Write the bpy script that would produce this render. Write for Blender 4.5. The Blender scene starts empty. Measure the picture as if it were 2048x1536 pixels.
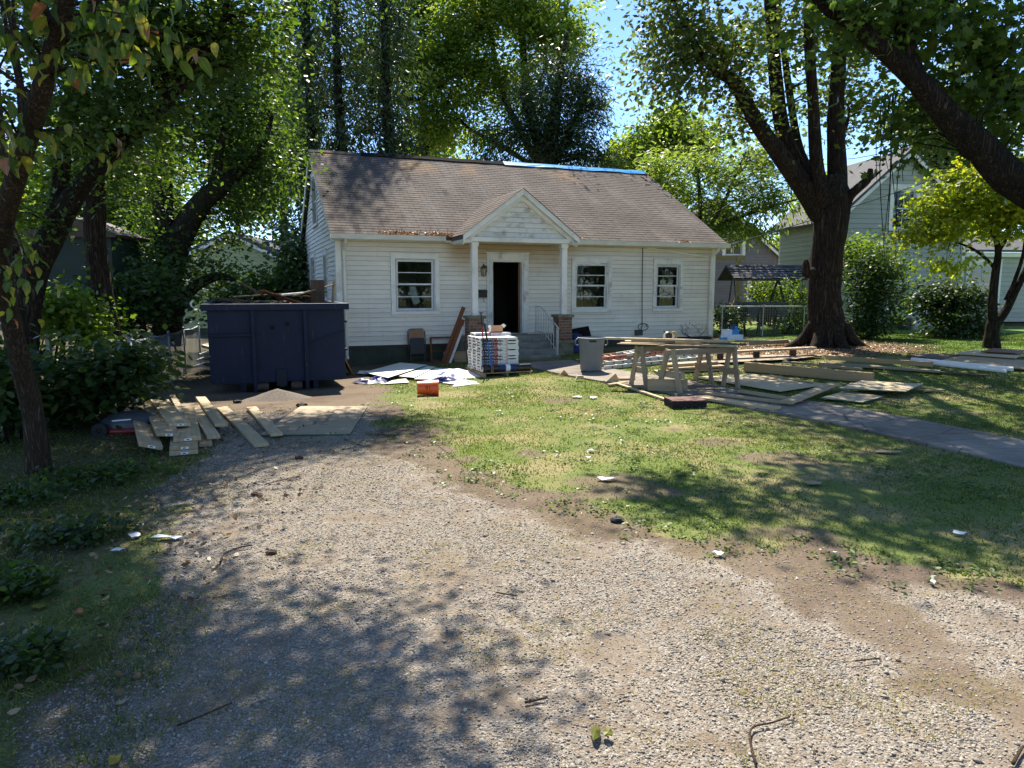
import bpy, math, random
import numpy as np
from mathutils import Vector, Matrix

# ------------------------------------------------------------------ camera, sky, sun, exposure
scene = bpy.context.scene
COL = scene.collection
rad = math.radians
CAM_H, PITCH, FPX = 1.8, rad(7.57), 1430.0
cam_d = bpy.data.cameras.new('camera')
cam = bpy.data.objects.new('camera', cam_d)
COL.objects.link(cam)
cam.location = (0, 0, CAM_H)
cam.rotation_euler = (rad(90) - PITCH, 0, 0)
cam_d.sensor_width = 36.0
cam_d.lens = 36.0 * FPX / 2048.0
cam_d.clip_end = 1500
cam_d.clip_start = 0.05
scene.camera = cam

SUN_EL, SUN_AZ = rad(53), rad(-4)          # azimuth measured from +Y, positive towards +X
world = bpy.data.worlds.new('World')
scene.world = world
world.use_nodes = True
wn, wl = world.node_tree.nodes, world.node_tree.links
bg = wn['Background']
sky = wn.new('ShaderNodeTexSky')
sky.sky_type = 'NISHITA'
sky.sun_disc = False
sky.sun_elevation = SUN_EL
sky.sun_rotation = SUN_AZ
sky.air_density = 0.8
sky.dust_density = 0.0
sky.ozone_density = 6.0
tc = wn.new('ShaderNodeTexCoord')
mp = wn.new('ShaderNodeMapping'); mp.inputs['Scale'].default_value = (1.6, 1.6, 5.0); mp.inputs['Location'].default_value = (3.1, 0.4, 1.7)
nz = wn.new('ShaderNodeTexNoise'); nz.inputs['Scale'].default_value = 2.2; nz.inputs['Detail'].default_value = 7; nz.inputs['Roughness'].default_value = 0.6
rp = wn.new('ShaderNodeValToRGB'); rp.color_ramp.elements[0].position = 0.5; rp.color_ramp.elements[1].position = 0.82
rp.color_ramp.elements[1].color = (0.4, 0.4, 0.4, 1)
mx = wn.new('ShaderNodeMix'); mx.data_type = 'RGBA'
mx.inputs[7].default_value = (5.2, 5.8, 6.8, 1)
wl.new(tc.outputs['Generated'], mp.inputs[0]); wl.new(mp.outputs[0], nz.inputs['Vector'])
wl.new(nz.outputs['Fac'], rp.inputs[0]); wl.new(rp.outputs[0], mx.inputs[0])
wl.new(sky.outputs[0], mx.inputs[6]); wl.new(mx.outputs[2], bg.inputs['Color'])
bg.inputs['Strength'].default_value = 0.118

sun_d = bpy.data.lights.new('sun', 'SUN')
sun_d.energy = 5.0
sun_d.angle = rad(0.53)
sun_d.color = (1.0, 0.92, 0.79)
sun = bpy.data.objects.new('sun', sun_d)
COL.objects.link(sun)
S_DIR = Vector((math.sin(SUN_AZ) * math.cos(SUN_EL), math.cos(SUN_AZ) * math.cos(SUN_EL), math.sin(SUN_EL)))
sun.rotation_euler = S_DIR.to_track_quat('Z', 'Y').to_euler()
sun.location = S_DIR * 60

scene.view_settings.view_transform = 'Standard'
scene.view_settings.look = 'None'
scene.view_settings.gamma = 1.0
scene.view_settings.use_curve_mapping = False
scene.view_settings.exposure = 1.22
scene.render.engine = 'CYCLES'
cy = scene.cycles
cy.use_denoising = True
try:
    cy.denoiser = 'OPENIMAGEDENOISE'
    cy.denoising_input_passes = 'RGB_ALBEDO_NORMAL'
except Exception:
    pass
cy.max_bounces = 8
cy.diffuse_bounces = 4
cy.glossy_bounces = 3
cy.transmission_bounces = 5
cy.transparent_max_bounces = 12
cy.caustics_reflective = False
cy.caustics_refractive = False
cy.sample_clamp_indirect = 6.0

# ------------------------------------------------------------------ places: terrain height and points read off the site
CP, SP = math.cos(PITCH), math.sin(PITCH)

def sstep(a, b, x):
    t = np.clip((np.asarray(x, float) - a) / (b - a), 0, 1)
    return t * t * (3 - 2 * t)

def terrain(x, y):
    h = 0.042 * (np.clip(x, -6, 9) + 0.5) * sstep(9, 17, y)
    return h

def TZ(x, y):
    return float(terrain(x, y))

def ray(px, py):
    a, b = (px - 1024) / FPX, (768 - py) / FPX
    return Vector((a, CP + b * SP, -SP + b * CP))

def G(px, py, dz=0.0):
    """the spot on the ground (or dz above it) seen in that direction"""
    d = ray(px, py); z = 0.0
    for _ in range(50):
        t = (z - CAM_H) / d.z if d.z < -1e-4 else 120.0
        x, y = d.x * t, d.y * t
        z = 0.6 * z + 0.4 * (TZ(x, y) + dz)
    return Vector((x, y, z))

def P(px, py, Y):
    """the spot at distance Y north of the photographer"""
    d = ray(px, py); t = Y / d.y
    return Vector((d.x * t, Y, CAM_H + d.z * t))

# ------------------------------------------------------------------ object helpers
def tag(o, label=None, cat=None, group=None, kind=None):
    if label: o['label'] = label
    if cat: o['category'] = cat
    if group: o['group'] = group
    if kind: o['kind'] = kind
    return o

def empty(name, loc=(0, 0, 0), rz=0.0, rot=None, parent=None):
    o = bpy.data.objects.new(name, None)
    COL.objects.link(o)
    o.location = loc
    o.rotation_euler = rot if rot else (0, 0, rz)
    o.empty_display_size = 0.2
    if parent: o.parent = parent
    return o

def put(name, me, parent=None, loc=None, rot=None, scale=None):
    o = bpy.data.objects.new(name, me)
    COL.objects.link(o)
    if parent: o.parent = parent
    if loc is not None: o.location = loc
    if rot is not None: o.rotation_euler = rot
    if scale is not None: o.scale = scale
    return o

class MB:
    """collects solid shapes into one mesh"""
    def __init__(s):
        s.v, s.f, s.mi = [], [], []
        s.cur = 0
    def add(s, verts, faces):
        b = len(s.v)
        s.v.extend([tuple(q) for q in verts])
        s.f.extend([tuple(i + b for i in fc) for fc in faces])
        s.mi.extend([s.cur] * len(faces))
        return s
    def box(s, x0, x1, y0, y1, z0, z1, m=None):
        vs = [(x0, y0, z0), (x1, y0, z0), (x1, y1, z0), (x0, y1, z0), (x0, y0, z1), (x1, y0, z1), (x1, y1, z1), (x0, y1, z1)]
        if m is not None: vs = [m @ Vector(q) for q in vs]
        return s.add(vs, [(0, 3, 2, 1), (4, 5, 6, 7), (0, 1, 5, 4), (1, 2, 6, 5), (2, 3, 7, 6), (3, 0, 4, 7)])
    def bar(s, p0, p1, w, h, up=(0, 0, 1)):
        p0, p1 = Vector(p0), Vector(p1)
        d = (p1 - p0); L = d.length; d.normalize()
        up = Vector(up)
        if abs(d.dot(up)) > 0.98: up = Vector((0, 1, 0))
        sx = d.cross(up).normalized(); sz = sx.cross(d)
        m = Matrix((( d.x, sx.x, sz.x, p0.x), (d.y, sx.y, sz.y, p0.y), (d.z, sx.z, sz.z, p0.z), (0, 0, 0, 1)))
        return s.box(0, L, -w / 2, w / 2, -h / 2, h / 2, m)
    def prism(s, pts, y0, y1, axis='y', m=None):
        """outline pts (a, b) pushed along one axis"""
        n = len(pts)
        def mk(a, b, c):
            q = {'y': (a, c, b), 'x': (c, a, b), 'z': (a, b, c)}[axis]
            return (m @ Vector(q)) if m is not None else q
        vs = [mk(a, b, y0) for a, b in pts] + [mk(a, b, y1) for a, b in pts]
        fs = [tuple(range(n)), tuple(range(2 * n - 1, n - 1, -1))]
        fs += [(i, (i + 1) % n + 0, (i + 1) % n + n, i + n)[::-1] for i in range(n)]
        return s.add(vs, fs)
    def tube(s, pts, radii, sides=8, caps=True, lump=0.0, rng=None):
        pts = [Vector(q) for q in pts]
        n = len(pts)
        if not hasattr(radii, '__len__'): radii = [radii] * n
        prev = None; b = len(s.v); seed_ = (rng.random() * 50 if rng else 0.0)
        for i, q in enumerate(pts):
            t = (pts[min(i + 1, n - 1)] - pts[max(i - 1, 0)])
            if t.length < 1e-9: t = Vector((0, 0, 1))
            t.normalize()
            if prev is None:
                a = Vector((1, 0, 0)) if abs(t.x) < 0.8 else Vector((0, 1, 0))
                prev = (a - t * a.dot(t)).normalized()
            else:
                prev = (prev - t * prev.dot(t)).normalized()
            c = t.cross(prev)
            for k in range(sides):
                a = 2 * math.pi * k / sides
                r = radii[i]
                if lump: r *= 1 + lump * 2.4 * (float(fbm(np.array([math.cos(a) * 1.5 + seed_]), np.array([math.sin(a) * 1.5 + i * 0.22]), 1.3, 2)[0]) - 0.5)
                s.v.append(tuple(q + (prev * math.cos(a) + c * math.sin(a)) * r))
        for i in range(n - 1):
            for k in range(sides):
                k2 = (k + 1) % sides
                s.f.append((b + i * sides + k, b + i * sides + k2, b + (i + 1) * sides + k2, b + (i + 1) * sides + k)); s.mi.append(s.cur)
        if caps:
            s.f.append(tuple(b + k for k in range(sides))[::-1]); s.mi.append(s.cur)
            s.f.append(tuple(b + (n - 1) * sides + k for k in range(sides))); s.mi.append(s.cur)
        return s
    def lathe(s, prof, sides=20, m=None, cap=True):
        b = len(s.v)
        for r, z in prof:
            for k in range(sides):
                a = 2 * math.pi * k / sides
                q = Vector((r * math.cos(a), r * math.sin(a), z))
                s.v.append(tuple(m @ q if m is not None else q))
        for i in range(len(prof) - 1):
            for k in range(sides):
                k2 = (k + 1) % sides
                s.f.append((b + i * sides + k, b + i * sides + k2, b + (i + 1) * sides + k2, b + (i + 1) * sides + k)); s.mi.append(s.cur)
        if cap:
            s.f.append(tuple(b + k for k in range(sides))[::-1]); s.mi.append(s.cur)
            e = b + (len(prof) - 1) * sides
            s.f.append(tuple(e + k for k in range(sides))); s.mi.append(s.cur)
        return s
    def mesh(s, name, mat, smooth=False):
        me = bpy.data.meshes.new(name)
        me.from_pydata(s.v, [], s.f)
        for m in (mat if isinstance(mat, (list, tuple)) else [mat]): me.materials.append(m)
        if any(s.mi): me.polygons.foreach_set('material_index', s.mi)
        if smooth: me.polygons.foreach_set('use_smooth', [True] * len(me.polygons))
        me.update()
        return me
    def build(s, name, mat, parent=None, smooth=False, loc=None, rot=None, bevel=0.0):
        o = put(name, s.mesh(name, mat, smooth), parent, loc, rot)
        if bevel:
            md = o.modifiers.new('edge', 'BEVEL'); md.width = bevel; md.segments = 2; md.limit_method = 'ANGLE'; md.angle_limit = rad(40)
        return o

def np_mesh(name, V, mat, rnd=None, smooth=False):
    """V: (N, k, 3) array, one k-cornered face per row"""
    N, k, _ = V.shape
    me = bpy.data.meshes.new(name)
    me.vertices.add(N * k); me.vertices.foreach_set('co', np.ascontiguousarray(V, dtype=np.float32).ravel())
    me.loops.add(N * k); me.loops.foreach_set('vertex_index', np.arange(N * k, dtype=np.int32))
    me.polygons.add(N); me.polygons.foreach_set('loop_start', np.arange(0, N * k, k, dtype=np.int32))
    try: me.polygons.foreach_set('loop_total', np.full(N, k, dtype=np.int32))
    except Exception: pass
    if rnd is not None:
        at = me.attributes.new('rnd', 'FLOAT', 'POINT')
        at.data.foreach_set('value', np.repeat(np.asarray(rnd, dtype=np.float32), k))
    me.materials.append(mat)
    if smooth: me.polygons.foreach_set('use_smooth', np.ones(N, dtype=bool))
    me.update(calc_edges=True)
    return me

def np_solid(name, T, F, mat, rnd=None, smooth=False):
    """T: (N, v, 3) copies of one small solid whose faces (equal-sided) are F (m, k)"""
    N, v, _ = T.shape; F = np.asarray(F); m, k = F.shape
    me = bpy.data.meshes.new(name)
    me.vertices.add(N * v); me.vertices.foreach_set('co', np.ascontiguousarray(T, dtype=np.float32).ravel())
    idx = (F[None] + (np.arange(N) * v)[:, None, None]).astype(np.int32).ravel()
    me.loops.add(len(idx)); me.loops.foreach_set('vertex_index', idx)
    me.polygons.add(N * m); me.polygons.foreach_set('loop_start', np.arange(0, N * m * k, k, dtype=np.int32))
    try: me.polygons.foreach_set('loop_total', np.full(N * m, k, dtype=np.int32))
    except Exception: pass
    if rnd is not None:
        at = me.attributes.new('rnd', 'FLOAT', 'POINT')
        at.data.foreach_set('value', np.repeat(np.asarray(rnd, dtype=np.float32), v))
    me.materials.append(mat)
    if smooth: me.polygons.foreach_set('use_smooth', np.ones(N * m, dtype=bool))
    me.update(calc_edges=True)
    return me

def copy_tree(o, parent=None, loc=None, rot=None):
    c = o.copy(); COL.objects.link(c); c.parent = parent
    if loc is not None: c.location = loc
    if rot is not None: c.rotation_euler = rot
    for ch in list(o.children): copy_tree(ch, c)
    return c

_lat = np.random.default_rng(7).random((256, 256))
def vnoise(x, y, s):
    x = np.asarray(x, float) * s + 57.3; y = np.asarray(y, float) * s + 31.7
    xi, yi = np.floor(x).astype(int), np.floor(y).astype(int)
    fx, fy = x - xi, y - yi
    fx = fx * fx * (3 - 2 * fx); fy = fy * fy * (3 - 2 * fy)
    g = lambda a, b: _lat[a & 255, b & 255]
    return (g(xi, yi) * (1 - fx) + g(xi + 1, yi) * fx) * (1 - fy) + (g(xi, yi + 1) * (1 - fx) + g(xi + 1, yi + 1) * fx) * fy
def fbm(x, y, s, o=4):
    v, a, t = 0, 1.0, 0
    for i in range(o):
        v = v + a * vnoise(x, y, s * 2 ** i + i * 0.37); t += a; a *= 0.5
    return v / t

# ------------------------------------------------------------------ materials
class NT:
    def __init__(s, name):
        s.m = bpy.data.materials.new(name); s.m.use_nodes = True
        s.n, s.l = s.m.node_tree.nodes, s.m.node_tree.links
        s.b = s.n['Principled BSDF']; s.out = s.n['Material Output']
    def new(s, t, **kw):
        n = s.n.new(t)
        for k, v in kw.items(): setattr(n, k, v)
        return n
    def link(s, a, b): s.l.new(a, b)
    def coord(s, scale=(1, 1, 1), kind='Object', rndoff=False, loc=(0, 0, 0)):
        t = s.new('ShaderNodeTexCoord'); m = s.new('ShaderNodeMapping')
        m.inputs['Scale'].default_value = scale; m.inputs['Location'].default_value = loc
        s.link(t.outputs[kind], m.inputs[0])
        if rndoff:
            oi = s.new('ShaderNodeObjectInfo'); c = s.new('ShaderNodeCombineXYZ'); mu = s.new('ShaderNodeMath', operation='MULTIPLY')
            mu.inputs[1].default_value = 37.0
            s.link(oi.outputs['Random'], mu.inputs[0])
            for i in range(3): s.link(mu.outputs[0], c.inputs[i])
            s.link(c.outputs[0], m.inputs['Location'])
        return m.outputs[0]
    def noise(s, vec, scale, detail=4, rough=0.55, dist=0.0):
        n = s.new('ShaderNodeTexNoise'); n.inputs['Scale'].default_value = scale; n.inputs['Detail'].default_value = detail
        n.inputs['Roughness'].default_value = rough; n.inputs['Distortion'].default_value = dist
        if vec is not None: s.link(vec, n.inputs['Vector'])
        return n.outputs['Fac']
    def vor(s, vec, scale, feature='F1', out='Distance', rnd=1.0):
        n = s.new('ShaderNodeTexVoronoi', feature=feature); n.inputs['Scale'].default_value = scale; n.inputs['Randomness'].default_value = rnd
        if vec is not None: s.link(vec, n.inputs['Vector'])
        return n.outputs[out]
    def ramp(s, fac, stops, interp='LINEAR'):
        n = s.new('ShaderNodeValToRGB'); cr = n.color_ramp; cr.interpolation = interp
        while len(cr.elements) < len(stops): cr.elements.new(0.5)
        for e, (p, c) in zip(cr.elements, stops):
            e.position = p; e.color = tuple(c) + (1,) if len(c) == 3 else c
        s.link(fac, n.inputs[0]); return n.outputs[0]
    def mix(s, fac, a, b, mode='MIX'):
        n = s.new('ShaderNodeMix', data_type='RGBA', blend_type=mode)
        for i, v in ((0, fac), (6, a), (7, b)):
            if hasattr(v, 'links') or hasattr(v, 'is_linked'): s.link(v, n.inputs[i])
            elif i == 0: n.inputs[0].default_value = v
            else: n.inputs[i].default_value = tuple(v) + (1,)
        return n.outputs[2]
    def math(s, op, a, b=None, clamp=False):
        n = s.new('ShaderNodeMath', operation=op); n.use_clamp = clamp
        for i, v in ((0, a), (1, b)):
            if v is None: continue
            if hasattr(v, 'is_linked'): s.link(v, n.inputs[i])
            else: n.inputs[i].default_value = v
        return n.outputs[0]
    def sep(s, vec):
        n = s.new('ShaderNodeSeparateXYZ'); s.link(vec, n.inputs[0]); return n.outputs
    def attr(s, name):
        n = s.new('ShaderNodeAttribute', attribute_name=name); return n.outputs['Fac']
    def mrange(s, v, a, b, lo=0.0, hi=1.0):
        n = s.new('ShaderNodeMapRange', interpolation_type='SMOOTHSTEP'); s.link(v, n.inputs[0])
        for i, q in ((1, a), (2, b), (3, lo), (4, hi)): n.inputs[i].default_value = q
        return n.outputs[0]
    def bump(s, h, strength=0.3, dist=0.02, chain=None):
        n = s.new('ShaderNodeBump'); n.inputs['Strength'].default_value = strength; n.inputs['Distance'].default_value = dist
        s.link(h, n.inputs['Height'])
        if chain is not None: s.link(chain, n.inputs['Normal'])
        s.link(n.outputs[0], s.b.inputs['Normal']); return n.outputs[0]
    def base(s, c):
        if hasattr(c, 'is_linked'): s.link(c, s.b.inputs['Base Color'])
        else: s.b.inputs['Base Color'].default_value = tuple(c) + (1,)
    def set(s, rough=None, metal=None, spec=None):
        if rough is not None: s.b.inputs['Roughness'].default_value = rough
        if metal is not None: s.b.inputs['Metallic'].default_value = metal
        if spec is not None: s.b.inputs['Specular IOR Level'].default_value = spec
        return s

def m_plain(name, col, rough=0.6, var=0.25, scale=6.0, metal=0.0, bump=0.0, spec=0.4, dirt=None, dirt_amt=0.5, rndobj=0.0):
    t = NT(name); t.set(rough, metal, spec)
    v = t.coord(kind='Object', rndoff=True)
    n = t.noise(v, scale, 5, 0.6)
    d = tuple(c * (1 - var) for c in col); h = tuple(min(1, c * (1 + var)) for c in col)
    c = t.ramp(n, [(0.3, d), (0.7, h)])
    if dirt:
        n2 = t.noise(v, scale * 0.45, 6, 0.65)
        c = t.mix(t.mrange(n2, 0.5, 0.72, 0, dirt_amt), c, dirt)
    if rndobj:
        oi = t.new('ShaderNodeObjectInfo')
        k = t.mrange(oi.outputs['Random'], 0, 1, 1 - rndobj, 1 + rndobj)
        hs = t.new('ShaderNodeHueSaturation'); t.link(k, hs.inputs['Value']); t.link(c, hs.inputs['Color']); c = hs.outputs[0]
    t.base(c)
    if bump: t.bump(t.noise(v, scale * 5, 4, 0.6), bump, 0.01)
    return t.m

def m_wood(name, light, dark, rough=0.65, grain=1.0, grey=None, grey_amt=0.0, rndobj=0.15, knots=True):
    """boards: grain runs along the object's own X axis"""
    t = NT(name); t.set(rough, 0, 0.25)
    v = t.coord((0.9 * grain, 9 * grain, 9 * grain), rndoff=True)
    n = t.noise(v, 2.0, 6, 0.6, 0.6)
    w = t.new('ShaderNodeTexWave', wave_type='BANDS', bands_direction='Y')
    w.inputs['Scale'].default_value = 0.55; w.inputs['Distortion'].default_value = 7; w.inputs['Detail'].default_value = 3; w.inputs['Detail Scale'].default_value = 0.6
    t.link(v, w.inputs['Vector'])
    f = t.math('ADD', t.math('MULTIPLY', n, 0.85), t.math('MULTIPLY', w.outputs['Fac'], 0.16))
    c = t.ramp(f, [(0.2, dark), (0.62, light), (0.9, tuple(min(1, q * 1.12) for q in light))])
    if grey is not None:
        v2 = t.coord((1, 1, 1), rndoff=True)
        c = t.mix(t.mrange(t.noise(v2, 2.2, 5, 0.6), 0.4, 0.68, 0, grey_amt), c, grey)
    if knots:
        v3 = t.coord((1.0, 3.2, 3.2), rndoff=True)
        k = t.vor(v3, 1.7)
        c = t.mix(t.mrange(k, 0.0, 0.085, 0.75, 0), c, tuple(q * 0.28 for q in dark))
    if rndobj:
        oi = t.new('ShaderNodeObjectInfo')
        k = t.mrange(oi.outputs['Random'], 0, 1, 1 - rndobj, 1 + rndobj)
        hs = t.new('ShaderNodeHueSaturation'); t.link(k, hs.inputs['Value']); t.link(c, hs.inputs['Color']); c = hs.outputs[0]
    t.base(c); t.bump(f, 0.15, 0.004)
    return t.m

def m_leaf(name, stops, trans, tr_amt=0.5, rough=0.45, spec=0.35):
    t = NT(name); t.set(rough, 0, spec)
    a = t.attr('rnd')
    c = t.ramp(a, stops)
    t.base(c)
    tr = t.new('ShaderNodeBsdfTranslucent')
    cc = t.mix(1.0, c, trans, 'MULTIPLY')
    t.link(cc, tr.inputs['Color'])
    ms = t.new('ShaderNodeMixShader'); ms.inputs[0].default_value = tr_amt
    t.link(t.b.outputs[0], ms.inputs[1]); t.link(tr.outputs[0], ms.inputs[2]); t.link(ms.outputs[0], t.out.inputs['Surface'])
    return t.m

def m_bark(name, dark, light, scale=1.0, moss=None):
    t = NT(name); t.set(0.95, 0, 0.1)
    v = t.coord((16 * scale, 16 * scale, 1.5 * scale)); v2 = t.coord((5 * scale, 5 * scale, 2.5 * scale))
    n = t.noise(v, 1.0, 8, 0.68, 1.6); n2 = t.noise(v2, 1.4, 5, 0.6)
    r = t.math('ABSOLUTE', t.math('SUBTRACT', n, 0.5)); e = t.mrange(r, 0.0, 0.13)       # long splitting furrows
    f = t.math('ADD', t.math('MULTIPLY', e, 0.75), t.math('MULTIPLY', n2, 0.35))
    c = t.ramp(f, [(0.15, dark), (0.7, light), (1.0, tuple(q * 1.3 for q in light))])
    c = t.mix(t.mrange(n2, 0.5, 0.75, 0, 0.5), c, tuple(q * 0.55 for q in light))
    if moss is not None:
        c = t.mix(t.mrange(t.noise(t.coord(), 1.3, 4), 0.48, 0.7, 0, 0.7), c, moss)
    t.base(c); t.bump(f, 0.8, 0.04)
    return t.m
# ------------------------------------------------------------------ ground
def sd_poly(x, y, poly):
    """signed distance, negative inside"""
    x = np.asarray(x, float); y = np.asarray(y, float)
    d = np.full(x.shape, 1e9); ins = np.zeros(x.shape, bool)
    n = len(poly)
    for i in range(n):
        ax, ay = poly[i][0], poly[i][1]; bx, by = poly[(i + 1) % n][0], poly[(i + 1) % n][1]
        ex, ey = bx - ax, by - ay
        t = np.clip(((x - ax) * ex + (y - ay) * ey) / (ex * ex + ey * ey + 1e-9), 0, 1)
        d = np.minimum(d, np.hypot(x - ax - t * ex, y - ay - t * ey))
        c = ((ay > y) != (by > y)) & (x < (bx - ax) * (y - ay) / ((by - ay) if abs(by - ay) > 1e-9 else 1e-9) + ax)
        ins ^= c
    return np.where(ins, -d, d)
def sd_line(x, y, pts):
    x = np.asarray(x, float); y = np.asarray(y, float); d = np.full(x.shape, 1e9)
    for (ax, ay), (bx, by) in zip(pts[:-1], pts[1:]):
        ex, ey = bx - ax, by - ay
        t = np.clip(((x - ax) * ex + (y - ay) * ey) / (ex * ex + ey * ey), 0, 1)
        d = np.minimum(d, np.hypot(x - ax - t * ex, y - ay - t * ey))
    return d
def GP(lst): return [tuple(G(a, b)[:2]) for a, b in lst]

EDGE = GP([(690, 765), (750, 800), (775, 850), (830, 900), (920, 955), (1050, 1008), (1250, 1060), (1500, 1118), (1750, 1150), (2048, 1195)])
LEFT = GP([(300, 820), (390, 905), (330, 985), (260, 1080), (300, 1180), (330, 1290), (200, 1400), (120, 1536)])
DRIVE = EDGE + [(9, 4.4), (9, -4), (-3, -4), (-2.6, 1.0)] + LEFT[::-1] + [(-6.5, 13.5), (-3.2, 14.5)]
WALKC = [G(a, b) for a, b in [(1092, 724), (1130, 737), (1215, 752), (1330, 770), (1470, 795), (1590, 815), (1780, 850), (1910, 878), (2035, 905), (2300, 965)]]
WALKC = [Vector((q.x, q.y, 0)) for q in WALKC]
MAPLE = G(1655, 692)

def masks(x, y):
    n1 = fbm(x, y, 1.3, 4) - 0.5; n2 = fbm(x + 40, y, 3.1, 3) - 0.5
    dr = sd_poly(x, y, DRIVE)
    drive = sstep(0.28, -0.28, dr + n1 * 1.1 + n2 * 0.5)
    eb = sd_line(x, y, EDGE)
    dirt = sstep(0.75, 0.05, eb + n1 * 1.5 + 0.12) * sstep(-1.5, 0.3, -dr + 0.6)
    # worn wheel track in the right foreground
    TR = GP([(1500, 1135), (1720, 1230), (1900, 1330), (2048, 1440), (2300, 1600)])
    dirt = np.maximum(dirt, 0.9 * sstep(0.75, 0.0, sd_line(x, y, TR) + n1 * 1.5 + n2 * .7))
    TR2 = GP([(1000, 1300), (1180, 1380), (1350, 1480), (1500, 1600)])
    dirt = np.maximum(dirt, 0.5 * sstep(0.45, 0.0, sd_line(x, y, TR2) + n1 * 1.8 + n2 * .6 + 0.1))
    # packed soil round the dumpster and along the foundation
    dirt = np.maximum(dirt, sstep(0.2, 1.2, y - 9.6 + n1 * 2.0) * sstep(-1.9, -2.6, x + n1 * 1.2 + 0.1 * (y - 12)) * sstep(22, 17, y))
    hx = (x + 4.33) * math.cos(rad(21)) + (y - 17.9) * math.sin(rad(21)); hy = -(x + 4.33) * math.sin(rad(21)) + (y - 17.9) * math.cos(rad(21))
    dirt = np.maximum(dirt, sstep(-1.5, -0.7, hy + n1 * 1.2) * sstep(-1, 0, hx) * sstep(12.5, 11.5, hx))
    # bare spots in the lawn
    for px, py, r in ((1430, 888, 0.55), (1545, 915, 0.45), (1210, 958, 0.3), (1340, 860, 0.28), (1690, 905, 0.4), (1030, 905, 0.3), (1130, 800, 0.35), (1270, 985, .25), (1560,1060,.3)):
        c = G(px, py); dirt = np.maximum(dirt, 0.62 * sstep(r * 1.2, r * 0.2, np.hypot((x - c.x) * 0.7, (y - c.y)) + n1 * 0.9 + n2 * .35))
    dm = np.hypot(x - MAPLE.x, (y - MAPLE.y))
    litter = sstep(3.6, 1.2, np.hypot(x - MAPLE.x + 0.6, (y - MAPLE.y + 0.6) * 1.3) + n1 * 2.2)
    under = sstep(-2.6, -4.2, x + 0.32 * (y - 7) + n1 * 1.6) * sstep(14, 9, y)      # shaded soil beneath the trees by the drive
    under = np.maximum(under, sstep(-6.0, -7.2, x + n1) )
    walk = sstep(0.72, 0.56, sd_line(x, y, [(q.x, q.y) for q in WALKC]))
    grass = (1 - drive) * (1 - 0.92 * dirt) * (1 - 0.95 * litter) * (1 - walk) * (1 - 0.25 * under)
    bare = 0.75 * sstep(0.57, 0.72, fbm(x + 9, y + 2, 2.3, 4)) * drive
    fresh = sstep(14.5, 16.5, y + 0.25 * n1) * sstep(7.5, 9.5, x + 0.35 * (y - 17)) * sstep(34, 24, y)
    return dict(drive=drive, dirt=dirt, litter=litter, under=under, walk=walk, grass=np.clip(grass, 0, 1), fresh=fresh * (1 - litter), bare=bare)

def axis_coords(lo, hi, st, far_lo, far_hi):
    mid = list(np.arange(lo, hi + 1e-6, st)); a = []; s, v = st, lo
    while v > far_lo: s *= 1.35; v -= s; a.append(max(v, far_lo))
    b = []; s, v = st, hi
    while v < far_hi: s *= 1.35; v += s; b.append(min(v, far_hi))
    return np.array(a[::-1] + mid + b)
gx = axis_coords(-9, 13, 0.09, -500, 500); gy = axis_coords(1.2, 22, 0.09, -60, 900)
XX, YY = np.meshgrid(gx, gy)
MK = masks(XX, YY)
relief = 0.03 * (fbm(XX, YY, 0.8, 4) - 0.5) * (np.abs(XX) < 30) * (np.abs(YY) < 40)
ZZ = terrain(XX, YY) + relief - 0.02 * MK['walk']
nx, ny = len(gx), len(gy)
gv = np.stack([XX, YY, ZZ], -1).reshape(-1, 3)
ii = np.arange(nx * ny).reshape(ny, nx)
gf = np.stack([ii[:-1, :-1], ii[:-1, 1:], ii[1:, 1:], ii[1:, :-1]], -1).reshape(-1, 4)

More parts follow.
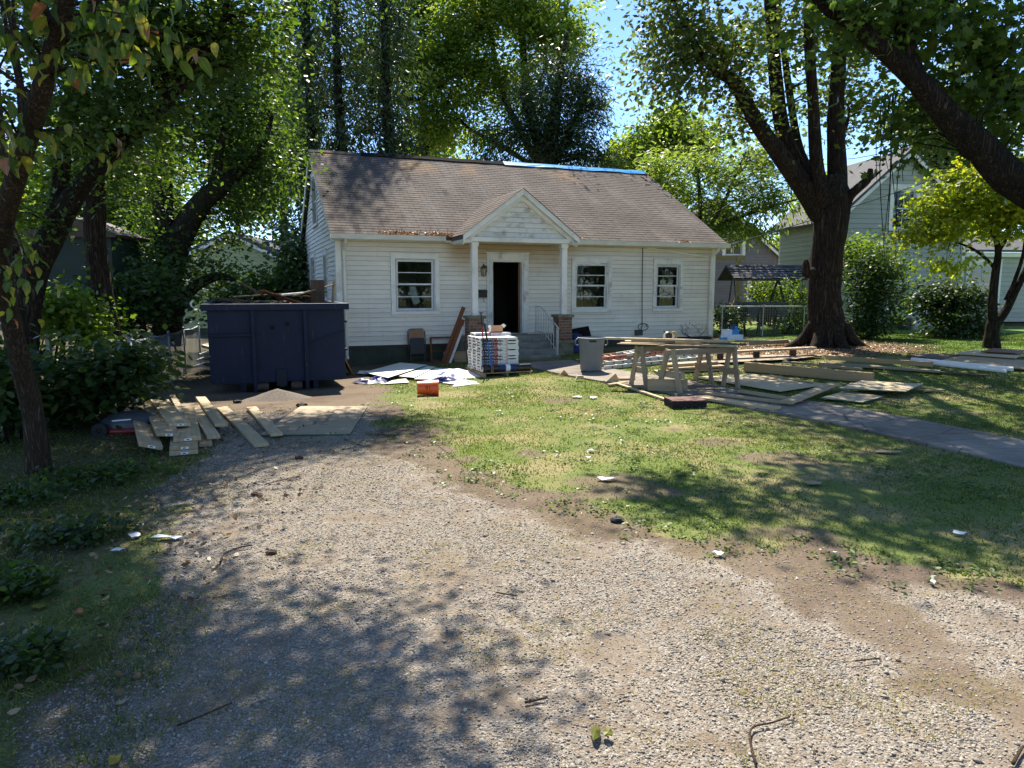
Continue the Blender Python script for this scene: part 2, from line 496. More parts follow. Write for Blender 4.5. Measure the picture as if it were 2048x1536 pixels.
def m_ground():
    t = NT('ground'); t.set(0.95, 0, 0.12)
    v = t.coord()
    dr, di, li, un, gr = (t.attr(k) for k in ('drive', 'dirt', 'litter', 'under', 'grass'))
    fine = t.noise(v, 55, 5, 0.7); mid = t.noise(v, 7, 5, 0.6); big = t.noise(v, 1.1, 4, 0.55)
    # lawn soil, thatch and green between the blades
    lawn = t.ramp(fine, [(0.3, (0.055, 0.085, 0.02)), (0.5, (0.115, 0.155, 0.038)), (0.72, (0.22, 0.22, 0.08))])
    lawn = t.mix(t.mrange(big, 0.42, 0.66), lawn, t.ramp(fine, [(0.3, (0.14, 0.125, 0.055)), (0.7, (0.34, 0.285, 0.15))]))
    lawn = t.mix(t.math('MULTIPLY', t.attr('fresh'), 0.85), lawn, t.ramp(fine, [(0.3, (0.07, 0.13, 0.02)), (0.7, (0.15, 0.24, 0.04))]))
    # gravel: crushed limestone
    cell = t.vor(v, 85, out='Color'); dist = t.vor(v, 85); edge = t.vor(v, 85, 'DISTANCE_TO_EDGE')
    sp = t.sep(cell)
    gcol = t.ramp(sp[0], [(0.0, (0.20, 0.17, 0.132)), (0.45, (0.28, 0.245, 0.20)), (0.8, (0.34, 0.305, 0.255)), (1.0, (0.42, 0.385, 0.33))])
    gcol = t.mix(t.mrange(edge, 0.0, 0.10, 0.6, 0), gcol, (0.12, 0.098, 0.072))
    gcol = t.mix(t.mrange(mid, 0.45, 0.7, 0, 0.75), gcol, (0.235, 0.18, 0.12))
    # soil
    soil = t.ramp(fine, [(0.25, (0.085, 0.062, 0.044)), (0.55, (0.165, 0.127, 0.09)), (0.8, (0.27, 0.218, 0.16))])
    soil = t.mix(t.mrange(big, 0.45, 0.7, 0, 0.75), soil, t.ramp(fine, [(0.3, (0.07, 0.048, 0.037)), (0.75, (0.135, 0.097, 0.073))]))
    leafc = t.vor(v, 16, out='Color'); ls = t.sep(leafc)
    litter = t.ramp(ls[0], [(0.0, (0.06, 0.04, 0.025)), (0.5, (0.17, 0.10, 0.055)), (1.0, (0.30, 0.20, 0.11))])
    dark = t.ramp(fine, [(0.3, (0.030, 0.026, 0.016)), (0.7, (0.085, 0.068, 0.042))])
    c = t.mix(t.mrange(t.math('ADD', gr, t.math('MULTIPLY', t.math('SUBTRACT', mid, 0.5), 0.5)), 0.3, 0.7), soil, lawn)
    c = t.mix(t.mrange(t.math('ADD', dr, t.math('MULTIPLY', t.math('SUBTRACT', mid, 0.5), 0.9)), 0.35, 0.65), c, gcol)
    ba = t.mrange(t.math('ADD', t.attr('bare'), t.math('MULTIPLY', t.math('SUBTRACT', fine, 0.5), 1.2)), 0.35, 0.9, 0, 0.7)
    c = t.mix(ba, c, soil)
    c = t.mix(t.mrange(t.math('ADD', di, t.math('ADD', t.math('MULTIPLY', t.math('SUBTRACT', fine, 0.5), 1.3), t.math('MULTIPLY', t.math('SUBTRACT', mid, 0.5), 0.9))), 0.35, 0.85), c, soil)
    c = t.mix(t.math('MULTIPLY', li, 0.95), c, litter)
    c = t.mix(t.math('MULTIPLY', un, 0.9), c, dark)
    t.base(c)
    hgt = t.math('ADD', t.math('MULTIPLY', fine, 0.5), t.math('MULTIPLY', t.math('SUBTRACT', 1.0, dist), t.math('MULTIPLY', t.math('MULTIPLY', dr, t.math('SUBTRACT', 1.0, t.math('ADD', di, ba), True)), 0.9)))
    t.bump(hgt, 0.8, 0.02)
    return t.m
me = bpy.data.meshes.new('ground')
me.vertices.add(len(gv)); me.vertices.foreach_set('co', gv.astype(np.float32).ravel())
me.loops.add(gf.size); me.loops.foreach_set('vertex_index', gf.astype(np.int32).ravel())
me.polygons.add(len(gf)); me.polygons.foreach_set('loop_start', np.arange(0, gf.size, 4, dtype=np.int32))
me.polygons.foreach_set('use_smooth', np.ones(len(gf), bool))
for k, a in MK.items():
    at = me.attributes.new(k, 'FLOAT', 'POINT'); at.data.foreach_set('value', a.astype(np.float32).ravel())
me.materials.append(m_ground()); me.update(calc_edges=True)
ground = tag(put('ground', me), kind='structure')

def gz(x, y):
    return float(terrain(x, y) + 0.03 * (fbm(np.array([x]), np.array([y]), 0.8, 4)[0] - 0.5))

# ------------------------------------------------------------------ concrete walk, slab by slab
def m_concrete():
    t = NT('concrete'); t.set(0.9, 0, 0.2)
    v = t.coord(rndoff=True)
    c = t.ramp(t.noise(v, 2.4, 7, 0.65), [(0.28, (0.145, 0.125, 0.10)), (0.5, (0.22, 0.19, 0.155)), (0.75, (0.30, 0.265, 0.22))])
    c = t.mix(t.mrange(t.noise(v, 38, 4, 0.7), 0.5, 0.75, 0, 0.5), c, (0.15, 0.135, 0.115))
    cr = t.vor(t.coord(rndoff=True), 1.0, 'DISTANCE_TO_EDGE')
    c = t.mix(t.mrange(cr, 0.0, 0.012, 0.85, 0), c, (0.05, 0.045, 0.035))
    oi = t.new('ShaderNodeObjectInfo'); hs = t.new('ShaderNodeHueSaturation')
    t.link(t.mrange(oi.outputs['Random'], 0, 1, 0.85, 1.15), hs.inputs['Value']); t.link(c, hs.inputs['Color'])
    t.base(hs.outputs[0]); t.bump(t.noise(v, 60, 4, 0.7), 0.35, 0.01)
    return t.m
M_CONC = m_concrete()
walk = tag(empty('path'), kind='structure')
def path_resample(pts, step):
    out = [pts[0].copy()]; acc = 0.0
    for a, b in zip(pts[:-1], pts[1:]):
        L = (b - a).length; d = step - acc
        while d <= L:
            out.append(a.lerp(b, d / L)); d += step
        acc = (L - (d - step))
    return out
WP = path_resample(WALKC, 1.25)
rs = random.Random(4)
for i in range(len(WP) - 1):
    a, b = WP[i], WP[i + 1]
    ta = (WP[min(i + 1, len(WP) - 1)] - WP[max(i - 1, 0)]).normalized(); tb = (WP[min(i + 2, len(WP) - 1)] - WP[i]).normalized()
    na, nb = Vector((-ta.y, ta.x, 0)), Vector((-tb.y, tb.x, 0))
    g = 0.008; hw = 0.62
    dirn = (b - a).normalized()
    q = [a + dirn * g + na * hw, a + dirn * g - na * hw, b - dirn * g - nb * hw, b - dirn * g + nb * hw]
    dz = rs.uniform(-0.004, 0.01); m = MB()
    top = [(p.x, p.y, TZ(p.x, p.y) + 0.022 + dz + rs.uniform(-0.003, 0.003)) for p in q]
    bot = [(p.x, p.y, TZ(p.x, p.y) - 0.08) for p in q]
    m.add(bot + top, [(3, 2, 1, 0), (4, 5, 6, 7), (0, 1, 5, 4), (1, 2, 6, 5), (2, 3, 7, 6), (3, 0, 4, 7)])
    m.build('slab', M_CONC, walk, bevel=0.008)

# ------------------------------------------------------------------ loose gravel stones on the drive
rng = np.random.default_rng(11)
def in_view(x, y, margin=0.5):
    return (np.abs(x) < 0.735 * y + margin)
M_STONE = None
def m_stone():
    t = NT('gravel_stone'); t.set(0.9, 0, 0.2)
    a = t.attr('rnd')
    c = t.ramp(a, [(0.0, (0.20, 0.168, 0.13)), (0.35, (0.275, 0.242, 0.198)), (0.75, (0.34, 0.305, 0.255)), (0.95, (0.44, 0.405, 0.35)), (1.0, (0.24, 0.15, 0.09))])
    t.base(c); return t.m
N = 520000
yy = 1.6 + (rng.random(N) ** 1.5) * 9.4
xx = (rng.random(N) * 2 - 1) * (0.74 * yy + 1.6)
mk = masks(xx, yy)
keep = rng.random(N) < mk['drive'] * (1 - 0.72 * mk['dirt']) * (1 - 0.5 * mk['under']) * (1 - 0.72 * mk['bare'])
xx, yy = xx[keep], yy[keep]
if len(xx) > 140000: xx, yy = xx[:140000], yy[:140000]
n = len(xx)
oct_v = np.array([(1, 0, 0), (0, 1, 0), (-1, 0, 0), (0, -1, 0), (0, 0, 1), (0, 0, -1)], float)
oct_f = [(0, 1, 4), (1, 2, 4), (2, 3, 4), (3, 0, 4), (1, 0, 5), (2, 1, 5), (3, 2, 5), (0, 3, 5)]
def rand_rot(rng, n, tilt=0.5):
    yaw = rng.random(n) * 6.2832; a = (rng.random(n) - 0.5) * 2 * tilt; b = (rng.random(n) - 0.5) * 2 * tilt
    cy_, sy_ = np.cos(yaw), np.sin(yaw); ca, sa = np.cos(a), np.sin(a); cb, sb = np.cos(b), np.sin(b)
    Z = np.zeros((n, 3, 3)); Z[:, 0, 0] = cy_; Z[:, 0, 1] = -sy_; Z[:, 1, 0] = sy_; Z[:, 1, 1] = cy_; Z[:, 2, 2] = 1
    A = np.zeros((n, 3, 3)); A[:, 0, 0] = 1; A[:, 1, 1] = ca; A[:, 1, 2] = -sa; A[:, 2, 1] = sa; A[:, 2, 2] = ca
    B = np.zeros((n, 3, 3)); B[:, 1, 1] = 1; B[:, 0, 0] = cb; B[:, 0, 2] = sb; B[:, 2, 0] = -sb; B[:, 2, 2] = cb
    return Z @ A @ B
sz = (0.0021 + 0.0047 * rng.random(n) ** 2.6 + 0.006 * (rng.random(n) > 0.99)) * (1 + 0.07 * yy)
T = oct_v[None] * (1 + 0.7 * (rng.random((n, 6, 3)) - 0.5)) * np.stack([sz * 1.25, sz * 0.95, sz * 0.62], -1)[:, None]
T = T + (rng.random((n, 6, 3)) - 0.5) * sz[:, None, None] * 0.7
T = np.einsum('nij,nvj->nvi', rand_rot(rng, n, 0.45), T)
zz = terrain(xx, yy) + 0.03 * (fbm(xx, yy, 0.8, 4) - 0.5)
T += np.stack([xx, yy, zz + sz * 0.25], -1)[:, None]
tag(put('gravel', np_solid('gravel', T, oct_f, m_stone(), rng.random(n))), 'pale crushed stone gravel covering the driveway', 'gravel', kind='stuff')

# ------------------------------------------------------------------ grass blades
def blades(rng, x, y, h, w, lean=0.6):
    n = len(x); yaw = rng.random(n) * 6.2832; ld = rng.random(n) * 6.2832; la = rng.random(n) * lean * h
    z = terrain(x, y) + 0.03 * (fbm(x, y, 0.8, 4) - 0.5) - 0.004
    dx, dy = np.cos(yaw) * w / 2, np.sin(yaw) * w / 2
    a = np.stack([x - dx, y - dy, z], -1); b = np.stack([x + dx, y + dy, z], -1)
    c = np.stack([x + np.cos(ld) * la, y + np.sin(ld) * la, z + h * (0.55 + 0.45 * rng.random(n))], -1)
    return np.stack([a, b, c], 1)
M_GRASS = m_leaf('grass_blade', [(0.0, (0.06, 0.10, 0.018)), (0.35, (0.125, 0.175, 0.03)), (0.6, (0.20, 0.225, 0.05)), (0.8, (0.30, 0.265, 0.10)), (1.0, (0.42, 0.34, 0.18))], (1.5, 1.5, 0.8), 0.4, 0.55, 0.2)
N = 1000000
yy = 3.0 + (rng.random(N) ** 0.85) * 20.0
xx = (rng.random(N) * 2 - 1) * (0.74 * yy + 3.0)
mk = masks(xx, yy)
patch = fbm(xx, yy, 0.9, 4)
keep = rng.random(N) < mk['grass'] * np.clip(0.25 + 2.2 * (patch - 0.33), 0.1, 1) * np.where(mk['under'] > 0.4, 0.8, 1)
keep &= ~((xx > -7) & (yy > 17.6 + 0.384 * (xx + 4.33)) & (xx < 6.5))
xx, yy, patch = xx[keep], yy[keep], patch[keep]
if len(xx) > 320000: xx, yy, patch = xx[:320000], yy[:320000], patch[:320000]
n = len(xx); h = 0.010 + 0.024 * rng.random(n) ** 1.5 * (0.4 + patch) + 0.03 * (rng.random(n) > 0.97)
fresh = masks(xx, yy)['fresh']
rv = np.clip(-0.06 + 0.8 * rng.random(n) ** 1.2 * (1.3 - patch * 0.75) + 0.7 * (fbm(xx + 70, yy, 0.5, 3) - 0.5) + 0.3 * (fbm(xx + 7, yy, 2.6, 2) - 0.5) - 0.55 * fresh, 0, 1)
tag(put('grass', np_mesh('grass', blades(rng, xx, yy, h, 0.008 + 0.0011 * yy, 0.9), M_GRASS, rv)), 'thin green and straw coloured lawn grass in front of the white house', 'grass', kind='stuff')

# tufts and straw growing through the gravel
N = 150000
yy = 2.0 + (rng.random(N) ** 1.3) * 9.0
xx = (rng.random(N) * 2 - 1) * (0.74 * yy + 1.5)
mk = masks(xx, yy)
tuft = sstep(0.52, 0.64, fbm(xx + 3, yy + 8, 2.3, 3)) + 0.45 * sstep(0.3, 1, mk['dirt']) * sstep(0.5, 0.62, fbm(xx + 31, yy + 3, 2.8, 3)) + 0.7 * sstep(0.25, 0.9, mk['under']) * sstep(0.4, .6, fbm(xx, yy + 50, 1.2, 3))
keep = (rng.random(N) < tuft * np.maximum(mk['drive'], np.maximum(mk['dirt'], mk['under'])))
xx, yy = xx[keep], yy[keep]; n = len(xx)
dry = np.clip(0.45 + 1.4 * (xx + 2.2) / 3, 0, 1)
rv = np.clip(rng.random(n) ** .7 * 0.5 + 0.5 * dry, 0, 1)
tag(put('weeds', np_mesh('weeds', blades(rng, xx, yy, 0.010 + 0.024 * rng.random(n), 0.0065, 1.9), M_GRASS, rv)), 'sparse dry weeds and straw growing through the gravel', 'weeds', kind='stuff')

# low green growth on the shaded verge: taller grass and small broad leaves
N = 60000
yy = 2.2 + rng.random(N) ** 1.2 * 9.5; xx = -1.0 - rng.random(N) * (0.74 * yy - 0.6)
mk = masks(xx, yy)
dens = np.clip(sstep(0.10, 0.7, mk['under'] + 0.35 * (1 - mk['drive'])) * (0.15 + 1.6 * sstep(0.40, 0.62, fbm(xx + 11, yy + 5, 1.1, 4))), 0, 1)
keep = rng.random(N) < dens
xx, yy = xx[keep], yy[keep]; n = len(xx)
tag(put('verge_grass', np_mesh('verge_grass', blades(rng, xx, yy, 0.018 + 0.055 * rng.random(n) ** 2.5, 0.006 + 0.0006 * yy, 1.6), M_GRASS, np.clip(rng.random(n) ** 2.0 * .9, 0, 1))), 'rough uneven grass on the shaded verge left of the drive', 'grass', kind='stuff')
# ------------------------------------------------------------------ house materials
def m_siding(name, col, dirt_and_bounce=True, warm=(0.62, 0.57, 0.47)):
    t = NT(name); t.set(0.55, 0, 0.3)
    v = t.coord((0.7, 3, 3)); v1 = t.coord()
    oi = t.new('ShaderNodeObjectInfo')
    c = t.ramp(t.noise(v, 2.0, 6, 0.65), [(0.3, tuple(q * 0.86 for q in col)), (0.65, col)])
    c = t.mix(t.mrange(t.noise(v1, 1.7, 6, 0.7), 0.5, 0.75, 0, 0.42), c, tuple(q * w for q, w in zip(col, (0.80, 0.78, 0.66))))
    c = t.mix(t.mrange(t.noise(v1, 9, 5, 0.7), 0.60, 0.76, 0, 0.35), c, (0.36, 0.33, 0.26))
    c = t.mix(t.mrange(t.noise(t.coord((5, 5, 0.5)), 2.2, 6, 0.7), 0.55, 0.75, 0, 0.38), c, (0.50, 0.44, 0.33))
    c = t.mix(t.mrange(t.noise(t.coord((1, 4, 4), loc=(3, 0, 1)), 11, 4, 0.75), 0.66, 0.74, 0, 0.6), c, (0.30, 0.25, 0.18))
    if dirt_and_bounce:      # tan dirt with warm bounced light painted in, on boards beneath the porch roof
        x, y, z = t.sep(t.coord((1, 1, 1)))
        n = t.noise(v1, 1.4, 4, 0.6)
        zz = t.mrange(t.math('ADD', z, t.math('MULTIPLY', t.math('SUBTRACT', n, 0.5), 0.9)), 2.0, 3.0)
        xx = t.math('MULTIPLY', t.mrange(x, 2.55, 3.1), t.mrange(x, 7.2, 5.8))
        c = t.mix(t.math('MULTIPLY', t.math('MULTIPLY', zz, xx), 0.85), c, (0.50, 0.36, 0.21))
    hs = t.new('ShaderNodeHueSaturation'); t.link(t.mrange(oi.outputs['Random'], 0, 1, 0.93, 1.03), hs.inputs['Value']); t.link(c, hs.inputs['Color'])
    t.base(hs.outputs[0]); t.bump(t.noise(v, 14, 5, 0.7), 0.12, 0.004)
    return t.m
def m_shingle(name, a, b, streak):
    t = NT(name); t.set(0.92, 0, 0.15)
    v = t.coord(); r = t.attr('rnd')
    c = t.ramp(r, [(0.0, tuple(p * .7 + q * .3 for p, q in zip(a, b))), (1.0, tuple(p * .35 + q * .65 for p, q in zip(a, b)))])
    c = t.mix(t.mrange(t.noise(t.coord((1.1, 0.28, 0.28)), 1.6, 5, 0.65), 0.42, 0.68, 0, 0.7), c, streak)
    c = t.mix(t.mrange(t.noise(v, 0.55, 4, 0.6), 0.45, 0.7, 0, 0.5), c, tuple(q * 0.62 for q in a))
    c = t.mix(t.mrange(t.noise(v, 120, 3, 0.7), 0.35, 0.7, 0, 0.4), c, tuple(q * 1.5 for q in b))
    x, y, z = t.sep(v)
    c = t.mix(t.math('MULTIPLY', t.mrange(z, 5.0, 5.8), t.mrange(t.noise(v, 0.7, 4), 0.5, 0.66, 0, 0.7)), c, (0.33, 0.20, 0.10))
    t.base(c); t.bump(t.noise(v, 150, 3, 0.7), 0.4, 0.006)
    return t.m
def m_glass(name, tint=(0.72, 0.78, 0.78), rough=0.02, dirt=0.03):
    t = NT(name)
    gl = t.new('ShaderNodeBsdfGlossy'); gl.inputs['Roughness'].default_value = rough; gl.inputs['Color'].default_value = (0.95, 0.97, 1, 1)
    tr = t.new('ShaderNodeBsdfTransparent'); tr.inputs['Color'].default_value = tint + (1,)
    fr = t.new('ShaderNodeFresnel'); fr.inputs['IOR'].default_value = 1.42
    mx = t.new('ShaderNodeMixShader'); t.link(fr.outputs[0], mx.inputs[0]); t.link(tr.outputs[0], mx.inputs[1]); t.link(gl.outputs[0], mx.inputs[2])
    df = t.new('ShaderNodeBsdfDiffuse'); df.inputs['Color'].default_value = (0.45, 0.45, 0.42, 1)
    m2 = t.new('ShaderNodeMixShader')
    t.link(t.mrange(t.noise(t.coord(rndoff=True), 4, 5, 0.7), 0.4, 0.8, dirt * 0.2, dirt), m2.inputs[0])
    t.link(mx.outputs[0], m2.inputs[1]); t.link(df.outputs[0], m2.inputs[2]); t.link(m2.outputs[0], t.out.inputs['Surface'])
    # slightly wavy old glass
    b = t.new('ShaderNodeBump'); b.inputs['Strength'].default_value = 0.04; b.inputs['Distance'].default_value = 0.05
    t.link(t.noise(t.coord(rndoff=True), 3.0, 2), b.inputs['Height']); t.link(b.outputs[0], gl.inputs['Normal'])
    return t.m

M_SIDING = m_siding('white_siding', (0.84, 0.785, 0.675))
M_TRIM = m_plain('white_trim', (0.82, 0.79, 0.72), 0.5, 0.08, 3, dirt=(0.42, 0.38, 0.30), dirt_amt=0.5)
M_TRIMOLD = m_plain('peeling_trim', (0.77, 0.75, 0.69), 0.6, 0.1, 5, dirt=(0.30, 0.25, 0.18), dirt_amt=0.85)
M_GUTTER = m_plain('cream_gutter', (0.70, 0.67, 0.56), 0.45, 0.10, 2.5, dirt=(0.36, 0.31, 0.22), dirt_amt=0.6)
M_FOUND = m_plain('green_foundation_paint', (0.050, 0.062, 0.042), 0.85, 0.3, 3, bump=0.3, dirt=(0.12, 0.10, 0.07), dirt_amt=0.5)
M_SHING = m_shingle('weathered_shingle', (0.072, 0.059, 0.052), (0.118, 0.098, 0.086), (0.165, 0.145, 0.13))
M_DECK = m_plain('roof_deck', (0.10, 0.085, 0.075), 0.9, 0.2, 4)
M_GLASS = m_glass('window_glass')
M_SASH = m_plain('sash_aluminium', (0.52, 0.53, 0.53), 0.4, 0.12, 6, dirt=(0.25, 0.24, 0.22))
M_SASHW = m_plain('sash_white', (0.72, 0.72, 0.70), 0.5, 0.1, 6, dirt=(0.4, 0.38, 0.33))
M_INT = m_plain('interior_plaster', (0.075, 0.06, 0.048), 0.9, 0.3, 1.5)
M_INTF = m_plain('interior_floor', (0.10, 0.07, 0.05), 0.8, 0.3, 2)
M_BLACKM = m_plain('black_iron', (0.018, 0.018, 0.018), 0.5, 0.3, 12)
M_BRICK = m_plain('brick', (0.20, 0.105, 0.072), 0.9, 0.25, 9, bump=0.4, dirt=(0.20, 0.15, 0.10), dirt_amt=0.6, rndobj=0.3)
M_MORTAR = m_plain('mortar', (0.34, 0.31, 0.26), 0.95, 0.2, 12, bump=0.3)
M_STONECAP = m_plain('mossy_concrete', (0.20, 0.18, 0.12), 0.95, 0.35, 7, bump=0.5, dirt=(0.08, 0.075, 0.04), dirt_amt=0.8)
M_STEP = m_plain('old_concrete_step', (0.24, 0.225, 0.19), 0.95, 0.25, 5, bump=0.4, dirt=(0.10, 0.09, 0.07), dirt_amt=0.7)
M_BTARP = m_plain('bright_blue_tarp', (0.02, 0.30, 0.72), 0.35, 0.15, 5)
M_FELT = m_plain('black_felt', (0.014, 0.014, 0.015), 0.95, 0.3, 5, spec=0.05)
M_WOODOLD = m_wood('old_brown_wood', (0.30, 0.15, 0.07), (0.15, 0.07, 0.035))

HA = rad(21.0)
HL, HW, RIDGE_Y, RIDGE_Z, EAVE_Y, EAVE_Z = 11.2, 8.7, 4.35, 5.86, -0.34, 3.14
house = tag(empty('white_house', (-4.33, 17.9, 0), HA), 'small white clapboard house with brown shingle roof and gabled porch under repair', 'house')
HM = Matrix.Translation((-4.33, 17.9, 0)) @ Matrix.Rotation(HA, 4, 'Z')
def HL2W(x, y, z=0): return HM @ Vector((x, y, z))
rh = random.Random(21)
SL = (RIDGE_Z - EAVE_Z) / (RIDGE_Y - EAVE_Y)
def roof_z(y): return EAVE_Z + (y - EAVE_Y) * SL if y <= RIDGE_Y else RIDGE_Z - (y - RIDGE_Y) * SL

OPEN_F = [(1.44, 2.49, 1.23, 2.57), (4.05, 4.96, 0.60, 2.56), (6.52, 7.57, 1.22, 2.53), (9.15, 9.97, 1.23, 2.52)]   # front openings x0, x1, z0, z1
CASE_F = [(1.325, 2.605, 1.156, 2.724), (3.905, 5.115, 0.60, 2.774), (6.405, 7.685, 1.146, 2.684), (9.045, 10.075, 1.156, 2.674)]
def spans(lo, hi, cuts):
    out, c = [], lo
    for a, b in sorted(cuts):
        if b <= c or a >= hi: continue
        if a > c: out.append((c, a))
        c = max(c, b)
    if c < hi: out.append((c, hi))
    return out
def holed_wall(m, x0, x1, z0, z1, y0, y1, opens, mat4=None):
    """solid wall made of boxes round its openings"""
    zs = sorted({z0, z1} | {q for o in opens for q in (o[2], o[3]) if z0 < q < z1})
    for a, b in zip(zs[:-1], zs[1:]):
        for s0, s1 in spans(x0, x1, [(o[0], o[1]) for o in opens if o[2] < b - 1e-6 and o[3] > a + 1e-6]):
            m.box(s0, s1, y0, y1, a, b, mat4)
def clap(parent, x0, x1, z0, z1, opens, mat, expo=0.118, mat4=None, clip=None, thick=0.04, name='siding_board', rng=rh, maxlen=3.9, gap=0.006):
    """lapped boards facing -y of the frame mat4; clip(z) gives the limits of a gable"""
    z = z0
    while z < z1 - 0.03:
        t = min(z + expo, z1)
        lo, hi = (x0, x1)
        if clip: 
            c0, c1 = clip(z), clip(t)
            lo, hi = max(lo, c0[0]), min(hi, c0[1])
            if hi - lo < 0.1: break
        todo = [(a, b, z, t) for a, b in spans(lo, hi, [(o[0], o[1]) for o in opens if o[2] < t - 0.012 and o[3] > z + 0.012])]
        for o in opens:      # notched pieces above and below an opening
            if z + 0.012 < o[3] < t - 0.012: todo.append((o[0], o[1], o[3], t))
            if z + 0.012 < o[2] < t - 0.012: todo.append((o[0], o[1], z, o[2]))
        for a, b, za, zb in todo:
            parts = [a]
            while b - parts[-1] > maxlen: parts.append(parts[-1] + rng.uniform(0.55, 0.95) * maxlen)
            parts.append(b)
            for p, q in zip(parts[:-1], parts[1:]):
                if q - p < 0.02: continue
                j = rng.uniform(-0.0025, 0.0025); g = 0.0015
                p2, q2 = p, q
                if clip:
                    p2, q2 = max(p, clip(zb)[0]), min(q, clip(zb)[1])
                    if q2 < p2: p2 = q2 = (p2 + q2) / 2
                yat = lambda w: -thick + (thick - 0.014) * (w - z) / (t - z) + j
                zlo = za + (gap if za == z else 0.0)
                vs = [(p + g, yat(za), zlo), (q - g, yat(za), zlo), (q - g, -0.001, zlo), (p + g, -0.001, zlo),
                      (p2 + g, yat(zb), zb), (q2 - g, yat(zb), zb), (q2 - g, -0.001, zb), (p2 + g, -0.001, zb)]
                if mat4 is not None: vs = [mat4 @ Vector(w) for w in vs]
                MB().add(vs, [(0, 3, 2, 1), (4, 5, 6, 7), (0, 1, 5, 4), (1, 2, 6, 5), (2, 3, 7, 6), (3, 0, 4, 7)]).build(name, mat, parent)
        z = t

# walls: solid sheathing round the openings, foundation below
F_LEFT = Matrix(((0, -0, 0, 0), (0, 0, 0, 0), (0, 0, 1, 0), (0, 0, 0, 1)))
F_LEFT = Matrix(((0, 1, 0, 0), (-1, 0, 0, HW), (0, 0, 1, 0), (0, 0, 0, 1)))       # frame of the left gable wall: its -y looks to -x, its x runs from the back to the front
F_RIGHT = Matrix(((0, -1, 0, HL), (1, 0, 0, 0), (0, 0, 1, 0), (0, 0, 0, 1)))
OPEN_L = [(HW - 2.55, HW - 1.75, 1.55, 2.72), (HW - 6.2, HW - 4.9, 1.72, 2.78), (HW - 4.95, HW - 3.75, 3.72, 5.10)]
OPEN_R = [(1.5, 2.7, 1.2, 2.5)]
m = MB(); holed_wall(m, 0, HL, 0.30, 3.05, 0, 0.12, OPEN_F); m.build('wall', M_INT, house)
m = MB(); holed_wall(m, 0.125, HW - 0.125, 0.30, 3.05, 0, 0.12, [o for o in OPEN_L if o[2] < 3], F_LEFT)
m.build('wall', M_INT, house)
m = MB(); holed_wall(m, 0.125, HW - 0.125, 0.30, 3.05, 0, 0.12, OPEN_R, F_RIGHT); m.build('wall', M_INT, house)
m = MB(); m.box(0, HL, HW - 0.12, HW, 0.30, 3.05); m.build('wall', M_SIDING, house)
for fr, nm in ((F_LEFT, 'gable_wall'), (F_RIGHT, 'gable_wall')):
    m = MB()
    pts = [(0.0, 3.052), (HW, 3.052), (HW / 2, RIDGE_Z - 0.14)]
    if fr is F_LEFT:      # round the attic window
        o = OPEN_L[2]; g = lambda z: (HW / 2) * (z - 3.052) / (RIDGE_Z - 0.14 - 3.052)
        m.prism([(0, 3.052), (HW, 3.052), (HW - g(o[2]), o[2]), (g(o[2]), o[2])], 0.0, 0.1, 'y', fr)
        m.prism([(g(o[2]), o[2]), (o[0], o[2]), (o[0], o[3]), (g(o[3]), o[3])], 0.0, 0.1, 'y', fr)
        m.prism([(o[1], o[2]), (HW - g(o[2]), o[2]), (HW - g(o[3]), o[3]), (o[1], o[3])], 0.0, 0.1, 'y', fr)
        m.prism([(g(o[3]), o[3]), (HW - g(o[3]), o[3]), (HW / 2, RIDGE_Z - 0.14)], 0.0, 0.1, 'y', fr)
    else: m.prism(pts, 0, 0.1, 'y', fr)
    m.build(nm, M_INT, house)
m = MB(); m.box(0.02, HL - 0.02, 0.02, HW - 0.02, -0.9, 0.36); m.build('foundation', M_FOUND, house)
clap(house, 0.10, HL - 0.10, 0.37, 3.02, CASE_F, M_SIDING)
gclip = lambda z: (max(0, (z - 3.02)) / SL * 1.0 - 0.0, HW - max(0, (z - 3.02)) / SL)
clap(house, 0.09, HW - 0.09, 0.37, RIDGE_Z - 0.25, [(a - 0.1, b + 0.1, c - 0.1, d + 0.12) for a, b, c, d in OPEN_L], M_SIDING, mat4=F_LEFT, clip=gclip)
for x in (0.0, HL - 0.10):
    m = MB(); m.box(x - 0.032, x + 0.105, -0.034, 0.0, 0.36, 3.02); m.build('corner_board', M_TRIM, house)
for fr, a in ((F_LEFT, HW - 0.10),):
    m = MB(); m.box(a, HW - 0.002, -0.033, 0, 0.36, 3.04, fr); m.build('corner_board', M_TRIM, house)
    m = MB(); m.box(0.002, 0.1, -0.033, 0, 0.36, 3.04, fr); m.build('corner_board', M_TRIM, house)
m = MB(); m.box(-0.06, HL + 0.06, -0.045, -0.002, 2.98, 3.10); m.build('frieze_board', M_GUTTER, house)
# inside: floors, ceiling and bare rooms
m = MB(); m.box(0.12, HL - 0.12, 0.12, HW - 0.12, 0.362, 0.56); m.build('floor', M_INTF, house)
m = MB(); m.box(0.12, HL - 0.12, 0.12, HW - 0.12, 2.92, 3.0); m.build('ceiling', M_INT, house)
m = MB(); m.box(3.2, 3.3, 0.12, 5.0, 0.562, 2.918); m.box(6.15, 6.25, 0.12, 6.0, 0.562, 2.918); m.box(3.3, 6.15, 4.4, 4.5, 0.562, 2.918); m.build('partition', M_INT, house)
M_STUD = m_wood('old_stud', (0.42, 0.27, 0.15), (0.24, 0.14, 0.07))
for i, (x, y) in enumerate(((9.62, 1.0), (9.9, 1.9), (10.15, 2.7), (9.3, 2.0), (8.9, 2.6), (7.3, 2.2), (7.9, 2.3))):
    m = MB(); m.box(x, x + 0.045, y, y + 0.09, 0.563, 2.917); m.build('stud', M_STUD, house)

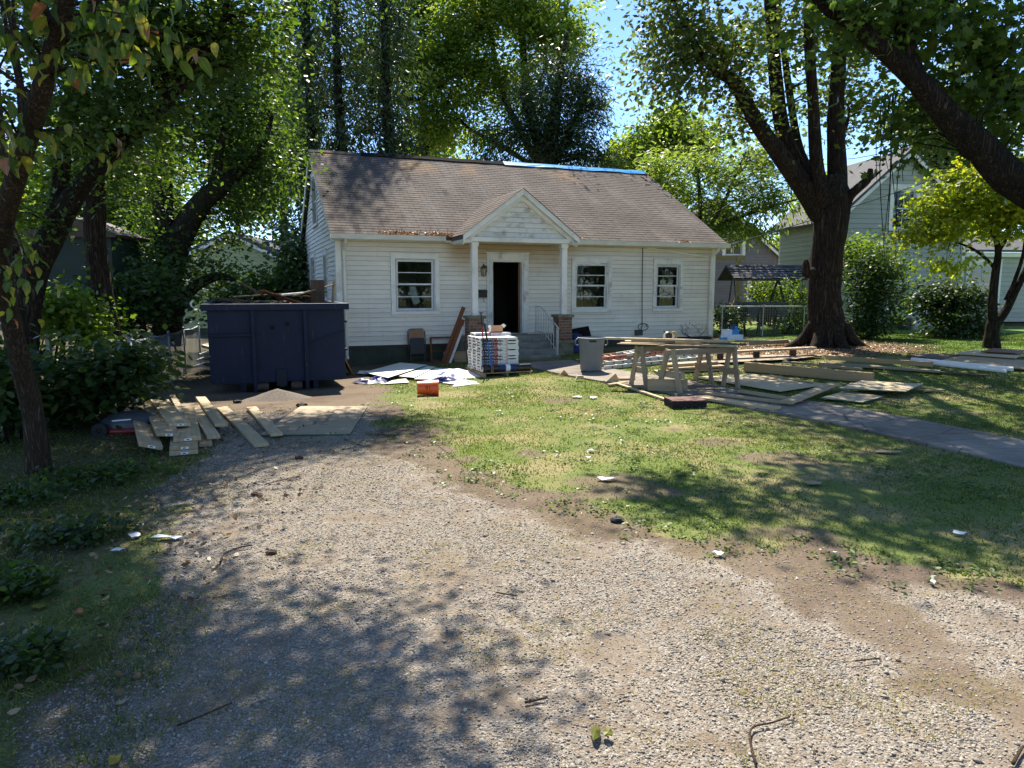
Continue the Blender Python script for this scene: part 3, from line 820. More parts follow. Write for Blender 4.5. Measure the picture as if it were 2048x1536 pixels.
# roof deck and shingle courses
def roof_slab(m, x0, x1, y0, y1, th=0.11):
    z0, z1 = roof_z(y0), roof_z(y1)
    vs = [(x0, y0, z0 - th), (x1, y0, z0 - th), (x1, y1, z1 - th), (x0, y1, z1 - th), (x0, y0, z0), (x1, y0, z0), (x1, y1, z1), (x0, y1, z1)]
    m.add(vs, [(0, 3, 2, 1), (4, 5, 6, 7), (0, 1, 5, 4), (1, 2, 6, 5), (2, 3, 7, 6), (3, 0, 4, 7)])
RX0, RX1 = -0.16, HL + 0.16
m = MB(); roof_slab(m, RX0 + 0.03, RX1 - 0.03, EAVE_Y + 0.02, RIDGE_Y); m.build('roof', M_DECK, house)
m = MB(); roof_slab(m, RX0 + 0.03, RX1 - 0.03, RIDGE_Y, HW + 0.34); m.build('roof', M_DECK, house)
for ya, yb in ((EAVE_Y, RIDGE_Y), (RIDGE_Y, HW + 0.34)):
    for x in (RX0, RX1 - 0.028):
        m = MB(); z0, z1 = roof_z(ya), roof_z(yb)
        vs = [(x, ya, z0 - 0.17), (x + 0.028, ya, z0 - 0.17), (x + 0.028, yb, z1 - 0.17), (x, yb, z1 - 0.17), (x, ya, z0 - 0.001), (x + 0.028, ya, z0 - 0.001), (x + 0.028, yb, z1 - 0.001), (x, yb, z1 - 0.001)]
        m.add(vs, [(0, 3, 2, 1), (4, 5, 6, 7), (0, 1, 5, 4), (1, 2, 6, 5), (2, 3, 7, 6), (3, 0, 4, 7)]); m.build('rake_board', M_TRIM, house)

def course(parent, e0, e1, u0, u1, nrm, tab=0.305, off=0.0, rng=rh, mat=None, name='shingle_course'):
    """one row of shingle tabs from lower edge e0-e1 up to u0-u1; nrm points out of the roof"""
    L = (e1 - e0).length; k = max(1, int(round(L / tab))); V = []; R = []
    cuts = [0.0] + [min(1, max(0, (i + off) / k)) for i in range(0 if off > 0 else 1, k)] + [1.0]
    for a, b in zip(cuts[:-1], cuts[1:]):
        if b - a < 1e-4: continue
        g = min(0.004 / L, (b - a) * 0.2); h = rng.uniform(0.011, 0.015); s = rng.uniform(-0.004, 0.003)
        la, lb = e0.lerp(e1, a + g), e0.lerp(e1, b - g); ua, ub = u0.lerp(u1, a + g), u0.lerp(u1, b - g)
        dn = ((e0 - u0).normalized()) * s
        V += [tuple(la + dn + nrm * 0.001), tuple(lb + dn + nrm * 0.001), tuple(ub + nrm * 0.002), tuple(ua + nrm * 0.002), tuple(la + dn + nrm * h), tuple(lb + dn + nrm * h), tuple(ub + nrm * 0.004), tuple(ua + nrm * 0.004)]
        R += [rng.random()] * 8
    n = len(V) // 8; me = bpy.data.meshes.new(name)
    fs = []
    for i in range(n):
        b = i * 8; fs += [(b + 4, b + 5, b + 6, b + 7), (b, b + 1, b + 5, b + 4), (b + 1, b + 2, b + 6, b + 5), (b + 3, b, b + 4, b + 7)]
    me.from_pydata(V, [], fs); at = me.attributes.new('rnd', 'FLOAT', 'POINT'); at.data.foreach_set('value', R)
    me.materials.append(mat or M_SHING); me.update()
    return put(name, me, parent)
NC = 37
rn = Vector((0, -SL, 1)).normalized(); rb = Vector((0, SL, 1)).normalized()
for i in range(NC):
    y0 = EAVE_Y - 0.02 + (RIDGE_Y - EAVE_Y) * i / NC; y1 = EAVE_Y + (RIDGE_Y - EAVE_Y) * min(i + 1.08, NC) / NC
    course(house, Vector((RX0 - 0.02, y0, roof_z(y0))), Vector((RX1 + 0.02, y0, roof_z(y0))), Vector((RX0 - 0.02, y1, roof_z(y1))), Vector((RX1 + 0.02, y1, roof_z(y1))), rn, off=(0.5 if i % 2 else 0.0))
for i in range(9):
    Y0, Y1 = HW + 0.36, RIDGE_Y; y0 = Y0 + (Y1 - Y0) * i / 9; y1 = Y0 + (Y1 - Y0) * min(i + 1.05, 9) / 9
    course(house, Vector((RX1, y0, roof_z(y0))), Vector((RX0, y0, roof_z(y0))), Vector((RX1, y1, roof_z(y1))), Vector((RX0, y1, roof_z(y1))), rb, tab=1.0)
# ridge: bare cap, black felt strip, blue tarp strip
def ridge_cover(name, x0, x1, wf, wb, mat, lift, label=None, seed=1):
    r = random.Random(seed); n = int((x1 - x0) / 0.35); V = []; F = []
    for i in range(n + 1):
        x = x0 + (x1 - x0) * i / n; j = r.uniform(-0.012, 0.012); w = wf + r.uniform(-0.02, 0.02)
        for (dy, dz) in ((-w, -w * SL + lift + j), (-w * 0.4, -w * 0.4 * SL + lift * 1.3), (0, lift * 1.5 + j * 0.5), (wb, -wb * SL + lift)):
            V.append((x, RIDGE_Y + dy, RIDGE_Z + dz))
    for i in range(n):
        for k in range(3): F.append((i * 4 + k, (i + 1) * 4 + k, (i + 1) * 4 + k + 1, i * 4 + k + 1))
    o = MB().add(V, F).build(name, mat, house)
    sd = o.modifiers.new('t', 'SOLIDIFY'); sd.thickness = 0.012; sd.offset = 1
    if label: o['label'] = label
ridge_cover('ridge_cap', RX0, 1.40, 0.13, 0.13, M_SHING, 0.02)
ridge_cover('ridge_felt', 1.38, 6.0, 0.17, 0.2, M_FELT, 0.035, 'black felt strip along the ridge', 3)
ridge_cover('ridge_tarp', 5.98, 11.30, 0.19, 0.4, M_BTARP, 0.04, 'bright blue tarp strip along the ridge', 5)

# gutters and downspouts
def gutter(x0, x1):
    m = MB(); m.prism([(-0.50, 3.005), (-0.47, 2.99), (-0.375, 2.99), (-0.375, 3.115), (-0.385, 3.115), (-0.385, 3.005), (-0.465, 3.005), (-0.485, 3.12), (-0.50, 3.12)], x0, x1, 'x')
    return m.build('gutter', M_GUTTER, house)
gutter(RX0 - 0.02, 2.66); gutter(6.10, RX1 + 0.02)
m = MB(); m.box(RX0, RX1, EAVE_Y - 0.03, -0.046, 2.985, 3.02); m.build('soffit', M_GUTTER, house)
for x in (0.17, HL - 0.17):
    m = MB(); m.tube([(x, -0.42, 3.0), (x, -0.38, 2.93), (x, -0.12, 2.78), (x, -0.085, 2.70), (x, -0.085, 0.5 if x > 5 else 0.15), (x, -0.16, 0.40 if x > 5 else 0.05)], 0.045, 6); m.build('downspout', M_GUTTER if x < 5 else M_TRIM, house)
# a loose strip of trim sagging from the frieze, and a service cable down the wall
m = MB(); m.bar((8.75, -0.06, 2.99), (10.9, -0.09, 2.74), 0.02, 0.035); m.build('loose_trim_strip', M_TRIM, house)
m = MB(); m.tube([(8.66, -0.05, 3.0), (8.665, -0.045, 2.2), (8.69, -0.045, 1.2), (8.70, -0.05, 0.75), (8.66, -0.07, 0.62)], 0.011, 6); m.tube([(8.70 + 0.16 * math.cos(a), -0.06 - 0.01 * a, 0.70 + 0.10 * math.sin(a)) for a in np.linspace(0, 8.5, 22)], 0.009, 5); m.build('service_cable', M_BLACKM, house)
m = MB(); m.box(8.46, 8.68, -0.13, -0.03, 0.46, 0.62); m.build('meter_box', m_plain('dark_box', (0.06, 0.065, 0.06), 0.6), house)

# ------------------------------------------------------------------ windows
def window(parent, op, frame=None, casing=0.11, rows=2, trim=M_TRIM, sash=M_SASH, glass=None, sill=True, depth=0.10, vmunt=False, split=0.5, label=None, header=0.13):
    """double-hung window: casing boards > two sashes > panes and muntins"""
    x0, x1, z0, z1 = op; glass = glass or M_GLASS
    m = MB()
    m.box(x0 - casing, x0, -0.052, -0.002, z0, z1 + header, frame); m.box(x1, x1 + casing, -0.052, -0.002, z0, z1 + header, frame)
    m.box(x0, x1, -0.0525, -0.002, z1, z1 + header, frame); m.box(x0 - casing - 0.02, x1 + casing + 0.02, -0.075, -0.001, z1 + header + 0.001, z1 + header + 0.025, frame)
    w = m.build('window', trim, parent, bevel=0.004)
    if label: w['label'] = label
    if sill:
        m = MB(); m.box(x0 - casing - 0.01, x1 + casing + 0.01, -0.085, 0.02, z0 - 0.075, z0 - 0.001, frame); m.build('sill', trim, w, bevel=0.006)
    m = MB()
    m.box(x0 + 0.001, x0 + 0.04, -0.03, depth, z0 + 0.001, z1 - 0.001, frame); m.box(x1 - 0.04, x1 - 0.001, -0.03, depth, z0 + 0.001, z1 - 0.001, frame)
    m.box(x0 + 0.04, x1 - 0.04, -0.03, depth, z1 - 0.035, z1 - 0.001, frame); m.box(x0 + 0.04, x1 - 0.04, -0.028, depth, z0 + 0.001, z0 + 0.03, frame)
    m.build('storm_frame', sash, w)
    zm = z0 + (z1 - z0) * split
    for (a, b, d) in ((zm, z1 - 0.036, 0.035), (z0 + 0.031, zm + 0.04, 0.072)):
        l, r = x0 + 0.041, x1 - 0.041
        m = MB(); s = 0.042; y0, y1 = d - 0.018, d + 0.018
        m.box(l, l + s, y0, y1, a, b, frame); m.box(r - s, r, y0, y1, a, b, frame); m.box(l + s, r - s, y0, y1, a, a + s, frame); m.box(l + s, r - s, y0, y1, b - s, b, frame)
        sh = m.build('sash', M_SASHW, w)
        hh = (b - a - 2 * s)
        cols = [(l + s, (l + r) / 2 - 0.011), ((l + r) / 2 + 0.011, r - s)] if vmunt else [(l + s, r - s)]
        for i in range(rows):
            c0 = a + s + hh * i / rows; c1 = a + s + hh * (i + 1) / rows
            for (p, q) in cols:
                m = MB(); m.box(p, q, d - 0.003, d + 0.003, c0 + (0.010 if i else 0), c1 - (0.010 if i < rows - 1 else 0), frame); m.build('pane', glass, w)
            if i: 
                m = MB(); m.box(l + s, r - s, y0 + 0.004, y1 - 0.004, c0 - 0.0105, c0 + 0.0105, frame); m.build('muntin', M_SASHW, w)
        if vmunt:
            m = MB(); m.box((l + r) / 2 - 0.0105, (l + r) / 2 + 0.0105, y0 + 0.005, y1 - 0.005, a + s, b - s, frame); m.build('muntin', M_SASHW, w)
    return w
window(house, OPEN_F[0], label='front window with aluminium storm frame and a white rag inside')
window(house, OPEN_F[2], label='front window nearest the porch with reflections', trim=M_TRIMOLD, sash=M_TRIMOLD)
window(house, OPEN_F[3], label='narrow front window with peeling paint and bare studs inside', trim=M_TRIMOLD, casing=0.10)
for o in OPEN_L[:2]: window(house, o, F_LEFT, 0.09)
w = window(house, OPEN_L[2], F_LEFT, 0.09, label='dark attic window in the gable')
window(house, OPEN_R[0], F_RIGHT, 0.09)
# rag hanging inside the left front window
m = MB(); m.prism([(1.85, 1.86), (2.0, 1.88), (2.05, 1.66), (2.12, 1.48), (2.06, 1.42), (1.94, 1.40), (1.88, 1.58), (1.84, 1.70)], 0.125, 0.14, 'y'); m.build('window_rag', M_TRIM, house)

# ------------------------------------------------------------------ doorway
m = MB()
m.box(3.91, 4.05, -0.05, -0.002, 0.60, 2.74); m.box(4.96, 5.11, -0.05, -0.002, 0.60, 2.74); m.box(4.05, 4.96, -0.0505, -0.002, 2.56, 2.74)
m.box(3.88, 5.14, -0.075, -0.001, 2.742, 2.775)
m.box(3.97, 4.049, -0.07, -0.052, 0.60, 2.62); m.box(4.961, 5.04, -0.07, -0.052, 0.60, 2.62)
dr = m.build('door_casing', M_TRIMOLD, house, bevel=0.004)
m = MB(); m.box(4.051, 4.085, -0.03, 0.14, 0.60, 2.558); m.box(4.925, 4.959, -0.03, 0.14, 0.60, 2.558); m.box(4.086, 4.924, -0.03, 0.14, 2.52, 2.558); m.build('door_jamb', M_TRIMOLD, house)
m = MB(); m.box(3.97, 5.06, -0.12, 0.13, 0.562, 0.597); m.build('threshold', M_STEP, house)
mm = Matrix.Translation((4.90, 0.15, 0)) @ Matrix.Rotation(rad(64), 4, 'Z')
m = MB(); m.box(0, 0.82, -0.02, 0.02, 0.61, 2.50, mm); dl = m.build('door', M_WOODOLD, house, bevel=0.004)
m = MB()
for (a, b, c, d) in ((0.1, 0.37, 0.75, 1.4), (0.45, 0.72, 0.75, 1.4), (0.1, 0.37, 1.55, 2.35), (0.45, 0.72, 1.55, 2.35)): m.box(a, b, 0.021, 0.03, c, d, mm)
m.build('door_panel', M_WOODOLD, dl)
m = MB(); m.lathe([(0.0, 0.0), (0.03, 0.01), (0.03, 0.04), (0.0, 0.055)], 12, mm @ Matrix.Translation((0.76, 0.03, 1.5)) @ Matrix.Rotation(rad(-90), 4, 'X')); m.build('door_knob', M_BLACKM, dl)

# ------------------------------------------------------------------ porch
PY0, PY1 = -1.36, -0.96
PXL, PXR, PAX, PAZ, PEZ = 2.84, 5.96, 4.40, 4.27, 3.11
m = MB(); m.box(2.95, 5.80, -0.80, -0.05, -0.3, 0.575); m.build('stoop', M_STEP, house, bevel=0.01)
for i, (a, b, z) in enumerate(((-1.08, -0.802, 0.42), (-1.36, -1.082, 0.27), (-1.64, -1.362, 0.12))):
    m = MB(); m.box(3.40, 5.34, a, b, -0.3, z); m.build('step', M_STEP, house, bevel=0.012)
rb2 = random.Random(8)
def pier(xc):
    p = MB(); w, y0, y1 = 0.185, -1.34, -0.97
    p.box(xc - w, xc + w, y0, y1, 0.47, 1.065); o = p.build('pier', M_MORTAR, house)
    q = MB(); q.box(xc - 0.235, xc + 0.235, y0 - 0.05, y1 + 0.05, 1.066, 1.14); q.build('pier_cap', M_STONECAP, o, bevel=0.015)
    q = MB(); q.box(xc - 0.22, xc + 0.22, y0 - 0.035, y1 + 0.03, -0.3, 0.40); q.build('pier_base', M_STONECAP, o, bevel=0.012)
    q = MB(); q.box(xc - 0.245, xc + 0.245, y0 - 0.06, y1 + 0.04, 0.401, 0.469); q.build('pier_ledge', M_STONECAP, o, bevel=0.012)
    ch = 0.0745
    for r in range(8):
        z = 0.474 + r * ch
        for face in ('f', 'l'):
            L = 2 * w if face == 'f' else (y1 - y0)
            bl = 0.182; x = -bl / 2 if r % 2 else 0.0
            while x < L - 0.01:
                a, b = max(0, x) + 0.005, min(L, x + bl) - 0.005; x += bl
                if b - a < 0.02: continue
                j = rb2.uniform(0.006, 0.013); q = MB()
                if face == 'f': q.box(xc - w + a, xc - w + b, y0 - j, y0 + 0.02, z, z + ch - 0.011)
                else: q.box(xc - w - j, xc - w + 0.02, y0 + a + 0.02, y0 + b, z, z + ch - 0.011)
                q.build('brick', M_BRICK, o)
pier(3.19); pier(5.62)
for xc in (3.19, 5.63):
    m = MB(); m.box(xc - 0.075, xc + 0.075, -1.23, -1.08, 1.141, 2.955); po = m.build('porch_post', M_TRIM, house, bevel=0.006)
    m = MB(); m.box(xc - 0.095, xc + 0.095, -1.25, -1.06, 2.85, 2.953); m.build('post_collar', M_TRIM, po, bevel=0.006)
# ceiling, beam, pediment
m = MB(); m.box(2.93, 5.87, -1.20, -0.05, 3.0, 3.045); m.build('porch_ceiling', M_TRIMOLD, house)
m = MB(); m.box(2.86, 5.90, -1.30, -1.10, 2.957, 3.07); m.box(2.86, 3.02, -1.098, -0.06, 2.957, 3.0); m.box(5.75, 5.90, -1.098, -0.06, 2.957, 3.0); m.build('porch_beam', M_TRIM, house, bevel=0.006)
PSL = (PAZ - PEZ) / (PAX - PXL)
pclip = lambda z: (2.80 + max(0, z - 3.07) / PSL, 6.0 - max(0, z - 3.07) / PSL)
m = MB(); m.prism([(2.82, 3.071), (5.98, 3.071), (4.40, 3.071 + 1.58 * PSL)], -1.18, -1.12, 'y'); m.build('pediment', M_INT, house)
clap(house, 2.85, 5.95, 3.075, PAZ - 0.20, [], M_TRIMOLD, expo=0.125, mat4=Matrix.Translation((0, -1.18, 0)), clip=lambda z: (2.98 + max(0, z - 3.07) / PSL, 5.82 - max(0, z - 3.07) / PSL), name='pediment_board')
for sgn in (-1, 1):
    ex = PAX + sgn * (PAX - PXL)
    m = MB()
    vs = []
    for y in (-1.405, -1.36):
        vs += [(ex, y, PEZ - 0.15), (PAX, y, PAZ - 0.15), (PAX, y, PAZ - 0.002), (ex, y, PEZ - 0.002)]
    m.add(vs, [(0, 1, 2, 3), (7, 6, 5, 4), (0, 4, 5, 1), (1, 5, 6, 2), (2, 6, 7, 3), (3, 7, 4, 0)]); m.build('rake_board', M_TRIM, house)
    m = MB(); vs = []
    for y in (-1.31, -1.18):
        vs += [(ex - sgn * 0.02, y, PEZ - 0.24), (PAX, y, PAZ - 0.26), (PAX, y, PAZ - 0.13), (ex - sgn * 0.02, y, PEZ - 0.12)]
    m.add(vs, [(0, 1, 2, 3), (7, 6, 5, 4), (0, 4, 5, 1), (1, 5, 6, 2), (2, 6, 7, 3), (3, 7, 4, 0)]); m.build('rake_trim', M_TRIM, house)
    # roof of the porch running back into the main roof
    yb0 = EAVE_Y + (PEZ - EAVE_Z) / SL; yb1 = EAVE_Y + (PAZ - EAVE_Z) / SL
    e = Vector((ex + sgn * 0.03, 0, PEZ - 0.02))
    m = MB(); vs = [(ex, -1.40, PEZ - 0.11), (ex, yb0, PEZ - 0.11), (PAX, yb1, PAZ - 0.11), (PAX, -1.40, PAZ - 0.11), (ex, -1.40, PEZ), (ex, yb0, PEZ), (PAX, yb1, PAZ), (PAX, -1.40, PAZ)]
    m.add(vs, [(0, 1, 2, 3), (7, 6, 5, 4), (0, 4, 5, 1), (1, 5, 6, 2), (2, 6, 7, 3), (3, 7, 4, 0)]); m.build('porch_roof', M_DECK, house)
    nr = Vector((sgn * PSL, 0, 1)).normalized(); K = 14
    for i in range(K):
        t0, t1 = i / K - 0.012, min(1, (i + 1.08) / K)
        A = lambda t, y: Vector((ex + (PAX - ex) * t, y, PEZ + (PAZ - PEZ) * t))
        yv = lambda t: yb0 + (yb1 - yb0) * max(0, t)
        course(house, A(t0, -1.43), A(t0, yv(t0)), A(t1, -1.43), A(t1, yv(t1)), nr, off=(0.5 if i % 2 else 0))
    # cream return at the foot of the gable
    m = MB(); m.box(min(ex, ex - sgn * 0.22), max(ex, ex - sgn * 0.22), -1.399, -0.40, PEZ - 0.19, PEZ - 0.112); m.build('eave_return', M_GUTTER, house, bevel=0.006)

# railing beside the steps
m = MB(); top = [(5.28, -0.15, 1.40), (5.28, -0.55, 1.40), (5.28, -1.62, 0.86)]
m.tube([(5.28, -0.12, 1.33), (5.28, -0.50, 1.33), (5.28, -1.66, 0.80)], 0.016, 6)
m.tube([(5.28, -0.12, 0.68), (5.28, -0.80, 0.62), (5.28, -1.60, 0.20)], 0.011, 6)
M_RAIL = m_plain('white_rusty_iron', (0.62, 0.60, 0.56), 0.5, 0.15, 14, dirt=(0.22, 0.12, 0.07), dirt_amt=0.8)
rl = m.build('railing', M_RAIL, house)
for i in range(8):
    y = -0.35 - i * 0.165; zt = 1.33 if y > -0.5 else 1.33 + (y + 0.5) * 0.457; zb = 0.575 if y > -0.8 else (0.42 if y > -1.08 else (0.27 if y > -1.36 else 0.12))
    m = MB(); m.box(5.272, 5.288, y - 0.008, y + 0.008, zb, zt - 0.012); m.build('baluster', M_RAIL, rl)
for y, z0, z1 in ((-0.15, 0.575, 1.33), (-1.6, 0.12, 0.82)):
    m = MB(); m.box(5.266, 5.294, y - 0.014, y + 0.014, z0, z1); m.build('newel', M_RAIL, rl)

# lamp and letter box beside the door
lamp = empty('wall_lantern', parent=house); lamp.location = (3.80, -0.03, 2.30)
M_OLDBR = m_plain('dull_brass', (0.15, 0.11, 0.06), 0.5, 0.3, 10, metal=0.6)
m = MB(); m.box(0.05, 0.11, -0.03, 0.0, -0.05, 0.10); m.build('back_plate', M_OLDBR, lamp)
m = MB(); m.tube([(0.08, -0.03, 0.05), (0.07, -0.10, 0.10), (0.0, -0.12, 0.11), (-0.02, -0.12, 0.06)], 0.012, 6); m.build('bracket', M_OLDBR, lamp)
LM = Matrix.Translation((-0.02, -0.12, 0))
m = MB(); m.lathe([(0.015, 0.16), (0.025, 0.12), (0.085, 0.045), (0.09, 0.03), (0.075, 0.03)], 6, LM); m.build('lantern_roof', M_OLDBR, lamp)
m = MB(); m.lathe([(0.052, -0.15), (0.078, 0.029)], 6, LM); m.build('lantern_glass', m_plain('dusty_amber_glass', (0.36, 0.30, 0.20), 0.3, 0.2, 9), lamp)
m = MB()
for k in range(6):
    a = k * math.pi / 3; m.tube([(-0.02 + 0.056 * math.cos(a), -0.12 + 0.056 * math.sin(a), -0.152), (-0.02 + 0.082 * math.cos(a), -0.12 + 0.082 * math.sin(a), 0.03)], 0.006, 4)
m.lathe([(0.0, -0.19), (0.02, -0.17), (0.06, -0.151)], 6, LM); m.build('lantern_cage', M_OLDBR, lamp)
m = MB(); m.box(3.665, 3.885, -0.13, -0.035, 1.575, 1.73); mb = m.build('letter_box', M_BLACKM, house, bevel=0.006)
m = MB(); m.prism([(-0.145, 1.735), (-0.035, 1.775), (-0.035, 1.731), (-0.145, 1.731)], 3.655, 3.895, 'x'); m.build('lid', M_BLACKM, mb)
m = MB(); m.tube([(3.80, -0.08, 1.574), (3.80, -0.08, 1.49), (3.81, -0.10, 1.46), (3.82, -0.12, 1.48)], 0.006, 5); m.build('newspaper_hook', M_BLACKM, mb)
# ------------------------------------------------------------------ trees and shrubs
SH_KITE = [(0, 0), (0.42, 0.30), (1, 0), (0.42, -0.30)]
SH_OVAL = [(0, 0), (0.25, 0.26), (0.62, 0.27), (1, 0), (0.62, -0.27), (0.25, -0.26)]
SH_THIN = [(0, 0), (0.4, 0.13), (1, 0), (0.4, -0.13)]
SH_NEED = [(0, 0.05), (0.5, 0.10), (1, 0.0), (0.5, -0.10)]
SH_MAPLE = [(0, 0), (0.0, 0.30), (0.20, 0.15), (0.40, 0.56), (0.50, 0.20), (0.74, 0.24), (1.0, 0.0), (0.74, -0.24), (0.50, -0.20), (0.40, -0.56), (0.20, -0.15), (0.0, -0.30)]

def leaf_faces(rng, pos, size, shape, droop=0.3, up=0.6, fold=0.12, dirs=None):
    """one face per leaf: axis runs outwards and droops, blade roughly faces up"""
    n = len(pos); sh = np.array(shape, float)
    yaw = rng.random(n) * 6.2832
    ax = np.stack([np.cos(yaw), np.sin(yaw), -droop + (rng.random(n) - 0.5) * 1.1], -1)
    if dirs is not None: ax = ax * 0.7 + dirs
    ax /= np.linalg.norm(ax, axis=1, keepdims=True) + 1e-9
    nr = rng.normal(size=(n, 3)) * 0.75; nr[:, 2] += up
    nr -= ax * (nr * ax).sum(1, keepdims=True); nr /= np.linalg.norm(nr, axis=1, keepdims=True) + 1e-9
    sd = np.cross(nr, ax)
    s = size if hasattr(size, '__len__') else np.full(n, size)
    V = pos[:, None] + ax[:, None] * (sh[None, :, 0:1] * s[:, None, None]) + sd[:, None] * (sh[None, :, 1:2] * s[:, None, None]) \
        - nr[:, None] * ((np.abs(sh[None, :, 1:2]) * fold + 0.10 * sh[None, :, 0:1] ** 2) * s[:, None, None])
    return V

def clump_centers(rng, ells, kind='shell'):
    """ells: (centre, (rx, ry, rz), count); spots spread through lumpy ellipsoids, denser towards the outside"""
    out = []
    for c, r, k in ells:
        d = rng.normal(size=(k, 3)); d /= np.linalg.norm(d, axis=1, keepdims=True)
        q = rng.random(k) ** (0.42)
        wob = 0.82 + 0.36 * np.sin(d[:, 0] * 5 + c[0]) * np.sin(d[:, 1] * 4 + c[1]) + 0.2 * (rng.random(k) - 0.5)
        out.append(np.array(c)[None] + d * (q * wob)[:, None] * np.array(r)[None])
    return np.concatenate(out)

def catmull(pts, radii, n=5):
    P_ = [Vector(p) for p in pts]; out, ro = [], []
    for i in range(len(P_) - 1):
        p0, p1, p2, p3 = P_[max(i - 1, 0)], P_[i], P_[i + 1], P_[min(i + 2, len(P_) - 1)]
        for k in range(n):
            t = k / n
            out.append(0.5 * ((2 * p1) + (p2 - p0) * t + (2 * p0 - 5 * p1 + 4 * p2 - p3) * t * t + (3 * p1 - p0 - 3 * p2 + p3) * t ** 3))
            ro.append(radii[i] * (1 - t) + radii[i + 1] * t)
    out.append(P_[-1]); ro.append(radii[-1])
    return out, ro

def make_tree(name, label, base, limbs, ells, leaf, bark, leafmat, cat='tree', group=None, seed=1, branch_share=0.5, branch_r=0.035, trunk_sides=10, split_leaves=None):
    """limbs: list of (points, radii); leaf: n per clump, clump radius, size, shape, droop, squash, hang"""
    rng = np.random.default_rng(seed); pr = random.Random(seed)
    root = empty(name, base)
    tag(root, label, cat, group)
    b = Vector(base)
    m = MB(); sk = []
    for pts, radii in limbs:
        p, r = catmull(pts, radii)
        m.tube([q - b for q in p], r, trunk_sides if radii[0] > 0.08 else 6, lump=0.10, rng=pr)
        sk += [(np.array(q), rr) for q, rr in zip(p, r)]
    C = clump_centers(rng, ells) if ells else np.zeros((0, 3))
    SK = np.array([q for q, _ in sk]); SR = np.array([r for _, r in sk])
    dirs = []
    # branches reach from the nearest limb to the leaf clumps
    for i, c in enumerate(C):
        d = SK - c; dist = np.linalg.norm(d, axis=1) + np.where(SK[:, 2] > c[2] - 0.1, 0.8, 0) * (0.5 + 0)
        j = int(np.argmin(dist)); v = c - SK[j]; L = np.linalg.norm(v)
        dirs.append(v / (L + 1e-6))
        if rng.random() < branch_share and L > 0.3:
            mid = SK[j] + v * 0.5 + np.array([rng.normal() * 0.08 * L, rng.normal() * 0.08 * L, 0.10 * L])
            r0 = min(SR[j] * 0.55, branch_r * (0.35 + 0.22 * L))
            m.tube([Vector(SK[j]) - b, Vector(mid) - b, Vector(c) - b], [r0, r0 * 0.6, r0 * 0.2], 5, caps=False)
    tr = m.build('trunk', bark, root, smooth=True)
    if len(C):
        dirs = np.array(dirs); k = leaf['n']
        rep = np.repeat(np.arange(len(C)), k)
        off = rng.normal(size=(len(rep), 3)) * np.array([1, 1, leaf.get('squash', 0.6)]) * (leaf['r'] * (0.6 + 0.8 * rng.random(len(C))))[rep][:, None]
        pos = C[rep] + off
        if leaf.get('hang'): pos[:, 2] -= rng.random(len(pos)) ** 1.5 * leaf['hang']
        s = leaf['size'] * (0.6 + 0.7 * rng.random(len(pos)))
        V = leaf_faces(rng, pos, s, leaf['shape'], leaf.get('droop', 0.3), leaf.get('up', 0.6), leaf.get('fold', 0.12), dirs[rep] * leaf.get('out', 0.5))
        cl = rng.random(len(C))
        rv = np.clip(0.55 * cl[rep] + 0.45 * rng.random(len(pos)), 0, 1)
        V -= np.array(base)[None, None]
        put('crown', np_mesh('crown', V, leafmat, rv), root)
    return root

# bark and leaves of each kind
B_MAPLE = m_bark('maple_bark', (0.016, 0.012, 0.009), (0.075, 0.054, 0.040))
B_DARK = m_bark('dark_bark', (0.012, 0.010, 0.008), (0.055, 0.042, 0.031))
B_YOUNG = m_bark('young_bark', (0.035, 0.026, 0.018), (0.11, 0.078, 0.052), 1.6)
B_IVY = m_bark('mossy_bark', (0.016, 0.014, 0.010), (0.06, 0.05, 0.034), 1.0, (0.03, 0.045, 0.015))
TRN = (1.9, 1.75, 0.55)
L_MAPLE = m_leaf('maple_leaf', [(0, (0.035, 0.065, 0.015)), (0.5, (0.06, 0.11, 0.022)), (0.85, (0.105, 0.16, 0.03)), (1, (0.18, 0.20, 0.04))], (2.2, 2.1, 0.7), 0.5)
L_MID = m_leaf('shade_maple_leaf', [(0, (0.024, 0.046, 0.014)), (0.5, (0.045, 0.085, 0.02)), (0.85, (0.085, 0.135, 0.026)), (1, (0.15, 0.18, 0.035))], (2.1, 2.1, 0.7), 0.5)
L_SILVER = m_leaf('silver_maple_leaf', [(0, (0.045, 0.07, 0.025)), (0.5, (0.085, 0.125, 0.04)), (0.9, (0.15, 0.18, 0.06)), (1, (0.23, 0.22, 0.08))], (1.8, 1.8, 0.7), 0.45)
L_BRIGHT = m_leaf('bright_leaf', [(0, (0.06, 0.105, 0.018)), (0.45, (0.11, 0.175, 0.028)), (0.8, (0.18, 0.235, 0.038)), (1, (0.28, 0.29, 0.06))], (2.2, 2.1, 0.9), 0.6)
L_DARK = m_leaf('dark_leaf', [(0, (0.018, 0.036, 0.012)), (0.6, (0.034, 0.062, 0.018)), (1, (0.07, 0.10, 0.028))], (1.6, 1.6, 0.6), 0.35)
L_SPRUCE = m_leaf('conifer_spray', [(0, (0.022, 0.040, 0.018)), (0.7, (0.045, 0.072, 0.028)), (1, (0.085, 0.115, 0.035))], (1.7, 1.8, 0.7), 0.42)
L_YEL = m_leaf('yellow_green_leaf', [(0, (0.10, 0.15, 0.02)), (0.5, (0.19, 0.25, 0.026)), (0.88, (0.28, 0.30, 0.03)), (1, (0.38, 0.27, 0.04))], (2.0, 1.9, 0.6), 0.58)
L_FEATH = m_leaf('feathery_leaf', [(0, (0.07, 0.115, 0.03)), (0.5, (0.125, 0.18, 0.045)), (0.9, (0.20, 0.24, 0.065)), (1, (0.32, 0.27, 0.10))], (2.0, 2.0, 0.8), 0.6)
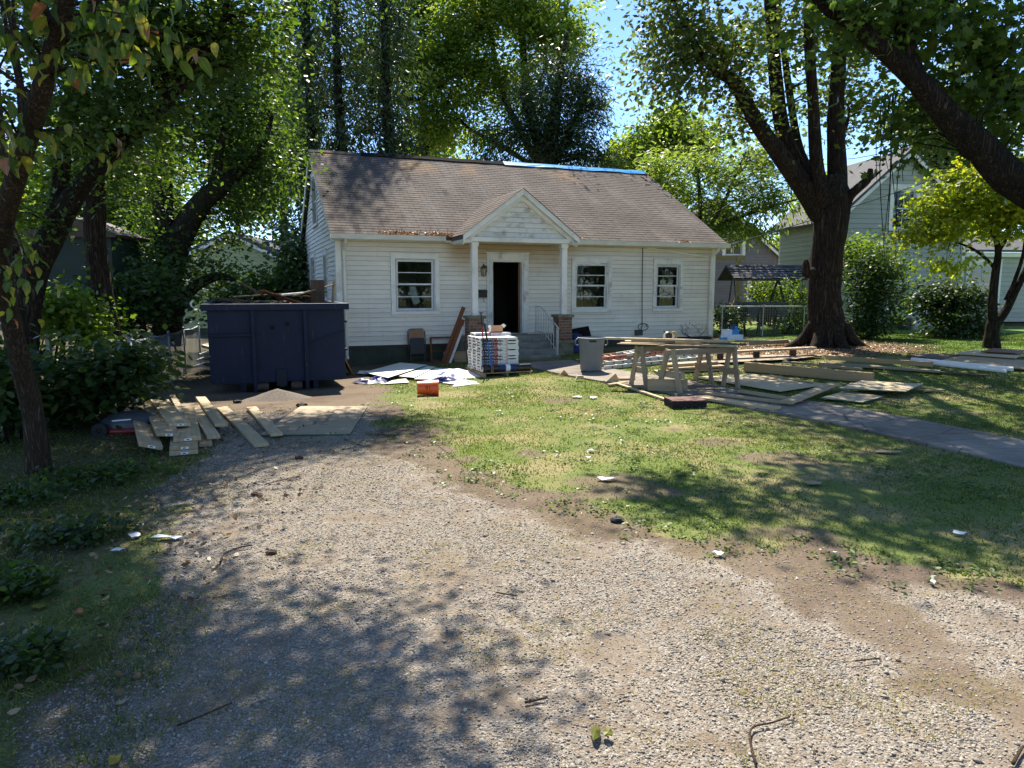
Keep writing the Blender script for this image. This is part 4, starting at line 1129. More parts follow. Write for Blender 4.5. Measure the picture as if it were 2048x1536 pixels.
L_SHRUB = m_leaf('shrub_leaf', [(0, (0.018, 0.040, 0.012)), (0.6, (0.04, 0.075, 0.02)), (1, (0.085, 0.13, 0.03))], (1.9, 1.9, 0.6), 0.4)
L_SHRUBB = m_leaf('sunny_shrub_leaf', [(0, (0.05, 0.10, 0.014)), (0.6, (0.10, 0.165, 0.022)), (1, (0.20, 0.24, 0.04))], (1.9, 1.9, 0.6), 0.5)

def E(px, py, Y, rxp, ryp, depth, k):
    """an ellipsoid of foliage whose outline spans rxp by ryp at distance Y"""
    c = P(px, py, Y); s = Y / FPX
    return ((c.x, c.y, c.z), (rxp * s, depth, ryp * s), k)

# --- old silver maple in the side yard
b = MAPLE; Y = b.y
def mp(px, py, dY=0): return P(px, py, Y + dY)
limbs = [([(b.x, b.y, b.z - 0.2), (b.x, b.y, b.z + 0.12), mp(1652, 640), mp(1648, 590), mp(1654, 520), mp(1662, 450), mp(1664, 395), mp(1660, 350)], [0.624, 0.512, 0.432, 0.400, 0.384, 0.400, 0.424, 0.272]),
         ([mp(1645, 430), mp(1612, 380, -.1), mp(1560, 310, -.3), mp(1515, 248, -.5), mp(1469, 166, -.8), mp(1424, 137, -1.0), mp(1385, 80, -1.2), mp(1350, 10, -1.4)], [0.288, 0.264, 0.216, 0.184, 0.144, 0.104, 0.064, 0.032]),
         ([mp(1632, 400), mp(1573, 290, .2), mp(1552, 166, .3), mp(1540, 0, .4), mp(1520, -200, .4), mp(1490, -420, .5)], [0.240, 0.192, 0.160, 0.140, 0.104, 0.040]),
         ([mp(1640, 390, .2), mp(1602, 310, .6), mp(1585, 228, .8), mp(1568, 103, 1.0), mp(1556, 20, 1.1), mp(1590, -200, 1.3)], [0.176, 0.112, 0.092, 0.080, 0.064, 0.032]),
         ([mp(1655, 410, -.2), mp(1635, 344, -.3), mp(1626, 207, -.3), mp(1618, 0, -.3), mp(1640, -250, -.3), mp(1660, -450, -.2)], [0.240, 0.168, 0.132, 0.120, 0.080, 0.032]),
         ([mp(1675, 430, .1), mp(1676, 373, .1), mp(1672, 228, .1), mp(1680, 83, .2), mp(1684, 0, .3), mp(1730, -220, .4), mp(1790, -420, .4)], [0.264, 0.232, 0.196, 0.168, 0.152, 0.096, 0.032]),
         ([mp(1685, 425, -.1), mp(1700, 392, -.2), mp(1734, 360, -.3), mp(1741, 338, -.3)], [0.192, 0.120, 0.096, 0.056]),
         ([mp(1728, 366, -.3), mp(1748, 352, -.3), mp(1764, 340, -.35)], [0.072, 0.048, 0.016]),
         ([mp(1690, 260, .1), mp(1697, 235, .1), mp(1699, 215, .1)], [0.056, 0.036, 0.016]),
         ([mp(1625, 545, -.35), mp(1613, 545, -.45), mp(1612, 520, -.42)], [0.128, 0.112, 0.056])]
for k in range(7):        # root flare
    a = k * 0.9 + 0.3
    limbs.append(([(b.x + 0.35 * math.cos(a), b.y + 0.35 * math.sin(a), b.z + 0.55), (b.x + 0.62 * math.cos(a), b.y + 0.62 * math.sin(a), b.z + 0.14), (b.x + 1.05 * math.cos(a), b.y + 1.05 * math.sin(a), b.z - 0.10)], [0.160, 0.136, 0.056]))
ells = [E(1360, 60, Y - 1, 70, 75, 1.6, 60), E(1420, 110, Y - .8, 110, 80, 1.7, 80), E(1480, 210, Y, 90, 60, 1.4, 36), E(1335, 150, Y - 1, 42, 42, 1.0, 18),
        E(1600, 50, Y + .5, 130, 80, 2.0, 56), E(1720, 60, Y + .5, 80, 90, 1.8, 42), E(1660, 180, Y + 1.4, 70, 60, 1.0, 26), E(1740, 215, Y + .6, 50, 55, 1.0, 20), E(1330, -60, Y - 1.0, 50, 60, 1.2, 24),
        ((b.x - 3.2, b.y - 0.6, 11.5), (3.2, 3.0, 2.2), 110), ((b.x + 1.8, b.y, 12.8), (3.6, 3.2, 2.6), 120), ((b.x + 0.5, b.y - 3.4, 10.3), (3.6, 2.0, 1.6), 110), ((b.x - 3.4, b.y - 2.2, 9.9), (1.7, 1.4, .7), 60)]
make_tree('silver_maple', 'big old maple with several upright limbs and a broken stub beside the house', b, limbs, ells,
          dict(n=34, r=0.42, size=0.145, shape=SH_KITE, droop=0.5, squash=0.8, hang=0.25), B_MAPLE, L_SILVER, seed=3, branch_share=0.55, trunk_sides=14)

# --- maple whose limbs reach in from beyond the right edge
Y = 9.2
def op(px, py, dY=0): return P(px, py, Y + dY)
rbx = P(2520, 760, 9.6)
limbs = [([(rbx.x, rbx.y, 0.0), (rbx.x - .1, rbx.y, 1.4), op(2330, 560, .3), op(2180, 440, .2), op(2045, 373), op(1966, 300), op(1896, 232, -.1), op(1838, 166, -.2), op(1780, 112, -.3), op(1717, 54, -.4), op(1647, 8, -.5), op(1600, -60, -.6)], [0.360, 0.302, 0.274, 0.245, 0.216, 0.191, 0.158, 0.130, 0.108, 0.086, 0.072, 0.036]),
         ([op(1838, 170, -.2), op(1812, 90, -.1), op(1800, 0), op(1780, -140), op(1770, -300)], [0.115, 0.104, 0.094, 0.065, 0.029]),
         ([op(2200, 470, .4), op(2070, 250, .6), op(1985, 140, .7), op(1930, 70, .8), op(1880, -60, .8), op(1850, -200, .8)], [0.187, 0.122, 0.108, 0.086, 0.058, 0.022]),
         ([op(1990, 320, .1), op(1935, 305, .05), op(1925, 296, 0)], [0.094, 0.072, 0.043])]
ells = [E(1990, 60, Y + .4, 80, 80, .9, 26), E(1870, 40, Y, 90, 60, .8, 22), E(1760, 20, Y - .2, 80, 50, .8, 20), E(1970, 170, Y + .5, 80, 60, .8, 17), E(1830, 200, Y + .9, 70, 50, .7, 11), E(1800, 280, Y + 1.2, 50, 40, .5, 6), E(2040, 240, Y + .4, 50, 60, .8, 14), E(1660, 30, Y - .4, 50, 40, .6, 10), E(1900, 270, Y + 1.2, 60, 40, .6, 5)]
ells += [((4.6, 10.8, 7.6), (1.9, 1.9, 1.0), 80), ((7.6, 11.6, 8.2), (2.2, 2.4, 1.4), 90), ((2.5, 12.2, 8.6), (1.5, 1.3, 0.7), 40), ((8.0, 8.0, 6.8), (1.8, 1.8, 1.2), 50), ((5.6, 13.4, 8.8), (1.8, 1.3, 0.8), 50), ((1.2, 12.4, 8.4), (.8, .6, .4), 22), ((3.4, 12.7, 8.3), (1.5, 1.1, .5), 80), ((4.9, 13.6, 8.6), (1.4, 1.0, .5), 70), ((5.6, 11.6, 7.6), (1.3, 1.2, .6), 60)]
over = make_tree('overhanging_maple', 'maple limb arching in overhead from beyond the right edge of the yard', (rbx.x, rbx.y, 0), limbs, ells,
          dict(n=32, r=0.30, size=0.12, shape=SH_MAPLE, droop=0.45, squash=0.7, fold=0.2), B_DARK, L_MAPLE, seed=5, branch_share=0.7, branch_r=0.02)

# --- small yellow-green maple by the neighbour's front lawn
jb = G(1983, 697); Y = jb.y
def jp(px, py, dY=0): return P(px, py, Y + dY)
limbs = [([(jb.x, jb.y, jb.z - .1), jp(1984, 668), jp(1988, 640)], [0.21, 0.15, 0.14]),
         ([jp(1986, 645), jp(1985, 600), jp(1992, 540), jp(1996, 500), jp(1985, 460), jp(1960, 400)], [0.12, 0.10, 0.085, 0.07, 0.045, 0.02]),
         ([jp(1994, 545), jp(1975, 520), jp(1940, 495), jp(1895, 480)], [0.05, 0.04, 0.028, 0.012]),
         ([jp(1990, 650), jp(2012, 620), jp(2035, 575), jp(2060, 520), jp(2080, 450)], [0.11, 0.09, 0.075, 0.06, 0.03]),
         ([jp(2012, 600), jp(2030, 560), jp(2048, 500), jp(2050, 430)], [0.06, 0.05, 0.04, 0.015]),
         ([jp(1996, 505), jp(2015, 470), jp(2020, 420), jp(2010, 370)], [0.05, 0.04, 0.03, 0.012])]
ells = [E(1940, 400, Y, 80, 45, 1.3, 90), E(1880, 465, Y - .2, 62, 25, .9, 42), E(2010, 430, Y, 70, 60, 1.4, 90), E(1960, 350, Y, 70, 30, 1.0, 50), E(2060, 400, Y, 50, 80, 1.2, 60), E(1895, 530, Y, 24, 16, .4, 9), E(1900, 430, Y, 60, 35, 1.0, 45)]
make_tree('ornamental_maple', 'small yellow-green tree with forked dark stems on the neighbour lawn', jb, limbs, ells, dict(n=30, r=0.24, size=0.105, shape=SH_MAPLE, droop=0.5, squash=0.5), B_DARK, L_YEL, seed=7, branch_share=0.6, branch_r=0.018)

# --- trees beside the drive on the left
Y = 10.6
limbs = [([P(38, 820, Y), P(44, 700, Y), P(56, 610, Y), P(78, 530, Y), P(112, 455, Y), P(160, 375, Y - .1), P(225, 305, Y - .2), P(281, 258, Y - .3), P(344, 188, Y - .5), P(400, 120, Y - .7), P(450, 20, Y - .9), P(480, -120, Y - 1)], [0.27, 0.21, 0.185, 0.175, 0.17, 0.13, 0.105, 0.095, 0.08, 0.06, 0.04, 0.02]),
         ([P(100, 480, Y), P(120, 380, Y + .2), P(130, 260, Y + .3), P(170, 100, Y + .3), P(200, -60, Y + .3), P(260, -250, Y)], [0.14, 0.12, 0.11, 0.09, 0.07, 0.03]),
         ([P(60, 600, Y), P(30, 520, Y + .3), P(-40, 380, Y + .5), P(-100, 200, Y + .6)], [0.18, 0.16, 0.13, 0.06])]
ells = [E(300, 50, Y - .3, 150, 60, 1.3, 84), E(440, 70, Y - .6, 110, 70, 1.0, 48), E(200, 190, Y, 120, 60, 1.2, 34), E(330, 160, Y - .3, 90, 50, 1.0, 24), E(80, 60, Y, 110, 80, 1.2, 54), E(520, 20, Y - .8, 40, 40, .7, 14), E(130, 330, Y + .4, 60, 40, .7, 10), E(250, 310, Y + .5, 60, 40, .7, 12), E(280, 70, Y - 1.0, 140, 60, .5, 40), E(120, 240, Y - .9, 100, 80, .4, 30), E(250, 220, Y - 1.0, 70, 50, .4, 20), E(60, 420, Y - .7, 50, 60, .3, 9),
        ((-4.2, 9.2, 8.0), (2.0, 2.2, 1.2), 120), ((-5.8, 8.0, 7.6), (2.2, 2.2, 1.5), 110), ((-4.9, 14.2, 8.8), (2.0, 1.5, 1.0), 100), ((-2.7, 15.8, 9.4), (1.2, 1.2, 0.7), 50), ((-1.9, 7.7, 6.4), (1.2, .8, .5), 44), ((-3.4, 6.6, 6.2), (1.2, 1.4, .6), 46), ((-2.2, 16.6, 9.6), (1.0, 1.1, .6), 40), ((-1.3, 8.3, 6.5), (.7, .5, .35), 16), ((-3.5, 14.6, 8.2), (1.4, 1.2, .6), 110), ((-2.8, 16.0, 8.8), (1.2, 1.2, .6), 70), ((-4.5, 15.6, 8.5), (1.4, 1.2, .6), 70), ((-2.7, 8.3, 6.7), (1.2, 1.0, .5), 80), ((-1.3, 7.4, 6.4), (1.0, .65, .4), 46), ((-3.6, 9.6, 6.9), (1.3, 1.1, .6), 80)]
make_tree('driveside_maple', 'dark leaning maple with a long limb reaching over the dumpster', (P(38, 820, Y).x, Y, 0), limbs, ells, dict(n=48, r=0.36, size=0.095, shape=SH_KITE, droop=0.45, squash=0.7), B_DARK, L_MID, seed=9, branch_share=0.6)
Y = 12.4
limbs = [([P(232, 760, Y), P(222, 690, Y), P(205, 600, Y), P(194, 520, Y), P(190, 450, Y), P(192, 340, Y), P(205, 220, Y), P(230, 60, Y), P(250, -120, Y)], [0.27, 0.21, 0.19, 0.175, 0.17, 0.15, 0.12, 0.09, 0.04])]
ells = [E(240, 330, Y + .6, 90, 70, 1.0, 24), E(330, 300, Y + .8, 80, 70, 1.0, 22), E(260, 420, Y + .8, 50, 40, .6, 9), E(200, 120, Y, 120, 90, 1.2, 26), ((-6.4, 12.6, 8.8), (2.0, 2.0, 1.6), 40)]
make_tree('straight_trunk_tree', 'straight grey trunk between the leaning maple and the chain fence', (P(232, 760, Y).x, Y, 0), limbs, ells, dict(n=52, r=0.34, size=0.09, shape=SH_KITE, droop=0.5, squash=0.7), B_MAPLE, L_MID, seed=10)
Y = 17.5
limbs = [([P(336, 690, Y), P(336, 640, Y), P(338, 580, Y), P(345, 520, Y), P(368, 460, Y), P(404, 405, Y), P(440, 372, Y), P(475, 345, Y + .3), P(520, 300, Y + .5), P(545, 230, Y + .6)], [0.42, 0.34, 0.32, 0.31, 0.29, 0.25, 0.22, 0.16, 0.09, 0.04]),
         ([P(338, 560, Y), P(330, 470, Y), P(325, 380, Y), P(330, 250, Y), P(350, 100, Y), P(370, -80, Y)], [0.26, 0.24, 0.22, 0.18, 0.13, 0.06]),
         ([P(350, 625, Y), P(372, 592, Y - .1), P(400, 566, Y - .2), P(440, 552, Y - .3), P(470, 560, Y - .3)], [0.19, 0.15, 0.13, 0.09, 0.04]),
         ([P(425, 385, Y), P(434, 345, Y), P(440, 300, Y), P(460, 220, Y), P(480, 120, Y)], [0.16, 0.12, 0.10, 0.07, 0.03])]
ells = [E(430, 250, Y + .5, 120, 110, 1.8, 110), E(520, 330, Y + .8, 70, 90, 1.4, 60), E(380, 180, Y + .5, 120, 110, 1.8, 70), E(480, 120, Y + 1, 90, 100, 1.6, 70), E(330, 440, Y + .6, 60, 70, 1.0, 30), E(470, 430, Y + 1, 60, 60, 1.0, 40), E(420, 545, Y - .2, 70, 30, .7, 20), E(300, 520, Y - .4, 40, 50, .6, 22), E(330, 300, Y, 70, 90, 1.0, 36), ((-7.0, 17, 12.5), (3.5, 3, 2.5), 80)]
make_tree('ivy_clad_tree', 'broad dark ivy-clad tree forking low behind the chain fence', (P(336, 690, Y).x, Y, TZ(-8, Y)), limbs, ells, dict(n=50, r=0.36, size=0.12, shape=SH_KITE, droop=0.5, squash=0.7), B_IVY, L_MID, seed=12)

# --- slim young tree close to the photographer, its big leaves one by one
limbs = [([P(78, 950, 6.9), P(66, 830, 6.85), P(40, 720, 6.7), P(16, 610, 6.45), P(2, 500, 6.1), P(14, 420, 5.8), P(40, 330, 5.5), P(72, 220, 5.2), P(104, 110, 5.0), P(130, 0, 4.8), P(145, -120, 4.6), P(150, -300, 4.4), P(170, -520, 4.2)], [0.13, 0.095, 0.088, 0.082, 0.08, 0.078, 0.075, 0.07, 0.064, 0.058, 0.048, 0.035, 0.015])]
ells = [((-3.6, 5.6, 5.6), (1.3, 1.3, 0.9), 30), ((-2.4, 6.4, 6.2), (1.0, 1.0, 0.6), 14), ((-4.4, 6.6, 5.2), (1.2, 1.2, 1.0), 24), ((-3.0, 4.4, 4.9), (1.0, 0.9, 0.6), 20), ((-4.2, 4.6, 3.8), (0.8, 0.9, 0.9), 14)]
young = make_tree('young_broadleaf_tree', 'slim curved young tree with big yellowing leaves in the left foreground', (P(78, 950, 6.9).x, 6.9, 0), limbs, ells, dict(n=20, r=0.30, size=0.15, shape=SH_OVAL, droop=0.9, squash=0.6), B_YOUNG, L_MAPLE, seed=14, branch_r=0.02)
def big_leaf_meshes(shape, size, mats, fold=0.16):
    out = []
    for k, mt in enumerate(mats):
        r = np.random.default_rng(60 + k)
        V = []; n = 8
        for i in range(n + 1):
            t = i / n; w = math.sin(math.pi * min(1, t ** 0.8)) ** 0.8 * 0.30 * (1.0 if k % 2 else 0.85)
            zc = -0.35 * t * t + r.normal() * 0.012
            for sgn in (-1, 0, 1): V.append((t * size, sgn * w * size, (zc + abs(sgn) * (0.10 + 0.04 * math.sin(t * 9 + k)) * (w / 0.3)) * size))
        F = []
        for i in range(n):
            for c in range(2): F.append((i * 3 + c, (i + 1) * 3 + c, (i + 1) * 3 + c + 1, i * 3 + c + 1))
        me = MB().add(V, F).mesh('leaf', mt, True); out.append(me)
    return out
def m_bigleaf(name, c, tr, amt=0.45):
    t = NT(name); t.set(0.45, 0, 0.4)
    v = t.coord((1, 1, 1)); x, y, z = t.sep(v)
    vein = t.mrange(t.math('ABSOLUTE', y), 0.0, 0.006, 0.5, 0)
    w = t.new('ShaderNodeTexWave', wave_type='BANDS', bands_direction='DIAGONAL'); w.inputs['Scale'].default_value = 22; t.link(v, w.inputs['Vector'])
    cc = t.mix(t.mrange(t.noise(t.coord(rndoff=True), 14, 4), 0.4, 0.7, 0, 0.6), c, tuple(min(1, q * f) for q, f in zip(c, (1.7, 1.35, 1.0))))
    cc = t.mix(vein, cc, tuple(min(1, q * 1.8) for q in c)); t.base(cc)
    tn = t.new('ShaderNodeBsdfTranslucent'); t.link(t.mix(1.0, cc, tr, 'MULTIPLY'), tn.inputs['Color'])
    ms = t.new('ShaderNodeMixShader'); ms.inputs[0].default_value = amt
    t.link(t.b.outputs[0], ms.inputs[1]); t.link(tn.outputs[0], ms.inputs[2]); t.link(ms.outputs[0], t.out.inputs['Surface'])
    return t.m
BL_G = m_bigleaf('big_green_leaf', (0.07, 0.115, 0.022), (1.9, 1.8, 0.6))
BL_Y = m_bigleaf('big_yellow_leaf', (0.17, 0.18, 0.03), (1.7, 1.6, 0.6))
BL_B = m_bigleaf('big_brown_leaf', (0.24, 0.11, 0.05), (1.3, 1.0, 0.6), 0.3)
BL_D = m_bigleaf('big_dark_leaf', (0.035, 0.07, 0.018), (1.9, 1.9, 0.6))
BIG = big_leaf_meshes(None, 0.115, [BL_G, BL_Y, BL_G, BL_Y, BL_D, BL_B])
rl = random.Random(77)
def leaf_sprays(root, sprays, meshes, weights, per, spread, droop=(-75, -15), sc=(0.6, 1.15), twig=None):
    base = root.location.copy()
    for (a, c) in sprays:
        a, c = Vector(a), Vector(c)
        if twig: MB().tube([a - base, (a + c) / 2 + Vector((0, 0, 0.05)) - base, c - base], [0.012, 0.008, 0.003], 5).build('twig', twig, root, smooth=True)
        for k in range(per):
            t = rl.uniform(0.15, 1.05); q = a.lerp(c, t) + Vector((rl.gauss(0, spread), rl.gauss(0, spread), rl.gauss(0, spread * 0.7)))
            o = put('leaf', rl.choices(meshes, weights)[0], root, q - base, (rl.uniform(-0.7, 0.7), -rad(rl.uniform(*droop)) , rl.uniform(0, 6.283)))
            s = rl.uniform(*sc); o.scale = (s, s, s)
sp = [(P(110, 90, 5.0), P(330, 60, 4.6)), (P(90, 150, 5.1), P(300, 120, 4.7)), (P(120, 40, 4.9), P(260, 30, 4.4)), (P(200, 60, 4.8), P(410, 105, 4.6)), (P(60, 260, 5.3), P(220, 290, 5.0)), (P(100, 120, 5.0), P(210, 130, 4.6)), (P(130, 10, 4.8), P(320, 20, 4.5)),
      (P(50, 300, 5.4), P(-20, 180, 4.9)), (P(90, 120, 5.0), P(10, 40, 4.7)), (P(20, 440, 5.9), P(60, 540, 5.6)), (P(10, 500, 6.0), P(45, 620, 5.8)), (P(60, 250, 5.2), P(30, 320, 4.8)), (P(100, 60, 4.9), P(60, -20, 4.5))]
leaf_sprays(young, sp, BIG, [6, 3, 6, 3, 5, 1], 22, 0.085, twig=B_YOUNG)

# --- behind the house: three tall drooping conifers
Yc = 34.0
for i, (px, lab, hgt, wd) in enumerate(((636, 'tall drooping dark conifer behind the left end of the roof', 19, 62), (692, 'tall drooping dark conifer just right of the leftmost conifer', 21, 66), (785, 'tall conifer with a bare dark stem left of the bright locust tree', 20, 52))):
    Yt = Yc - i * 1.2; bx = P(px, 560, Yt).x
    limbs = [([(bx, Yt, -0.3), (bx + .1, Yt, 5), (bx - .1, Yt, 11), (bx, Yt, hgt)], [0.34, 0.28, 0.19, 0.05])]
    rr = np.random.default_rng(40 + i); ells = []
    for k in range(26):
        z = 5.0 + (hgt - 5.2) * k / 25; w = (wd * Yt / FPX) * (1.15 - 0.55 * k / 25) * (0.75 + 0.5 * rr.random())
        if i == 2 and z < 8: w *= 0.45
        ells.append(((bx + rr.normal() * 0.4, Yt, z), (w * 1.25, 1.6, 0.35), 9))
    make_tree('conifer', lab, (bx, Yt, TZ(bx, Yt)), limbs, ells, dict(n=50, r=0.42, size=0.30, shape=SH_THIN, droop=1.2, squash=0.6, hang=0.9, up=0.3), B_DARK, L_SPRUCE, seed=40 + i, branch_share=0.7, group='conifers behind the house')
Y = 39.0
make_tree('slender_tree', 'mid-green slender tree filling the gap left of the bright locust', (P(850, 640, Y).x, Y, 0), [([P(850, 640, Y), P(850, 300, Y), P(845, 100, Y), P(850, -60, Y)], [.28, .22, .14, .05])], [E(850, 150, Y, 60, 130, 2.0, 120), E(840, 10, Y, 75, 90, 2.0, 80), E(760, 120, Y + 1, 50, 150, 1.5, 70), E(590, 140, Y + 1, 60, 150, 1.5, 70), E(870, 260, Y, 50, 50, 1.5, 40)], dict(n=50, r=.42, size=.20, shape=SH_KITE, droop=.5, squash=.7), B_DARK, L_MAPLE, seed=49)
# bright locust
Y = 37.0
limbs = [([P(1088, 640, Y), P(1082, 330, Y), P(1068, 250, Y), P(1050, 150, Y), P(1040, 0, Y), P(1030, -150, Y)], [0.40, 0.32, 0.27, 0.20, 0.12, 0.05]),
         ([P(1084, 340, Y), P(1010, 200, Y), P(985, 90, Y), P(960, -40, Y)], [0.22, 0.16, 0.11, 0.05]), ([P(1080, 310, Y), P(1110, 200, Y), P(1120, 100, Y), P(1140, -20, Y)], [0.22, 0.16, 0.11, 0.05]),
         ([P(1086, 345, Y), P(1000, 290, Y), P(930, 250, Y), P(880, 180, Y)], [0.16, 0.12, 0.08, 0.03])]
ells = [E(900, 120, Y, 70, 120, 2.5, 105), E(960, 40, Y, 110, 90, 3.0, 125), E(1070, 30, Y, 110, 80, 3.0, 125), E(1000, 160, Y, 110, 70, 2.5, 90), E(880, 240, Y, 60, 60, 2.0, 42), E(1115, 80, Y, 60, 80, 2.5, 70), E(960, 270, Y + 1, 80, 50, 2.0, 26), E(1000, -80, Y, 160, 80, 3.0, 70)]
make_tree('bright_locust', 'sunlit yellow-green tree rising behind the middle of the roof', (P(1088, 640, Y).x, Y, 0), limbs, ells, dict(n=60, r=0.45, size=0.21, shape=SH_KITE, droop=0.45, squash=0.6), B_DARK, L_BRIGHT, seed=51)
Y = 31.0
limbs = [([P(1100, 640, Y), P(1102, 330, Y), P(1110, 250, Y), P(1120, 150, Y), P(1135, 60, Y)], [0.35, 0.28, 0.22, 0.14, 0.05]), ([P(1103, 330, Y), P(1150, 240, Y), P(1180, 160, Y)], [0.2, 0.13, 0.05]), ([P(1103, 320, Y), P(1060, 250, Y), P(1040, 180, Y)], [0.18, 0.12, 0.05])]
ells = [E(1120, 180, Y, 105, 100, 2.4, 150), E(1070, 250, Y, 80, 70, 2.0, 80), E(1170, 200, Y, 50, 90, 1.8, 70), E(1140, 290, Y, 100, 50, 2.0, 80), E(1000, 290, Y + .6, 60, 45, 1.5, 36), E(1195, 320, Y, 50, 30, 1.2, 26)]
make_tree('dark_cherry', 'dense dark round tree behind the blue ridge tarp', (P(1100, 640, Y).x, Y, 0), limbs, ells, dict(n=44, r=0.38, size=0.21, shape=SH_THIN, droop=0.9, squash=0.8, hang=0.4), B_DARK, L_DARK, seed=53)
# trees right of the house
Y = 44.0
limbs = [([P(1300, 600, Y), P(1300, 400, Y), P(1310, 300, Y), P(1320, 240, Y)], [0.32, 0.25, 0.15, 0.05])]
ells = [E(1290, 300, Y, 70, 60, 2.5, 90), E(1350, 270, Y, 60, 50, 2.5, 80), E(1240, 330, Y, 45, 50, 2.0, 50), E(1400, 290, Y, 50, 60, 2.0, 60), E(1300, 370, Y, 90, 50, 2.0, 60), E(1330, 230, Y, 30, 24, 1.2, 22)]
make_tree('sunny_backyard_tree', 'yellow-green sunlit tree beyond the right end of the roof', (P(1300, 600, Y).x, Y, 0.3), limbs, ells, dict(n=44, r=0.46, size=0.26, shape=SH_KITE, droop=0.4, squash=0.6), B_DARK, L_BRIGHT, seed=55)
Y = 27.5
limbs = [([P(1392, 560, Y), P(1400, 490, Y), P(1432, 455, Y), P(1490, 430, Y), P(1560, 408, Y), P(1610, 395, Y)], [0.14, 0.12, 0.10, 0.07, 0.045, 0.02]), ([P(1400, 490, Y), P(1400, 400, Y), P(1390, 320, Y), P(1380, 280, Y)], [0.10, 0.08, 0.055, 0.02]), ([P(1405, 480, Y), P(1450, 400, Y), P(1480, 330, Y), P(1500, 300, Y)], [0.09, 0.07, 0.05, 0.02]), ([P(1395, 520, Y), P(1340, 430, Y), P(1320, 370, Y)], [0.09, 0.06, 0.02])]
ells = [E(1400, 340, Y, 100, 55, 1.8, 60), E(1480, 350, Y, 80, 50, 1.8, 50), E(1350, 400, Y, 70, 45, 1.5, 44), E(1450, 420, Y, 100, 40, 1.6, 56), E(1540, 400, Y, 60, 40, 1.4, 48), E(1520, 310, Y, 50, 40, 1.3, 34), E(1420, 465, Y, 70, 16, 1.0, 26), E(1500, 460, Y, 50, 18, 1.0, 18), E(1310, 330, Y, 40, 40, 1.2, 24)]
make_tree('feathery_mimosa', 'feathery pale green tree leaning over the right gable end', (P(1392, 560, Y).x, Y, 0.3), limbs, ells, dict(n=38, r=0.42, size=0.24, shape=SH_THIN, droop=0.5, squash=0.45, up=1.2), B_DARK, L_FEATH, seed=57)
Y = 52.0
for k, (px, py, rx, ry, lab, mt) in enumerate(((1555, 505, 50, 45, 'distant round green tree between the grey house and the big maple trunk', L_BRIGHT), (1215, 420, 60, 70, 'distant bright tree low behind the roof ridge', L_BRIGHT), (560, 250, 60, 150, 'distant sunlit tree left of the conifers', L_BRIGHT), (470, 330, 80, 120, 'distant tree behind the ivy-clad trunk', L_FEATH), (840, 300, 70, 60, 'distant tree low between conifers and locust', L_FEATH), (160, 360, 110, 170, 'distant sunny tree behind the leaning maple', L_BRIGHT), (20, 400, 90, 160, 'distant sunny tree at the far left edge', L_YEL), (300, 400, 90, 130, 'distant sunny tree behind the straight trunk', L_BRIGHT), (1900, 260, 120, 120, 'distant tree beyond the light grey house', L_SILVER), (1640, 420, 60, 80, 'distant tree behind the maple crotch', L_FEATH))):
    Yk = Y - 3 * (k % 3); c = P(px, py, Yk); s = Yk / FPX
    limbs = [([(c.x, Yk, -0.2), (c.x, Yk, c.z * 0.6), (c.x, Yk, c.z)], [0.3, 0.2, 0.06])]
    make_tree('distant_tree', lab, (c.x, Yk, 0), limbs, [((c.x, Yk, c.z), (rx * s, 2.5, ry * s), int(rx * ry / 75)), ((c.x + rx * s * .4, Yk + .5, c.z - ry * s * .5), (rx * s * .8, 2, ry * s * .5), int(rx * ry / 150))], dict(n=40, r=0.58, size=0.36, shape=SH_KITE, squash=0.6), B_DARK, mt, seed=80 + k, group='distant trees')

# --- shrubs
def shrub(name, label, base, ells, leaf, mat, seed, group=None, stems=7, cat='shrub', sr=0.028):
    b = Vector(base); r = random.Random(seed); limbs = []
    c = Vector(ells[0][0])
    for k in range(stems):
        e = Vector(ells[k % len(ells)][0]); rr = ells[k % len(ells)][1]
        q = e + Vector((r.uniform(-.6, .6) * rr[0], r.uniform(-.6, .6) * rr[1], r.uniform(-.3, .5) * rr[2]))
        s = b + Vector((r.uniform(-.15, .15), r.uniform(-.15, .15), -0.05))
        limbs.append(([s, s.lerp(q, 0.5) + Vector((0, 0, 0.1)), q], [sr, sr * .7, sr * .25]))
    return make_tree(name, label, base, limbs, ells, leaf, B_DARK, mat, cat, group, seed, 0.4, 0.012 if sr > .02 else .003, 6)
s1 = dict(n=30, r=0.20, size=0.10, shape=SH_KITE, droop=0.4, squash=0.7)
Y = 20.5
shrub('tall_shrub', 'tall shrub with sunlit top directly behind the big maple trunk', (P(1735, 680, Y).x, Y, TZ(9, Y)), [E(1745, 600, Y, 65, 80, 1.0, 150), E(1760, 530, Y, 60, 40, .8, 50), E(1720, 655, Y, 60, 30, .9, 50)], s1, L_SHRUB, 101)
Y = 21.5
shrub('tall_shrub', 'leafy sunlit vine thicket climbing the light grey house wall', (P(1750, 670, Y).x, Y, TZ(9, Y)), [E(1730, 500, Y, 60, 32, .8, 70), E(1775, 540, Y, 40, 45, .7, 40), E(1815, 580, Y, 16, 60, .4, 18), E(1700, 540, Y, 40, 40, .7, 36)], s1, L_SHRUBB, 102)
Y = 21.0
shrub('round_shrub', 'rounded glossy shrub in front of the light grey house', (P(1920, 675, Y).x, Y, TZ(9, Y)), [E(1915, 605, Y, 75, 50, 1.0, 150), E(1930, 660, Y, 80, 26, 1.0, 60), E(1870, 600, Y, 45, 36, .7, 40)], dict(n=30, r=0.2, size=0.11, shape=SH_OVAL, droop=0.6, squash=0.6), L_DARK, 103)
Y = 22.6
